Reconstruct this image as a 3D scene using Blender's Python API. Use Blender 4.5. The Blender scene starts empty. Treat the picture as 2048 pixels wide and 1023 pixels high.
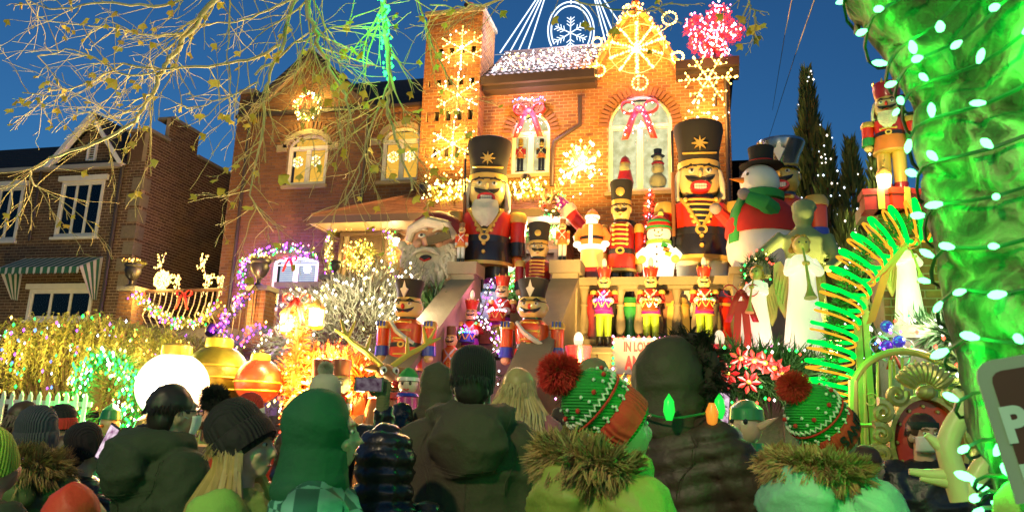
import bpy, bmesh, math, random
from mathutils import Vector, Matrix, noise
from math import sin, cos, pi, radians as R, sqrt, atan2
random.seed(11)
S = bpy.context.scene
COL = S.collection
# ---------------------------------------------------------------- camera
FPX, TH, PI_, RO = 1530.0, R(14.3), R(12.5), R(2.1)
CAM = Vector((0, 0, 1.5))
_f = Vector((-sin(TH)*cos(PI_), cos(TH)*cos(PI_), sin(PI_)))
_r0 = _f.cross(Vector((0, 0, 1))).normalized(); _u0 = _r0.cross(_f)
_u = cos(RO)*_u0 - sin(RO)*_r0; _r = cos(RO)*_r0 + sin(RO)*_u0
def ray(x, y): return _f + _r*((x-1024)/FPX) + _u*((511.5-y)/FPX)
def at(x, y, Y):
    d = ray(x, y); return CAM + d*((Y-CAM.y)/d.y)
def mpp(Y, x=1024):            # metres per photo pixel near plane Y
    return at(x+1, 511, Y).x - at(x, 511, Y).x
cd = bpy.data.cameras.new('camera'); cam = bpy.data.objects.new('camera', cd); COL.objects.link(cam)
cd.sensor_width = 36; cd.lens = 36*FPX/2048; cd.clip_end = 800; cd.clip_start = .05
cam.matrix_world = Matrix.Translation(CAM) @ Matrix((_r, _u, -_f)).transposed().to_4x4()
cd.dof.use_dof = True; cd.dof.focus_distance = 13; cd.dof.aperture_fstop = 8
S.camera = cam
# ---------------------------------------------------------------- dusk sky, faint last sunlight, exposure
SUN_EL, SUN_ROT = R(4.0), R(150)
w = bpy.data.worlds.new('World'); S.world = w; w.use_nodes = True
nt = w.node_tree; bg = nt.nodes['Background']
sk = nt.nodes.new('ShaderNodeTexSky'); sk.sky_type = 'NISHITA'; sk.sun_disc = False
sk.sun_elevation = SUN_EL; sk.sun_rotation = SUN_ROT; sk.altitude = 0; sk.air_density = 1.0; sk.dust_density = .3; sk.ozone_density = 4.8
nt.links.new(sk.outputs[0], bg.inputs[0]); bg.inputs[1].default_value = 0.135
sl = bpy.data.lights.new('sun', 'SUN'); sl.energy = .012; sl.angle = R(20); sl.color = (.75, .82, 1)
so = bpy.data.objects.new('sun', sl); COL.objects.link(so); so.rotation_euler = (R(50), 0, R(-20))
S.view_settings.view_transform = 'Standard'; S.view_settings.look = 'None'; S.view_settings.exposure = .28; S.view_settings.gamma = 1
cy = S.cycles; cy.use_denoising = True; cy.sample_clamp_indirect = 2.0; cy.sample_clamp_direct = 0; cy.max_bounces = 5; cy.diffuse_bounces = 2; cy.glossy_bounces = 2; cy.transmission_bounces = 3; cy.transparent_max_bounces = 6
cy.use_light_tree = True; cy.caustics_reflective = False; cy.caustics_refractive = False
# ---------------------------------------------------------------- materials
_M = {}
def mat(name, col, rough=.6, var=.12, scale=8., bump=0., bscale=60., metal=0., coat=0., band=None, spec=.5, em=None):
    """painted / plain surface with noise in its colour and fine relief; band=(axis, freq, depth) adds quilting or knit relief; em=(colour, strength) for lit things"""
    if name in _M: return _M[name]
    m = bpy.data.materials.new(name); m.use_nodes = True; _M[name] = m
    n = m.node_tree; b = n.nodes['Principled BSDF']; L = n.links.new
    tc = n.nodes.new('ShaderNodeTexCoord')
    if var > 0:
        nz = n.nodes.new('ShaderNodeTexNoise'); nz.inputs['Scale'].default_value = scale; nz.inputs['Detail'].default_value = 5
        L(tc.outputs['Object'], nz.inputs['Vector'])
        mx = n.nodes.new('ShaderNodeMix'); mx.data_type = 'RGBA'
        a = [max(0, c*(1-var*1.6)) for c in col]; c2 = [min(1, c*(1+var)) for c in col]
        mx.inputs[6].default_value = (*a, 1); mx.inputs[7].default_value = (*c2, 1)
        L(nz.outputs[0], mx.inputs[0]); L(mx.outputs[2], b.inputs['Base Color'])
        rr = n.nodes.new('ShaderNodeMapRange'); rr.inputs[3].default_value = max(.02, rough-.12); rr.inputs[4].default_value = min(1, rough+.12)
        L(nz.outputs[0], rr.inputs[0]); L(rr.outputs[0], b.inputs['Roughness'])
    else:
        b.inputs['Base Color'].default_value = (*col, 1); b.inputs['Roughness'].default_value = rough
    b.inputs['Metallic'].default_value = metal; b.inputs['Coat Weight'].default_value = coat; b.inputs['Specular IOR Level'].default_value = spec
    h = None
    if band:
        ax, fr, dp = band[:3]
        wv = n.nodes.new('ShaderNodeTexWave'); wv.bands_direction = ax; wv.inputs['Scale'].default_value = fr; wv.inputs['Distortion'].default_value = band[3] if len(band) > 3 else 1.5
        wv.inputs['Detail'].default_value = 1; wv.inputs['Detail Scale'].default_value = 1.2
        L(tc.outputs['Object'], wv.inputs['Vector'])
        bp = n.nodes.new('ShaderNodeBump'); bp.inputs['Distance'].default_value = dp; bp.inputs['Strength'].default_value = 1
        L(wv.outputs[1], bp.inputs['Height']); h = bp
    if bump > 0:
        n2 = n.nodes.new('ShaderNodeTexNoise'); n2.inputs['Scale'].default_value = bscale; n2.inputs['Detail'].default_value = 4
        L(tc.outputs['Object'], n2.inputs['Vector'])
        bp = n.nodes.new('ShaderNodeBump'); bp.inputs['Distance'].default_value = bump; bp.inputs['Strength'].default_value = .8
        L(n2.outputs[0], bp.inputs['Height'])
        if h: L(h.outputs[0], bp.inputs['Normal'])
        h = bp
    if h: L(h.outputs[0], b.inputs['Normal'])
    if em:
        b.inputs['Emission Color'].default_value = (*em[0], 1); b.inputs['Emission Strength'].default_value = em[1]
        m.cycles.emission_sampling = 'NONE' if len(em) < 3 else 'FRONT_BACK'
    return m
def glow(name, col, s, sample=False):
    if name in _M: return _M[name]
    m = bpy.data.materials.new(name); m.use_nodes = True; _M[name] = m
    n = m.node_tree; n.nodes.clear(); e = n.nodes.new('ShaderNodeEmission'); o = n.nodes.new('ShaderNodeOutputMaterial')
    e.inputs[0].default_value = (*col, 1); e.inputs[1].default_value = s; n.links.new(e.outputs[0], o.inputs[0])
    m.cycles.emission_sampling = 'FRONT_BACK' if sample else 'NONE'
    return m
def glass(name, tint=(.6, .7, .65)):
    if name in _M: return _M[name]
    m = bpy.data.materials.new(name); m.use_nodes = True; _M[name] = m
    n = m.node_tree; n.nodes.clear(); L = n.links.new
    g = n.nodes.new('ShaderNodeBsdfGlossy'); t = n.nodes.new('ShaderNodeBsdfTransparent'); mx = n.nodes.new('ShaderNodeMixShader'); o = n.nodes.new('ShaderNodeOutputMaterial'); fr = n.nodes.new('ShaderNodeFresnel')
    g.inputs['Roughness'].default_value = .03; t.inputs[0].default_value = (*tint, 1); fr.inputs[0].default_value = 1.5
    L(fr.outputs[0], mx.inputs[0]); L(t.outputs[0], mx.inputs[1]); L(g.outputs[0], mx.inputs[2]); L(mx.outputs[0], o.inputs[0])
    return m
def pieces(name, cols, rough=.85, bump=.004, bscale=50):
    """bricks, tiles, stones, leaves: each piece picks its own tone (attribute 'tone' on joined meshes, Object Info on single pieces)"""
    if name in _M: return _M[name]
    m = bpy.data.materials.new(name); m.use_nodes = True; _M[name] = m
    n = m.node_tree; b = n.nodes['Principled BSDF']; L = n.links.new
    at_ = n.nodes.new('ShaderNodeAttribute'); at_.attribute_name = 'tone'; oi = n.nodes.new('ShaderNodeObjectInfo')
    ad = n.nodes.new('ShaderNodeMath'); ad.operation = 'ADD'; L(at_.outputs['Fac'], ad.inputs[0]); L(oi.outputs['Random'], ad.inputs[1])
    fc = n.nodes.new('ShaderNodeMath'); fc.operation = 'FRACT'; L(ad.outputs[0], fc.inputs[0])
    rp = n.nodes.new('ShaderNodeValToRGB'); el = rp.color_ramp.elements
    while len(el) < len(cols): el.new(.5)
    for i, c in enumerate(cols): el[i].position = i/(len(cols)-1); el[i].color = (*c, 1)
    L(fc.outputs[0], rp.inputs[0])
    tc = n.nodes.new('ShaderNodeTexCoord'); nz = n.nodes.new('ShaderNodeTexNoise'); nz.inputs['Scale'].default_value = bscale*.4; nz.inputs['Detail'].default_value = 6
    L(tc.outputs['Object'], nz.inputs['Vector'])
    mr = n.nodes.new('ShaderNodeMapRange'); mr.inputs[3].default_value = .6; mr.inputs[4].default_value = 1.3; L(nz.outputs[0], mr.inputs[0])
    mu = n.nodes.new('ShaderNodeMix'); mu.data_type = 'RGBA'; mu.blend_type = 'MULTIPLY'; mu.inputs[0].default_value = 1
    L(rp.outputs[0], mu.inputs[6]); L(mr.outputs[0], mu.inputs[7]); L(mu.outputs[2], b.inputs['Base Color'])
    b.inputs['Roughness'].default_value = rough
    if bump:
        bp = n.nodes.new('ShaderNodeBump'); bp.inputs['Distance'].default_value = bump; L(nz.outputs[0], bp.inputs['Height']); L(bp.outputs[0], b.inputs['Normal'])
    return m
# ---------------------------------------------------------------- mesh builder
class MB:
    def __init__(s): s.v = []; s.f = []; s.m = []; s.t = []; s.cm = 0; s.ct = None
    def add(s, vs, fs):
        o = len(s.v); s.v += [tuple(p) for p in vs]; s.f += [tuple(i+o for i in q) for q in fs]; s.m += [s.cm]*len(fs)
        if s.ct is not None: s.t += [s.ct]*len(fs)
        return s
    def box(s, c, d, rz=0, rx=0, ry=0, taper=1):
        x, y, z = d[0]/2, d[1]/2, d[2]/2; M = Matrix.Rotation(rz, 3, 'Z') @ Matrix.Rotation(ry, 3, 'Y') @ Matrix.Rotation(rx, 3, 'X'); c = Vector(c); k = taper
        vs = [M @ Vector(p)+c for p in ((-x, -y, -z), (x, -y, -z), (x, y, -z), (-x, y, -z), (-x*k, -y*k, z), (x*k, -y*k, z), (x*k, y*k, z), (-x*k, y*k, z))]
        return s.add(vs, ((0, 3, 2, 1), (4, 5, 6, 7), (0, 1, 5, 4), (1, 2, 6, 5), (2, 3, 7, 6), (3, 0, 4, 7)))
    def bb(s, x0, x1, y0, y1, z0, z1): return s.box(((x0+x1)/2, (y0+y1)/2, (z0+z1)/2), (x1-x0, y1-y0, z1-z0))
    def tube(s, pts, r, n=6, caps=True):
        pts = [Vector(p) for p in pts]; k = len(pts); rs = r if isinstance(r, (list, tuple)) else [r]*k
        o = len(s.v); vs = []; fs = []; prev = None
        for i, p in enumerate(pts):
            t = (pts[min(i+1, k-1)]-pts[max(i-1, 0)])
            t = t.normalized() if t.length > 1e-9 else Vector((0, 0, 1))
            if prev is None: a = t.orthogonal().normalized()
            else:
                a = prev-t*prev.dot(t); a = a.normalized() if a.length > 1e-6 else t.orthogonal().normalized()
            prev = a; b = t.cross(a)
            for j in range(n):
                g = 2*pi*j/n; vs.append(p+(a*cos(g)+b*sin(g))*rs[i])
        for i in range(k-1):
            for j in range(n): fs.append((i*n+j, i*n+(j+1) % n, (i+1)*n+(j+1) % n, (i+1)*n+j))
        if caps: fs.append(tuple(range(n-1, -1, -1))); fs.append(tuple(range((k-1)*n, k*n)))
        return s.add(vs, fs)
    def lathe(s, prof, c=(0, 0, 0), n=16, sx=1, sy=1, M=None, a0=0):
        c = Vector(c); vs = []; fs = []; k = len(prof)
        for (r, z) in prof:
            for j in range(n):
                g = 2*pi*j/n+a0; p = Vector((r*cos(g)*sx, r*sin(g)*sy, z)); vs.append((M @ p if M else p)+c)
        for i in range(k-1):
            for j in range(n): fs.append((i*n+j, i*n+(j+1) % n, (i+1)*n+(j+1) % n, (i+1)*n+j))
        if prof[0][0] > 1e-4: fs.append(tuple(range(n-1, -1, -1)))
        if prof[-1][0] > 1e-4: fs.append(tuple(range((k-1)*n, k*n)))
        return s.add(vs, fs)
    def ell(s, c, r, n=12, k=8, M=None):
        if not isinstance(r, (tuple, list)): r = (r, r, r)
        c = Vector(c); vs = []; fs = []
        for i in range(k+1):
            a = -pi/2+pi*i/k
            for j in range(n):
                g = 2*pi*j/n; p = Vector((r[0]*cos(a)*cos(g), r[1]*cos(a)*sin(g), r[2]*sin(a))); vs.append((M @ p if M else p)+c)
        for i in range(k):
            for j in range(n): fs.append((i*n+j, i*n+(j+1) % n, (i+1)*n+(j+1) % n, (i+1)*n+j))
        return s.add(vs, fs)
    def prism(s, poly, y0, y1, M=None):          # polygon in (x,z), extruded along y
        k = len(poly); vs = [Vector((p[0], y0, p[1])) for p in poly]+[Vector((p[0], y1, p[1])) for p in poly]
        if M: vs = [M @ p for p in vs]
        fs = [tuple(range(k)), tuple(range(2*k-1, k-1, -1))]+[(i, i+k, (i+1) % k+k, (i+1) % k) for i in range(k)]
        return s.add(vs, fs)
    def ring(s, outer, inner, y0, y1, closed=True):   # band between two polylines in (x,z)
        k = len(outer); vs = [(p[0], y0, p[1]) for p in outer]+[(p[0], y0, p[1]) for p in inner]+[(p[0], y1, p[1]) for p in outer]+[(p[0], y1, p[1]) for p in inner]
        fs = []
        for i in range(k if closed else k-1):
            j = (i+1) % k
            fs += [(i, j, k+j, k+i), (2*k+i, 3*k+i, 3*k+j, 2*k+j), (i, 2*k+i, 2*k+j, j), (k+i, k+j, 3*k+j, 3*k+i)]
        if not closed:
            for i in (0, k-1): fs.append((i, k+i, 3*k+i, 2*k+i))
        return s.add(vs, fs)
    def quad(s, a, b, c, d): return s.add((a, b, c, d), ((0, 1, 2, 3),))
    def build(s, name, m, parent=None, loc=None, smooth=35, kind=None, fix=True):
        me = bpy.data.meshes.new(name); me.from_pydata(s.v, [], s.f)
        for q in (m if isinstance(m, (list, tuple)) else [m]): me.materials.append(q)
        if any(s.m): me.polygons.foreach_set('material_index', s.m)
        if s.t:
            a = me.attributes.new('tone', 'FLOAT', 'FACE'); a.data.foreach_set('value', s.t)
        if fix and len(s.f) < 60000:
            bm = bmesh.new(); bm.from_mesh(me)
            bmesh.ops.remove_doubles(bm, verts=bm.verts, dist=1e-6)
            bmesh.ops.recalc_face_normals(bm, faces=bm.faces); bm.to_mesh(me); bm.free()
        if smooth:
            me.polygons.foreach_set('use_smooth', [True]*len(me.polygons)); me.set_sharp_from_angle(angle=R(smooth))
        me.update()
        o = bpy.data.objects.new(name, me); COL.objects.link(o)
        if parent: o.parent = parent
        if loc is not None: o.location = loc
        if kind: o['kind'] = kind
        return o
def tag(o, label, cat, group=None, kind=None):
    o['label'] = label; o['category'] = cat
    if group: o['group'] = group
    if kind: o['kind'] = kind
    return o
def thing(name, label, cat, loc=(0, 0, 0), rz=0, group=None, sc=1):
    o = bpy.data.objects.new(name, None); COL.objects.link(o); o.location = loc; o.rotation_euler = (0, 0, rz); o.scale = (sc,)*3; o.empty_display_size = .1
    return tag(o, label, cat, group)
def struct(o): o['kind'] = 'structure'; return o
LK = 2.7
def lamp(parent, loc, col, power, rad=.08, typ='POINT', name='lamp_light', rot=None, size=None, spot=None):
    l = bpy.data.lights.new(name, typ); l.energy = power*LK; l.color = col
    if typ == 'AREA': l.size = rad
    else: l.shadow_soft_size = rad
    if spot: l.spot_size = R(spot); l.spot_blend = .8
    o = bpy.data.objects.new(name, l); COL.objects.link(o); o.parent = parent; o.location = loc
    if rot: o.rotation_euler = rot
    return o
def copy_tree(o, parent=None):
    c = o.copy(); COL.objects.link(c)
    if parent: c.parent = parent
    for ch in list(o.children): copy_tree(ch, c)
    return c
TEXTS, JOBS = [], []
def text(s, name, m, parent, loc, size, rot=(pi/2, 0, 0), depth=.004, bold=0, sx=1):
    cu = bpy.data.curves.new(name, 'FONT'); cu.body = s; cu.size = size; cu.extrude = depth; cu.align_x = 'CENTER'; cu.align_y = 'CENTER'; cu.offset = bold
    cu.materials.append(m); o = bpy.data.objects.new(name, cu); COL.objects.link(o); o.parent = parent; o.location = loc; o.rotation_euler = rot; o.scale = (sx, 1, 1); TEXTS.append((o, m))
    return o
def lerp(a, b, t): return a+(b-a)*t
def rnd(a, b): return random.uniform(a, b)
def rvec(s=1): return Vector((rnd(-s, s), rnd(-s, s), rnd(-s, s)))
def curve_pts(pts, n):                       # Catmull-Rom through pts
    P = [Vector(p) for p in pts]; P = [P[0]*2-P[1]]+P+[P[-1]*2-P[-2]]; out = []
    seg = len(P)-3
    for i in range(seg):
        a, b, c, d = P[i:i+4]; k = max(2, n//seg)
        for j in range(k):
            t = j/k; out.append(.5*((2*b)+(c-a)*t+(2*a-5*b+4*c-d)*t*t+(3*b-a-3*c+d)*t**3))
    out.append(P[-2].copy()); return out
# colours of lit bulbs
BW = {'warm': (1, .50, .10), 'white': (1, .86, .68), 'cool': (.75, .85, 1), 'purple': (.42, .05, 1), 'green': (.02, 1, .08), 'red': (1, .06, .03), 'blue': (.05, .15, 1), 'yellow': (1, .68, .14), 'orange': (1, .28, .03), 'pink': (1, .25, .55)}
def bulb_mat(c, s=7): return glow('bulb_'+c+'_%g' % s, BW[c], s)
def bulbs(name, pts, r, cols, parent, s=7, shape='oct'):
    """many small lit bulbs joined into one part"""
    mb = MB(); ms = [bulb_mat(c, s) for c in dict.fromkeys(cols)]; ks = list(dict.fromkeys(cols))
    for p in pts:
        mb.cm = ks.index(random.choice(cols)); q = r*rnd(.75, 1.25); p = Vector(p)
        mb.add([p+Vector(d)*q for d in ((1, 0, 0), (-1, 0, 0), (0, 1, 0), (0, -1, 0), (0, 0, 1.3), (0, 0, -1.3))], ((0, 2, 4), (2, 1, 4), (1, 3, 4), (3, 0, 4), (2, 0, 5), (1, 2, 5), (3, 1, 5), (0, 3, 5)))
    return mb.build(name, ms, parent, smooth=60, kind='stuff', fix=False)
# ================================================================ setting: ground, street, garden terrace
FY, DECK, YARD = 16.4, 2.87, 1.15
def fx(px, py, Y=FY): return at(px, py, Y).x
def fz(px, py, Y=FY): return at(px, py, Y).z
asph = mat('asphalt', (.045, .045, .05), .9, .3, 3, .006, 90)
conc = mat('concrete', (.24, .23, .21), .85, .2, 2, .004, 60)
soil = mat('garden_soil', (.06, .045, .03), .95, .35, 4, .02, 14)
stone = mat('limestone', (.28, .23, .13), .75, .2, 5, .006, 40)
stone2 = mat('grey_stone', (.22, .20, .15), .8, .25, 6, .008, 30)
struct(MB().quad((-300, -300, 0), (300, -300, 0), (300, 500, 0), (-300, 500, 0)).build('ground', asph))
o = struct(MB().bb(-60, 60, 1.0, 7.4, -.2, .13).build('pavement', conc))
pm = MB()
pm.bb(-.72, .72, -.72, .72, 0, .02); slab = pm.build('paving_slab', mat('paving', (.22, .21, .19), .85, .25, 3, .004, 50), o, (-9, 1.9, .131))
for i in range(-6, 4):
    for j in range(4):
        if (i, j) == (-6, 0): continue
        c = slab.copy(); COL.objects.link(c); c.location = (i*1.5, 1.9+j*1.5, .131)
struct(MB().bb(-60, 60, .82, 1.0, -.2, .14).build('kerb', stone2))
# raised front garden and its retaining wall, split round the steps
gm = MB(); gm.bb(-26, -4.15, 7.75, 21, -.2, YARD); gm.bb(-2.0, 8, 7.75, 26, -.2, YARD); struct(gm.build('garden_bed', soil))
BRK = pieces('brick_orange', [(.15, .060, .018), (.21, .088, .022), (.18, .075, .02), (.26, .115, .03), (.115, .045, .018), (.23, .095, .024)], .85)  # orange brick, own tones varying from brick to brick
BRKD = pieces('brick_brown', [(.13, .058, .022), (.17, .075, .026), (.11, .05, .022), (.20, .09, .03), (.14, .062, .022)], .88)
BRKL = pieces('brick_tan', [(.085, .045, .022), (.12, .065, .03), (.07, .04, .02), (.15, .085, .04), (.10, .055, .026)], .9)
MORT = mat('mortar', (.33, .24, .13), .95, .2, 8, .003, 80)
MORTD = mat('mortar_dark', (.17, .13, .095), .95, .2, 8, .003, 80)
def brick_wall(parent, O, U, N, inside, u0, u1, z0, z1, bm_, mm, nind=0, name='wall', bl=.205, bh=.081, thick=.14, vis=None, joint=.011):
    O, U, N = Vector(O), Vector(U), Vector(N); Z = Vector((0, 0, 1)); wall = MB(); br = MB(); full = []
    st = .0125; k = int((z1-z0)/bh+.5)
    for i in range(k):
        a, zc = z0+i*bh, z0+(i+.5)*bh; runs = []; cur = None; n = int((u1-u0)/st)
        for j in range(n+1):
            u = u0+j*st; ok = inside(u, zc) and j < n
            if ok and cur is None: cur = u
            if not ok and cur is not None:
                if u-cur > .03: runs.append((cur, u))
                cur = None
        for (p, q) in runs:
            F = lambda u, z, d: O+U*u+Z*z+N*d
            wall.add([F(p, a, -.009), F(q, a, -.009), F(q, a+bh, -.009), F(p, a+bh, -.009), F(p, a, -thick), F(q, a, -thick), F(q, a+bh, -thick), F(p, a+bh, -thick)],
                     ((0, 1, 2, 3), (4, 7, 6, 5), (0, 3, 7, 4), (1, 5, 6, 2)))
            s = (i % 2)*bl/2; m = math.floor((p-s)/bl)
            while s+m*bl < q:
                b0, b1 = max(p, s+m*bl+joint/2), min(q, s+(m+1)*bl-joint/2); m += 1
                if b1-b0 < .02: continue
                if b1-b0 > bl-joint-.004: full.append((b0, b1, a+joint/2, a+bh-joint/2))
                else: _brick(br, F, b0, b1, a+joint/2, a+bh-joint/2)
    def key(t):
        c = O+U*((t[0]+t[1])/2)+Z*t[2]
        return ((c-CAM).length if (vis is None or vis((t[0]+t[1])/2, t[2])) else 999)
    if nind: full.sort(key=key)
    F = lambda u, z, d: O+U*u+Z*z+N*d
    for t in full[nind:]: _brick(br, F, *t)
    w_ = wall.build(name, mm, parent, smooth=0, fix=False)
    if br.f: br.build('brickwork', bm_, w_, smooth=0, kind='stuff', fix=False)
    if nind:
        one = MB(); L, H = bl-joint, bh-joint
        G = lambda u, z, d: U*u+Z*z+N*d
        e = .004
        one.add([G(-L/2, -H/2, -.02), G(L/2, -H/2, -.02), G(L/2, H/2, -.02), G(-L/2, H/2, -.02), G(-L/2+e, -H/2+e, .0), G(L/2-e, -H/2+e, 0), G(L/2-e, H/2-e, 0), G(-L/2+e, H/2-e, 0)],
                ((4, 5, 6, 7), (0, 1, 5, 4), (1, 2, 6, 5), (2, 3, 7, 6), (3, 0, 4, 7)))
        first = None
        for t in full[:nind]:
            loc = F((t[0]+t[1])/2, (t[2]+t[3])/2, rnd(-.003, .004))
            if first is None: first = one.build('brick', bm_, w_, loc, smooth=0, fix=False)
            else:
                c = first.copy(); COL.objects.link(c); c.location = loc
    return w_
def _brick(br, F, b0, b1, a, c):
    d = rnd(-.003, .004); e = .003; br.ct = random.random()
    br.add([F(b0, a, -.02), F(b1, a, -.02), F(b1, c, -.02), F(b0, c, -.02), F(b0+e, a+e, d), F(b1-e, a+e, d), F(b1-e, c-e, d), F(b0+e, c-e, d)],
           ((4, 5, 6, 7), (0, 1, 5, 4), (1, 2, 6, 5), (2, 3, 7, 6), (3, 0, 4, 7)))
def in_arch(x, z, x0, x1, z0, zs, zt):
    if not (x0 < x < x1 and z0 < z < zt): return False
    if z < zs: return True
    c, a, b = (x0+x1)/2, (x1-x0)/2, zt-zs
    return ((x-c)/a)**2+((z-zs)/b)**2 < 1
def arch_poly(x0, x1, z0, zs, zt, n=14):
    c, a, b = (x0+x1)/2, (x1-x0)/2, zt-zs
    return [(x0, z0), (x1, z0)]+[(c+a*cos(pi*i/n), zs+b*sin(pi*i/n)) for i in range(n+1)]
def arch_line(x0, x1, zs, zt, n=16, g=0):
    c, a, b = (x0+x1)/2, (x1-x0)/2+g, zt-zs+g
    return [(c+a*cos(pi*i/n), zs+b*sin(pi*i/n)) for i in range(n+1)]
cream = mat('cream_paint', (.72, .68, .56), .5, .1, 6, .002, 40)
white = mat('white_paint', (.8, .78, .72), .45, .08, 6, .002, 40)
dark = mat('dark_brown_metal', (.035, .025, .018), .45, .2, 5)
pane = glass('window_glass', (.85, .9, .85))
def curtain_mat(name, a, b, s, sc=3.0, band=None):
    m = bpy.data.materials.new(name); m.use_nodes = True; n = m.node_tree; n.nodes.clear(); L = n.links.new
    tc = n.nodes.new('ShaderNodeTexCoord'); nz = n.nodes.new('ShaderNodeTexNoise'); nz.inputs['Scale'].default_value = sc; nz.inputs['Detail'].default_value = 4
    L(tc.outputs['Object'], nz.inputs['Vector']); rp = n.nodes.new('ShaderNodeValToRGB'); rp.color_ramp.elements[0].color = (*a, 1); rp.color_ramp.elements[1].color = (*b, 1)
    rp.color_ramp.elements[0].position = .35; rp.color_ramp.elements[1].position = .65
    src = nz.outputs[0]
    if band:
        wv = n.nodes.new('ShaderNodeTexWave'); wv.bands_direction = band[0]; wv.inputs['Scale'].default_value = band[1]; wv.inputs['Distortion'].default_value = .4
        L(tc.outputs['Object'], wv.inputs['Vector']); mm_ = n.nodes.new('ShaderNodeMix'); mm_.inputs[0].default_value = .5; L(nz.outputs[0], mm_.inputs[2]); L(wv.outputs[1], mm_.inputs[3]); src = mm_.outputs[0]
    L(src, rp.inputs[0]); e = n.nodes.new('ShaderNodeEmission'); e.inputs[1].default_value = s; L(rp.outputs[0], e.inputs[0])
    o_ = n.nodes.new('ShaderNodeOutputMaterial'); L(e.outputs[0], o_.inputs[0]); m.cycles.emission_sampling = 'FRONT_BACK'; return m
def arched_window(parent, x0, x1, z0, zs, zt, y, fm, back, name='window', transom=True, fw=.06, depth=.16):
    """frame ring, mullion, transom, two panes and the lit room behind; y = wall face"""
    yf = y+depth*.45
    op = arch_poly(x0, x1, z0, zs, zt); k = (x1-x0)
    ip = arch_poly(x0+fw, x1-fw, z0+fw, zs, zt-fw)
    fr = MB().ring(op, ip, yf, yf+.07).build(name, fm, parent)
    c = (x0+x1)/2
    MB().bb(c-.03, c+.03, yf+.004, yf+.066, z0+fw, zs-.03).build('mullion', fm, fr)
    if transom: MB().bb(x0+fw, x1-fw, yf-.004, yf+.074, zs-.03, zs+.045).build('transom', fm, fr)
    for (a, b) in ((x0+fw, c-.03), (c+.03, x1-fw)):
        s = MB(); s.ring([(a, z0+fw), (b, z0+fw), (b, zs-.03), (a, zs-.03)], [(a+.035, z0+fw+.035), (b-.035, z0+fw+.035), (b-.035, zs-.065), (a+.035, zs-.065)], yf+.012, yf+.05); s.build('sash', fm, fr)
        MB().bb(a+.034, b-.034, yf+.028, yf+.034, z0+fw+.034, zs-.064).build('pane', pane, fr)
    if transom: MB().prism(arch_poly(x0+fw, x1-fw, zs+.045, zs+.046, zt-fw), yf+.028, yf+.034).build('pane', pane, fr)
    MB().bb(x0-.06, x1+.06, y-.07, y+.12, z0-.09, z0-.002).build('sill', stone, fr)
    if back: MB().bb(x0-.05, x1+.05, yf+.42, yf+.44, z0-.05, zt+.05).build('curtain', back, fr)
    return fr
def arch_bricks(parent, x0, x1, zs, zt, y, m, n=22, L=.21, g=0):
    for i in range(n):
        a = pi*(i+.5)/n; c, A, B = (x0+x1)/2, (x1-x0)/2, zt-zs
        px, pz = c+A*cos(a), zs+B*sin(a); nx, nz_ = cos(a)/A, sin(a)/B; k = sqrt(nx*nx+nz_*nz_); nx /= k; nz_ /= k
        ang = atan2(nz_, nx); wd = pi*(A+B)/2/n*.86
        b = MB().box((0, 0, 0), (L, .05, wd)); o_ = b.build('arch_brick', m, parent, (px+nx*(L/2+.01), y-.012, pz+nz_*(L/2+.01)), smooth=0, fix=False); o_.rotation_euler = (0, -ang, 0)
# ---------------------------------------------------------------- brick house with the chimney, tiled roof and stone gable
H1 = thing('brick_house', 'orange brick house with tall chimney, clay tile roof and pointed gable', 'house', (0, 0, 0))
XR = .66; AW = (-2.03, -.60, 6.66, 8.22, 8.96); SW = (-4.30, -3.38, 7.18, 8.2, 8.7)
GP = (-2.42, -.42, 9.3, 11.06)
XM = -6.40
def in_h1(x, z):
    if in_arch(x, z, *AW) or in_arch(x, z, *SW): return False
    if z < 9.3: return XM < x < XR
    c = (GP[0]+GP[1])/2
    return abs(x-c) < (GP[1]-GP[0])/2*(1-(z-GP[2])/(GP[3]-GP[2]))**.82
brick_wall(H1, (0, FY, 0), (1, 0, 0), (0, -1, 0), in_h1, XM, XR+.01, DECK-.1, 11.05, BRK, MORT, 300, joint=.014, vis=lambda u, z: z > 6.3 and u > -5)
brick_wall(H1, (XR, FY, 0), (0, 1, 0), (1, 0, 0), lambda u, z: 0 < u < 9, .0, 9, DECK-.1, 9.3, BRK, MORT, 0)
back = MB().bb(XM+.2, XR-.16, FY+.9, FY+9, .5, 9.25); back.build('house_core', mat('dark_plaster', (.1, .08, .06), .9), H1)
arch_bricks(H1, AW[0], AW[1], AW[3], AW[4], FY, BRKD, 26); arch_bricks(H1, SW[0], SW[1], SW[3], SW[4], FY, BRKD, 18)
cur_pale = curtain_mat('curtain_pale', (.66, .5, .22), (1, .82, .48), 1.1, 5)
cur_pale2 = curtain_mat('curtain_cool', (.66, .56, .28), (1, .86, .52), 1.15, 7)
cur_warm = curtain_mat('curtain_warm', (.85, .33, .02), (1, .52, .06), 1.25, 4, ('Z', 9))
arched_window(H1, *AW, FY, cream, cur_pale2); arched_window(H1, *SW, FY, cream, cur_pale, fw=.055)
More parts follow.
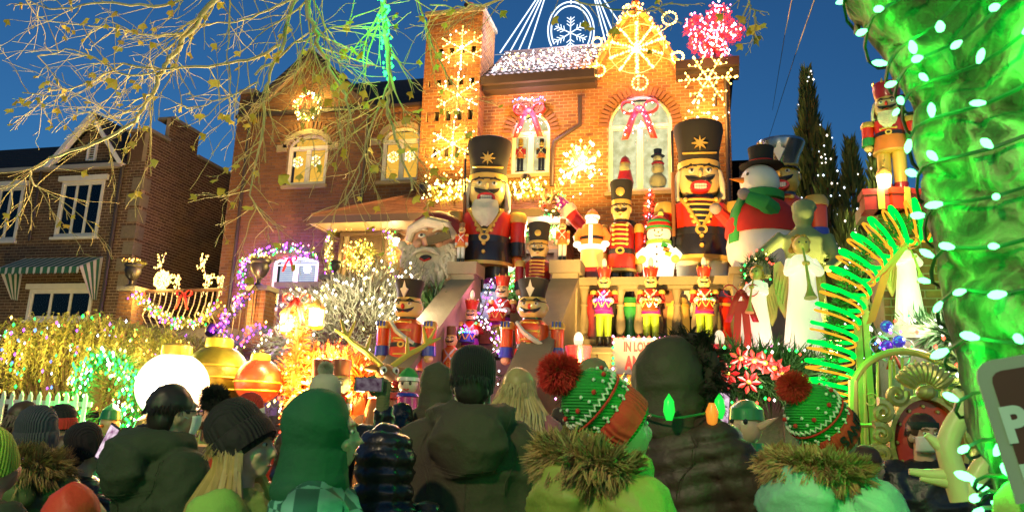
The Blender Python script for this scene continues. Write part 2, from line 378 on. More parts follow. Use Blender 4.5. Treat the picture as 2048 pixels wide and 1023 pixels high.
# gable coping stones that follow the curved gable edge
cop = mat('red_stone_coping', (.36, .13, .055), .8, .25, 6, .006, 40)
c0 = (GP[0]+GP[1])/2; hw = (GP[1]-GP[0])/2
def gx(t): return hw*(1-t)**.82
for sgn in (-1, 1):
    for i in range(7):
        t0, t1 = i/7, (i+1)/7-.012; z0_, z1_ = GP[2]+t0*(GP[3]-GP[2]), GP[2]+t1*(GP[3]-GP[2]); q = .13
        P = [(c0+sgn*(gx(t0)-.02), z0_), (c0+sgn*(gx(t0)+q), z0_+.03), (c0+sgn*(gx(t1)+q*(1 if i < 6 else .2)), z1_+.03), (c0+sgn*(gx(t1)-.02 if i < 6 else 0), z1_)]
        MB().prism(P, FY-.14, FY+.3).build('coping_stone', cop, H1, smooth=0)
MB().lathe([(.13, 0), (.15, .05), (.08, .1), (.12, .2), (.10, .3), (0.0, .42)], (c0, FY+.05, GP[3]-.02), 10).build('finial', cop, H1)
# hipped roof behind the gable
rf = MB(); rf.prism([(GP[0]+.05, 9.3), (GP[1]-.05, 9.3), (c0, GP[3]-.1)], FY+.3, FY+4.0)
rf.build('gable_roof', mat('orange_slate', (.22, .09, .045), .8, .3, 10, .01, 20), H1, smooth=0)
# gutters
for (a, b, z) in ((-4.98, -2.30, 9.2), (-.50, .86, 9.22)):
    g = MB(); g.bb(a, b, FY-.32, FY+.15, z, z+.15); g.bb(a-.0, b+.0, FY-.44, FY-.33, z+.10, z+.30); g.bb(a, b, FY-.29, FY+.1, z+.155, z+.22); g.build('gutter', dark, H1)
ds = [at(1160, 192, FY-.12), at(1160, 250, FY-.12), at(1108, 284, FY-.12), at(1105, 300, FY-.12), at(1103, 372, FY-.12)]
MB().tube(ds, .05, 8).build('downspout', dark, H1)
MB().tube([(.58, FY-.1, 9.2), (.58, FY-.1, 3)], .045, 8).build('downspout', dark, H1)
# clay tile roof: tiles laid in courses, each a half barrel
tile_m = pieces('clay_tile', [(.20, .12, .10), (.27, .17, .14), (.16, .10, .09), (.32, .22, .19)], .6, .003, 30)
r0_, r1_ = Vector((-4.98, FY-.3, 9.5)), Vector((-4.98, FY+1.6, 11.08)); rd = (r1_-r0_); rl = rd.length; rd.normalize(); rn = Vector((0, -rd.z, rd.y))
RT = MB().add([r0_, r0_+Vector((2.72, 0, 0)), r1_+Vector((2.72, 0, 0)), r1_, r0_+Vector((0, .1, -.2)), r0_+Vector((2.72, .1, -.2)), r1_+Vector((2.72, .1, -.2)), r1_+Vector((0, .1, -.2))], ((0, 1, 2, 3), (4, 7, 6, 5), (0, 4, 5, 1), (1, 5, 6, 2), (2, 6, 7, 3), (3, 7, 4, 0))).build('tiled_roof', mat('roof_felt', (.06, .045, .04), .9), H1, smooth=0)
tw, tl = .151, .27; tm = MB(); K = 6; vs = []
for j, (dd, rr) in enumerate(((0, .078), (tl+.05, .062))):
    for i in range(K+1):
        a = pi*i/K; vs.append(rd*dd+Vector((cos(a)*rr, 0, 0))+rn*(sin(a)*rr*.9+(.022 if j == 0 else .004)))
vs += [v-rn*.012 for v in vs[:K+1]]
fs = [(i, i+1, K+2+i, K+1+i) for i in range(K)]+[(i+1, i, 2*K+2+i, 2*K+3+i) for i in range(K)]
tm.add(vs, fs); t0 = None
for r_ in range(int(rl/tl)+1):
    for c_ in range(18):
        lc = r0_+rd*(r_*tl-.05)+Vector((.08+c_*tw, 0, 0))+rn*.004
        if t0 is None: t0 = tm.build('roof_tile', tile_m, RT, lc, smooth=50, fix=False)
        else: q = t0.copy(); COL.objects.link(q); q.location = lc
MB().tube([r1_+Vector((0, 0, .02)), r1_+Vector((2.72, 0, .02))], .09, 8).build('ridge_tile', tile_m, H1)
MB().prism([(-4.98, 9.3), (-2.3, 9.3), (-2.3, 11), (-4.98, 11)], FY+1.75, FY+4).build('rear_roof', mat('roof_felt2', (.06, .045, .04), .9), H1)
MB().bb(-.45, .75, FY+.15, FY+6, 9.3, 9.5).build('flat_roof', mat('roof_felt3', (.06, .045, .04), .9), H1)
# chimney
CX0, CX1, CYF, CZ = -6.42, -5.00, 15.95, 11.2
def in_ch(x, z):
    if not CX0 <= x <= CX1: return False
    for zz in (7.55, 8.45, 9.3, 10.1):     # rows of dark vent slots
        if zz < z < zz+.20 and abs(((x-CX0-.10) % .28)-.14) > .075 and CX0+.12 < x < CX1-.12: return False
    return True
CH = brick_wall(H1, (0, CYF, 0), (1, 0, 0), (0, -1, 0), in_ch, CX0, CX1+.003, 5.6, CZ, BRK, MORT, 0, 'chimney', joint=.014)
brick_wall(H1, (CX1, CYF, 0), (0, 1, 0), (1, 0, 0), lambda u, z: 0 <= u <= (.44 if z < 9.4 else 1.1), -.001, 1.1, 5.6, CZ, BRK, MORT, 0, 'chimney_flank')
brick_wall(H1, (CX0, CYF, 0), (0, 1, 0), (-1, 0, 0), lambda u, z: 0 <= u <= (.44 if z < 9.4 else 1.1), -.001, 1.1, 5.6, CZ, BRK, MORT, 0, 'chimney_flank')
MB().bb(CX0+.13, CX1-.13, CYF+.13, CYF+1.0, 5.6, CZ-.05).build('flue', mat('soot', (.02, .016, .012), .95), H1)
MB().bb(CX0-.05, CX1+.05, CYF-.05, CYF+1.15, CZ+.0, CZ+.10).build('chimney_cap', stone2, H1)
MB().lathe([(.14, 0), (.16, .06), (.11, .1), (.12, .34), (.15, .4)], (CX0+.9, CYF+.5, CZ+.1), 10).build('chimney_pot', cop, H1)
# ---------------------------------------------------------------- adjoining brown brick house with the gable
H2 = thing('brick_house', 'dark brown brick house with gable wreath and two lit arched windows', 'house', (0, 0, 0))
X0 = -11.72; W1 = (-10.14, -9.03, 7.16, 8.16, 8.5); W2 = (-7.58, -6.55, 7.16, 8.2, 8.55)
bx0, bx1, bz0, bz1 = fx(540, 560), fx(634, 560), fz(590, 622), fz(590, 520)
BWN = (bx0, bx1, bz0, bz1-.05, bz1+.1)
def in_h2(x, z):
    for q in (W1, W2, BWN):
        if in_arch(x, z, *q): return False
    if not X0 < x < XM: return False
    if z < 9.1: return True
    return abs(x+9.66) < 1.75*(1-(z-9.1)/(10.66-9.1)) or (x < -11.3 and z < 9.75)
brick_wall(H2, (0, FY, 0), (1, 0, 0), (0, -1, 0), in_h2, X0, XM, YARD, 10.66, BRKD, MORTD, 300, vis=lambda u, z: u < -6.6 and z > 4.6)
brick_wall(H2, (X0, FY, 0), (0, 1, 0), (-1, 0, 0), lambda u, z: 0 < u < 7, 0, 7, YARD, 9.3, BRKD, MORTD, 0)
MB().bb(X0+.16, XM, FY+.9, FY+9, .3, 9.05).build('house_core', mat('dark_plaster', (.1, .08, .06), .9), H2)
MB().bb(-11.72, -11.24, FY-.06, FY+.5, 9.75, 9.85).build('pier_cap', stone2, H2)
MB().bb(-11.55, -10.95, FY+1.0, FY+2.2, 9.05, 10.35).build('side_parapet', BRKD, H2)
MB().prism([(X0, 9.05), (XM, 9.05), (XM, 9.12), (X0, 9.12)], FY-.1, FY+.3).build('eave_board', dark, H2)
shingle = mat('dark_shingles', (.03, .028, .026), .9, .35, 9, .01, 30, band=('Z', 3.2, .03, .3))
MB().add([(X0+.4, FY-.1, 9.12), (XM, FY-.1, 9.12), (XM, FY+1.9, 10.75), (X0+.4, FY+1.9, 10.75), (X0+.4, FY+4, 9.1), (XM, FY+4, 9.1)], ((0, 1, 2, 3), (3, 2, 5, 4), (0, 3, 4), (1, 5, 2))).build('roof', shingle, H2, smooth=0)
for s in (-1, 1):
    MB().add([(-9.66, FY-.2, 10.80), (-9.66+s*1.98, FY-.2, 9.05), (-9.66+s*1.98, FY+1.9, 9.05), (-9.66, FY+2.3, 10.80), (-9.66, FY-.2, 10.70), (-9.66+s*1.88, FY-.2, 9.0), (-9.66+s*1.88, FY+1.9, 9.0), (-9.66, FY+2.3, 10.70)],
             ((0, 1, 2, 3), (4, 7, 6, 5), (0, 4, 5, 1), (1, 5, 6, 2), (2, 6, 7, 3), (3, 7, 4, 0))).build('gable_roof', shingle, H2, smooth=0)
    MB().prism([(-9.66, 10.66), (-9.66, 10.50), (-9.66+s*1.72, 8.98), (-9.66+s*1.88, 8.98)], FY-.17, FY-.05).build('bargeboard', mat('bargeboard_brown', (.12, .08, .05), .7, .2), H2, smooth=0)
for q in (W1, W2):
    fr = arched_window(H2, *q, FY, cream, cur_warm, fw=.07)
    ar = arch_line(q[0], q[1], q[3], q[4], 12); ar2 = arch_line(q[0], q[1], q[3], q[4], 12, .13)
    MB().ring(ar2, ar, FY-.05, FY+.08, closed=False).build('hood_moulding', stone, fr)
    for s, xx in ((-1, q[0]), (1, q[1])): MB().bb(xx-.14+s*.16, xx+.14+s*.16, FY-.05, FY+.06, q[3]-.10, q[3]+.08).build('hood_end', stone, fr)
    arch_bricks(fr, q[0]-.1, q[1]+.1, q[3]+.08, q[4]+.13, FY, BRKD, 20, .2)
cur_blue = curtain_mat('curtain_bluewhite', (.36, .38, .80), (.95, .92, 1.0), 1.0, 6, ('Z', 6))
arched_window(H2, *BWN, FY, white, cur_blue, transom=False, fw=.08)
MB().tube([(-7.95, FY-.1, 9.0), (-7.95, FY-.1, 3)], .045, 8).build('downspout', dark, H2); MB().tube([(-11.25, FY-.1, 9.0), (-11.25, FY-.1, 3)], .045, 8).build('downspout', dark, H2)
# enclosed porch with tiled hip roof
PO = thing('enclosed_porch', 'brick entrance porch with orange tiled hip roof between the chimney and steps', 'porch', (0, 0, 0))
PX0, PX1, PY = -7.75, -2.75, 15.1
dx0, dx1, dz0, dz1 = fx(682, 540, PY), fx(768, 540, PY), DECK, fz(720, 472, PY)
ex0, ex1 = -4.05, -2.95
def in_po(x, z): return PX0 < x < PX1 and not (dx0 < x < dx1 and z < dz1) and not (ex0 < x < ex1 and z < 5.0)
brick_wall(PO, (0, PY, 0), (1, 0, 0), (0, -1, 0), in_po, PX0, PX1, 2.0, 5.62, BRKD, MORTD, 0)
brick_wall(PO, (PX0, PY, 0), (0, 1, 0), (-1, 0, 0), lambda u, z: 0 < u < 1.25, 0, 1.25, 2, 5.62, BRKD, MORTD)
brick_wall(PO, (PX1, PY, 0), (0, 1, 0), (1, 0, 0), lambda u, z: 0 < u < 1.25, 0, 1.25, 2, 5.62, BRK, MORT)
wood = mat('dark_wood_door', (.055, .03, .018), .5, .3, 6, .004, 25)
for (a, b, zt) in ((dx0, dx1, dz1), (ex0, ex1, 5.0)):
    d = MB().bb(a, b, PY+.07, PY+.12, DECK, zt).build('door', wood, PO)
    for i in range(2):
        u0, u1 = lerp(a, b, .12+.44*i), lerp(a, b, .44+.44*i)
        for (z0_, z1_) in ((DECK+.2, DECK+.9), (DECK+1.1, zt-.15)): MB().bb(u0, u1, PY+.05, PY+.075, z0_, z1_).build('door_panel', wood, d)
    MB().ell((lerp(a, b, .9), PY+.03, DECK+1.0), .035, 8, 6).build('door_knob', mat('brass', (.7, .45, .12), .3, metal=1, var=0), d)
    MB().ring([(a-.08, DECK), (a-.08, zt+.08), (b+.08, zt+.08), (b+.08, DECK)], [(a, DECK), (a, zt), (b, zt), (b, DECK)], PY-.03, PY+.1, closed=False).build('door_frame', wood, PO)
otile = pieces('orange_tile', [(.30, .13, .06), (.38, .17, .07), (.25, .10, .05), (.42, .2, .09)], .7, .003, 30)
e0, e1, ey, ez, tz = -8.12, -2.55, 14.35, 5.72, 6.75
rb = MB().add([(e0, ey, ez), (e1, ey, ez), (e1-.9, FY, tz), (e0+1.5, FY, tz), (e0, FY, ez), (e1, FY, ez)], ((0, 1, 2, 3), (0, 3, 4), (1, 5, 2), (0, 4, 5, 1), (4, 3, 2, 5))).build('porch_roof', mat('roof_board', (.2, .1, .05), .8), PO, smooth=0)
sl_ = Vector((0, FY-ey, tz-ez)); sL = sl_.length; sl_.normalize(); sn = Vector((0, -sl_.z, sl_.y))
one = MB().box((0, 0, 0), (.196, .30, .018)); ft = None; rowh = .2
for r_ in range(int(sL/rowh)):
    f_ = r_*rowh/sL; a_, b_ = lerp(e0, e0+1.5, f_)+.1, lerp(e1, e1-.9, f_)-.1; n_ = int((b_-a_)/.2)
    for c_ in range(n_+1):
        lc = Vector((a_+(c_+.5*(r_ % 2))*.2, ey, ez))+sl_*(r_*rowh+.1)+sn*.022
        if lc.x > b_+.05: continue
        if ft is None: ft = one.build('roof_tile', otile, rb, lc, smooth=0, fix=False); 
        else: q = ft.copy(); COL.objects.link(q); q.location = lc
        if ft.rotation_euler.x == 0: ft.rotation_euler.x = atan2(sl_.z, sl_.y)-.04
        elif lc is not ft.location: q.rotation_euler.x = atan2(sl_.z, sl_.y)-.04
MB().bb(e0-.03, e1+.03, ey-.06, ey+.05, ez-.16, ez-.003).build('fascia', mat('porch_fascia', (.16, .10, .06), .6, .2), PO); MB().bb(e0-.03, e0+.06, ey+.05, FY-.02, ez-.16, ez-.003).build('fascia', mat('porch_fascia', (.16, .10, .06)), PO)
MB().bb(e0+.06, e1-.06, ey+.05, PY-.003, ez-.14, ez-.1).build('soffit', mat('porch_fascia', (.16, .10, .06)), PO)
MB().tube([(e0, ey, ez+.03), (e0+1.5, FY, tz+.03)], .06, 6).build('hip_tile', otile, PO)
# house number plate
pl = thing('number_plate', 'carved wooden house number plate above the steps', 'sign', at(1046, 440, 14.28)); pl.location.z = ez-.42
MB().lathe([(0, 0), (.26, 0), (.26, .03), (0, .035)], n=8, M=Matrix.Rotation(pi/2, 3, 'X'), sx=1, sy=.62).build('board', mat('plate_wood', (.3, .14, .05), .5, .2), pl)
pl.location = (fx(1046, 440, PY-.05), PY-.04, fz(1046, 442, PY))
text('02', 'digits', mat('plate_gold', (.8, .5, .15), .35, metal=.6, var=.1), pl, (0, -.038, 0), .2, depth=.008)
# ---------------------------------------------------------------- brick house at the end of the row
H3 = thing('brick_house', 'unlit brick house with white gable trim and green striped awning', 'house', (0, 0, 0))
LX = -14.35; lw = [(fx(108, 476), fx(212, 358), fz(150, 474), fz(170, 362)), (fx(-42, 480), fx(50, 376), fz(10, 482), fz(10, 374))]
lw2 = (fx(52, 636), fx(188, 580), fz(120, 640), fz(120, 578))
def in_h3(x, z):
    for q in lw+[lw2]:
        if q[0] < x < q[1] and q[2] < z < q[3]: return False
    if x > LX: return False
    if z < 8.02: return True
    return abs(x+16.12) < 1.05*(9.3-z)/(9.3-8.02)
brick_wall(H3, (0, FY, 0), (1, 0, 0), (0, -1, 0), in_h3, -22.5, LX+.01, YARD, 9.3, BRKL, MORT, 300, joint=.015, vis=lambda u, z: u > -19 and z > 5)
zt3 = lambda u: 8.88 if u < .75 else (9.55 if u < 2.0 else 8.88-.0*(u-2))
brick_wall(H3, (LX, FY, 0), (0, 1, 0), (1, 0, 0), lambda u, z: 0 < u < 9 and z < zt3(u), 0, 9, YARD, 9.55, BRKL, MORT, 0, joint=.015)
MB().bb(-22.5, LX-.16, FY+.9, FY+9, .3, 8.0).build('house_core', mat('dark_plaster', (.1, .08, .06), .9), H3)
MB().bb(LX-.7, LX+.04, FY-.03, FY+.8, 8.88, 8.96).build('coping', stone2, H3); MB().bb(LX-.5, LX+.04, FY+.8, FY+2.05, 9.55, 9.63).build('coping', stone2, H3); MB().bb(LX-.3, LX+.04, FY+2.05, FY+9, 8.88, 8.95).build('coping', stone2, H3)
MB().bb(LX-.6, LX-.14, FY-.0+.01, FY+.8, 7.9, 8.88).build('parapet', BRKL, H3)
MB().add([(-22.5, FY-.12, 7.98), (LX-.6, FY-.12, 7.98), (LX-.6, FY+.75, 8.92), (-22.5, FY+.75, 8.92), (-22.5, FY+.9, 7.9), (LX-.6, FY+.9, 7.9)], ((0, 1, 2, 3), (3, 2, 5, 4), (0, 4, 5, 1))).build('roof', shingle, H3, smooth=0)
MB().bb(-22.5, LX-.6, FY-.2, FY-.02, 7.86, 7.97).build('gutter', mat('grey_gutter', (.35, .33, .28), .6), H3)
for s in (-1, 1):
    MB().prism([(-16.12, 9.46), (-16.12, 9.28), (-16.12+s*1.12, 7.92), (-16.12+s*1.27, 7.92)], FY-.26, FY-.10).build('bargeboard', white, H3, smooth=0)
    MB().add([(-16.12, FY-.24, 9.47), (-16.12+s*1.27, FY-.24, 7.93), (-16.12+s*1.27, FY+.3, 7.93), (-16.12, FY+1.2, 9.47)], ((0, 1, 2, 3),)).build('gable_roof', shingle, H3, smooth=0)
vx, vz = fx(186, 305), fz(186, 305)
v = MB().ring([(vx-.14, vz-.25), (vx+.14, vz-.25), (vx+.14, vz+.25), (vx-.14, vz+.25)], [(vx-.10, vz-.21), (vx+.10, vz-.21), (vx+.10, vz+.21), (vx-.10, vz+.21)], FY-.07, FY+.02).build('attic_vent', white, H3)
for i in range(6): MB().box((vx, FY-.03, vz-.17+i*.068), (.2, .06, .012), rx=.6).build('vent_slat', white, v)
room = curtain_mat('dim_green_room', (.03, .10, .07), (.12, .26, .17), .6, 2, ('X', 5))
for q in lw+[lw2]:
    x0, x1, z0, z1 = q; f_ = .075
    fr = MB().ring([(x0, z0), (x1, z0), (x1, z1), (x0, z1)], [(x0+f_, z0+f_), (x1-f_, z0+f_), (x1-f_, z1-f_), (x0+f_, z1-f_)], FY-.03, FY+.07).build('window', cream, H3)
    k = 3; ww = (x1-x0-2*f_)/k
    for i in range(k):
        a = x0+f_+i*ww; b = a+ww
        MB().ring([(a, z0+f_), (b, z0+f_), (b, z1-f_), (a, z1-f_)], [(a+.035, z0+f_+.035), (b-.035, z0+f_+.035), (b-.035, z1-f_-.035), (a+.035, z1-f_-.035)], FY+.0, FY+.05).build('sash', cream, fr)
        MB().bb(a+.034, b-.034, FY+.02, FY+.026, z0+f_+.034, z1-f_-.034).build('pane', pane, fr)
    MB().bb(x0-.1, x1+.1, FY-.09, FY-.004, z1, z1+.14).build('lintel', cream, fr); MB().bb(x0-.06, x1+.06, FY-.1, FY-.004, z0-.07, z0-.002).build('sill', cream, fr)
    MB().bb(x0, x1, FY+.3, FY+.32, z0, z1).build('curtain', room, fr)
for i in range(7): MB().bb(LX-(.42 if i % 2 else .3), LX+.02, FY-.02, FY+.3, 4.6+i*.44, 4.6+i*.44+.34).build('quoin', pieces('quoin_stone', [(.13, .11, .06), (.2, .17, .1), (.16, .13, .08)], .85), H3, smooth=0)
MB().tube([(LX-.62, FY-.08, 7.9), (LX-.62, FY-.08, 1.5)], .05, 8).build('downspout', dark, H3)
MB().tube([(-17.6, FY-.08, 7.9), (-17.6, FY-.08, 5.9)], .04, 8).build('downspout', dark, H3)
# awning over the low window: slanted canvas stripes, scalloped valance
AWN = thing('window_awning', 'green and white striped awning over the low window', 'awning', (0, 0, 0))
a0, a1, az1, az0 = fx(52, 512), fx(208, 512), fz(130, 515), fz(130, 545); n_ = 34; sw = (a1-a0)/n_
gst, wst = mat('awning_green', (.02, .12, .06), .8, .2), mat('awning_white', (.5, .5, .44), .8, .15)
for i in range(n_):
    x = a0+i*sw; m = gst if i % 3 else wst
    p = MB(); p.add([(x, FY-.02, az1), (x+sw, FY-.02, az1), (x+sw, FY-.75, az0), (x, FY-.75, az0), (x+sw, FY-.75, az0-.14), (x+sw*.5, FY-.755, az0-.19), (x, FY-.75, az0-.14)], ((0, 1, 2, 3), (3, 2, 4, 5, 6)))
    p.build('canvas_stripe', m, AWN, smooth=0, fix=False)
for x in (a0, a1):
    for i in range(7):
        f0, f1 = i/7, (i+1)/7; zb = az1-1.15
        MB().add([(x, FY-.02-.73*f0, lerp(az1, az0, f0)), (x, FY-.02-.73*f1, lerp(az1, az0, f1)), (x, FY-.02-.2*f1, zb), (x, FY-.02-.2*f0, zb)], ((0, 1, 2, 3),)).build('side_stripe', gst if i % 2 else wst, AWN, smooth=0, fix=False)
# ---------------------------------------------------------------- terrace, balustrade and front steps
TB = 13.0; SX0, SX1 = -4.12, -2.28
T = thing('stone_terrace', 'raised stone terrace in front of the orange brick house', 'terrace', (0, 0, 0))
MB().bb(SX1, 2.2, TB+.02, FY-.03, DECK-.22, DECK).build('deck', stone, T)
brick_wall(T, (0, TB+.1, 0), (1, 0, 0), (0, -1, 0), lambda u, z: True, SX1, 2.2, YARD, DECK-.22, BRK, MORT)
MB().bb(SX1-.02, 2.25, TB-.06, TB+.05, DECK-.21, DECK+.02).build('plinth_course', stone, T)
MB().bb(-8.0, SX0-.33, TB+.12, 15.08, DECK-.2, DECK).build('porch_deck', stone, T); MB().bb(SX0-.32, SX1-.03, TB+.01, 15.08, DECK-.2, DECK+.001).build('landing', stone, T)
brick_wall(T, (0, TB+.15, 0), (1, 0, 0), (0, -1, 0), lambda u, z: True, -8.0, SX0-.3, YARD, 3.95, BRKD, MORTD)
MB().bb(-8.05, SX0-.34, TB+.02, TB+.36, 3.95, 4.05).build('parapet_coping', stone, T)
BAL = thing('stone_balustrade', 'stone balustrade with turned balusters along the terrace edge', 'balustrade', (0, 0, 0))
MB().bb(-2.18, .62, TB-.15, TB+.17, 3.90, 4.04).build('rail', stone, BAL); MB().bb(-2.18, .62, TB-.1, TB+.12, 3.84, 3.897).build('under_rail', stone, BAL); MB().bb(-2.18, .62, TB-.12, TB+.14, DECK+.022, DECK+.11).build('foot_rail', stone, BAL)
bprof = [(.085, .0), (.085, .06), (.06, .08), (.075, .14), (.088, .24), (.085, .34), (.06, .46), (.052, .56), (.07, .60), (.052, .63), (.06, .74), (.075, .80), (.085, .83), (.085, .86)]
b0 = None
for i in range(9):
    lc = (-2.0+i*.315, TB+.01, DECK+.112)
    if b0 is None: b0 = MB().lathe(bprof, n=14).build('baluster', stone, BAL, lc)
    else: q = b0.copy(); COL.objects.link(q); q.location = lc
for nm, xx in (('stair_pillar', SX0-.12), ('stair_pillar', SX1+.12)):
    pass
ST = thing('front_steps', 'steep stone steps with sloping cheek walls and square pillars', 'steps', (0, 0, 0))
ns = 17; rise, run = (DECK-.13)/ns, .253; y0 = TB-ns*run
for i in range(ns-1): MB().bb(SX0+.002, SX1-.002, y0+i*run, TB+.006, .13+i*rise, .13+(i+1)*rise-.003).build('step', stone2, ST, smooth=0)
SLP = rise/run
for xx in (SX0, SX1):
    a, b = xx-.19, xx+.19; ya, yb = y0-.1, TB-.35
    zz = lambda y: .13+(y-y0)*SLP+1.25
    MB().add([(a, ya, .0), (b, ya, .0), (b, yb, .0), (a, yb, .0), (a, ya, zz(ya)), (b, ya, zz(ya)), (b, yb, zz(yb)), (a, yb, zz(yb))], ((0, 3, 2, 1), (4, 5, 6, 7), (0, 1, 5, 4), (1, 2, 6, 5), (2, 3, 7, 6), (3, 0, 4, 7))).build('cheek_wall', stone, ST, smooth=0)
    e = .045
    MB().add([(a-e, ya-e, zz(ya)-.02), (b+e, ya-e, zz(ya)-.02), (b+e, yb-.003, zz(yb)-.02), (a-e, yb-.003, zz(yb)-.02), (a-e, ya-e, zz(ya)+.09), (b+e, ya-e, zz(ya)+.09), (b+e, yb-.003, zz(yb)+.09), (a-e, yb-.003, zz(yb)+.09)], ((0, 3, 2, 1), (4, 5, 6, 7), (0, 1, 5, 4), (1, 2, 6, 5), (2, 3, 7, 6), (3, 0, 4, 7))).build('cheek_coping', stone, ST, smooth=0)
    MB().bb(a-.03, b+.03, TB-.35, TB+.1, 1.2, 4.08).build('pillar', stone, ST); MB().bb(a-.08, b+.08, TB-.4, TB+.15, 4.082, 4.30).build('pillar_cap', stone, ST)
# ---------------------------------------------------------------- neighbouring house behind the cypresses
H4 = thing('brick_house', 'dark brown house with hipped roof behind the cypress trees', 'house', (0, 0, 0)); a_, b_ = at(1478, 330, 30).x, at(1474, 330, 30).x+3.4; zt_ = at(1490, 325, 30).z
ww = [(a_+1.2+i*2.4, zz_) for i in range(1) for zz_ in (zt_-2.3, zt_-5.3)]
brick_wall(H4, (0, 30, 0), (1, 0, 0), (0, -1, 0), lambda u, z: not any(x < u < x+1.1 and zz_ < z < zz_+1.5 for x, zz_ in ww), a_, b_, 0, zt_, BRKL, MORTD, 0, bl=.41, bh=.162)
MB().bb(a_+.2, b_-.1, 30.5, 38, 0, zt_-.02).build('house_core', mat('dark_plaster', (.1, .08, .06), .9), H4)
MB().add([(a_-.3, 29.7, zt_), (b_+.3, 29.7, zt_), (b_+.3, 38.3, zt_), (a_-.3, 38.3, zt_), (a_+1.3, 33, zt_+1.1), (b_-1.3, 33, zt_+1.1)], ((0, 1, 5, 4), (1, 2, 5), (2, 3, 4, 5), (3, 0, 4), (0, 3, 2, 1))).build('roof', mat('brown_shingles', (.12, .085, .05), .9, .3, 8, .01, 25), H4, smooth=0)
MB().bb(b_-1.3, b_-.7, 33, 33.8, zt_+.3, zt_+1.7).build('chimney', BRKD, H4)
for x, zz_ in ww:
    fr = MB().ring([(x, zz_), (x+1.1, zz_), (x+1.1, zz_+1.5), (x, zz_+1.5)], [(x+.09, zz_+.09), (x+1.01, zz_+.09), (x+1.01, zz_+1.41), (x+.09, zz_+1.41)], 29.97, 30.1).build('window', cream, H4); MB().bb(x+.08, x+1.02, 30.04, 30.05, zz_+.08, zz_+1.42).build('pane', pane, fr); MB().bb(x, x+1.1, 30.3, 30.32, zz_, zz_+1.5).build('curtain', room, fr)
# ================================================================ figures
def enamel(name, c, **k): return mat('enamel_'+name, c, k.pop('rough', .33), .2, 11, .003, 26, coat=.4, **k)
RED, ORR, DRED, BLK, GOLD, WHT, SKIN, BLU, LIME, PURP, GRN = enamel('red', (.70, .03, .008)), enamel('orange_red', (.80, .085, .008)), enamel('dark_red', (.30, .012, .012)), enamel('black', (.02, .018, .016)), mat('gold_paint', (.80, .50, .09), .35, .1, 8, metal=.25, coat=.3), enamel('white', (.78, .74, .64)), enamel('skin', (.88, .60, .22)), enamel('blue', (.03, .06, .45)), enamel('lime', (.36, .58, .04)), enamel('purple', (.30, .02, .38)), enamel('green', (.03, .28, .06))
ORG = enamel('orange', (.80, .22, .03)); HAIR = mat('white_fur', (.72, .66, .50), .95, .2, 20, .01, 70); PINK = enamel('pink', (.7, .12, .2)); BROWN = mat('brown_paint', (.22, .09, .035), .5, .2, 7)
HATB = mat('black_hat_felt', (.028, .024, .018), .75, .25, 10, .003, 60)
def disc(mb, c, r, n=12, th=.01, ry=None): return mb.lathe([(0, -th), (r, -th), (r, th*.3), (r*.7, th), (0, th)], c, n, M=Matrix.Rotation(pi/2, 3, 'X'))
def star(mb, c, r, th, n=5, r2=None, rot=0):
    r2 = r2 or r*.45; P = [(c[0]+(r if i % 2 == 0 else r2)*sin(pi*i/n+rot), c[2]+(r if i % 2 == 0 else r2)*cos(pi*i/n+rot)) for i in range(2*n)]
    return mb.prism(P, c[1]-th, c[1]+th)
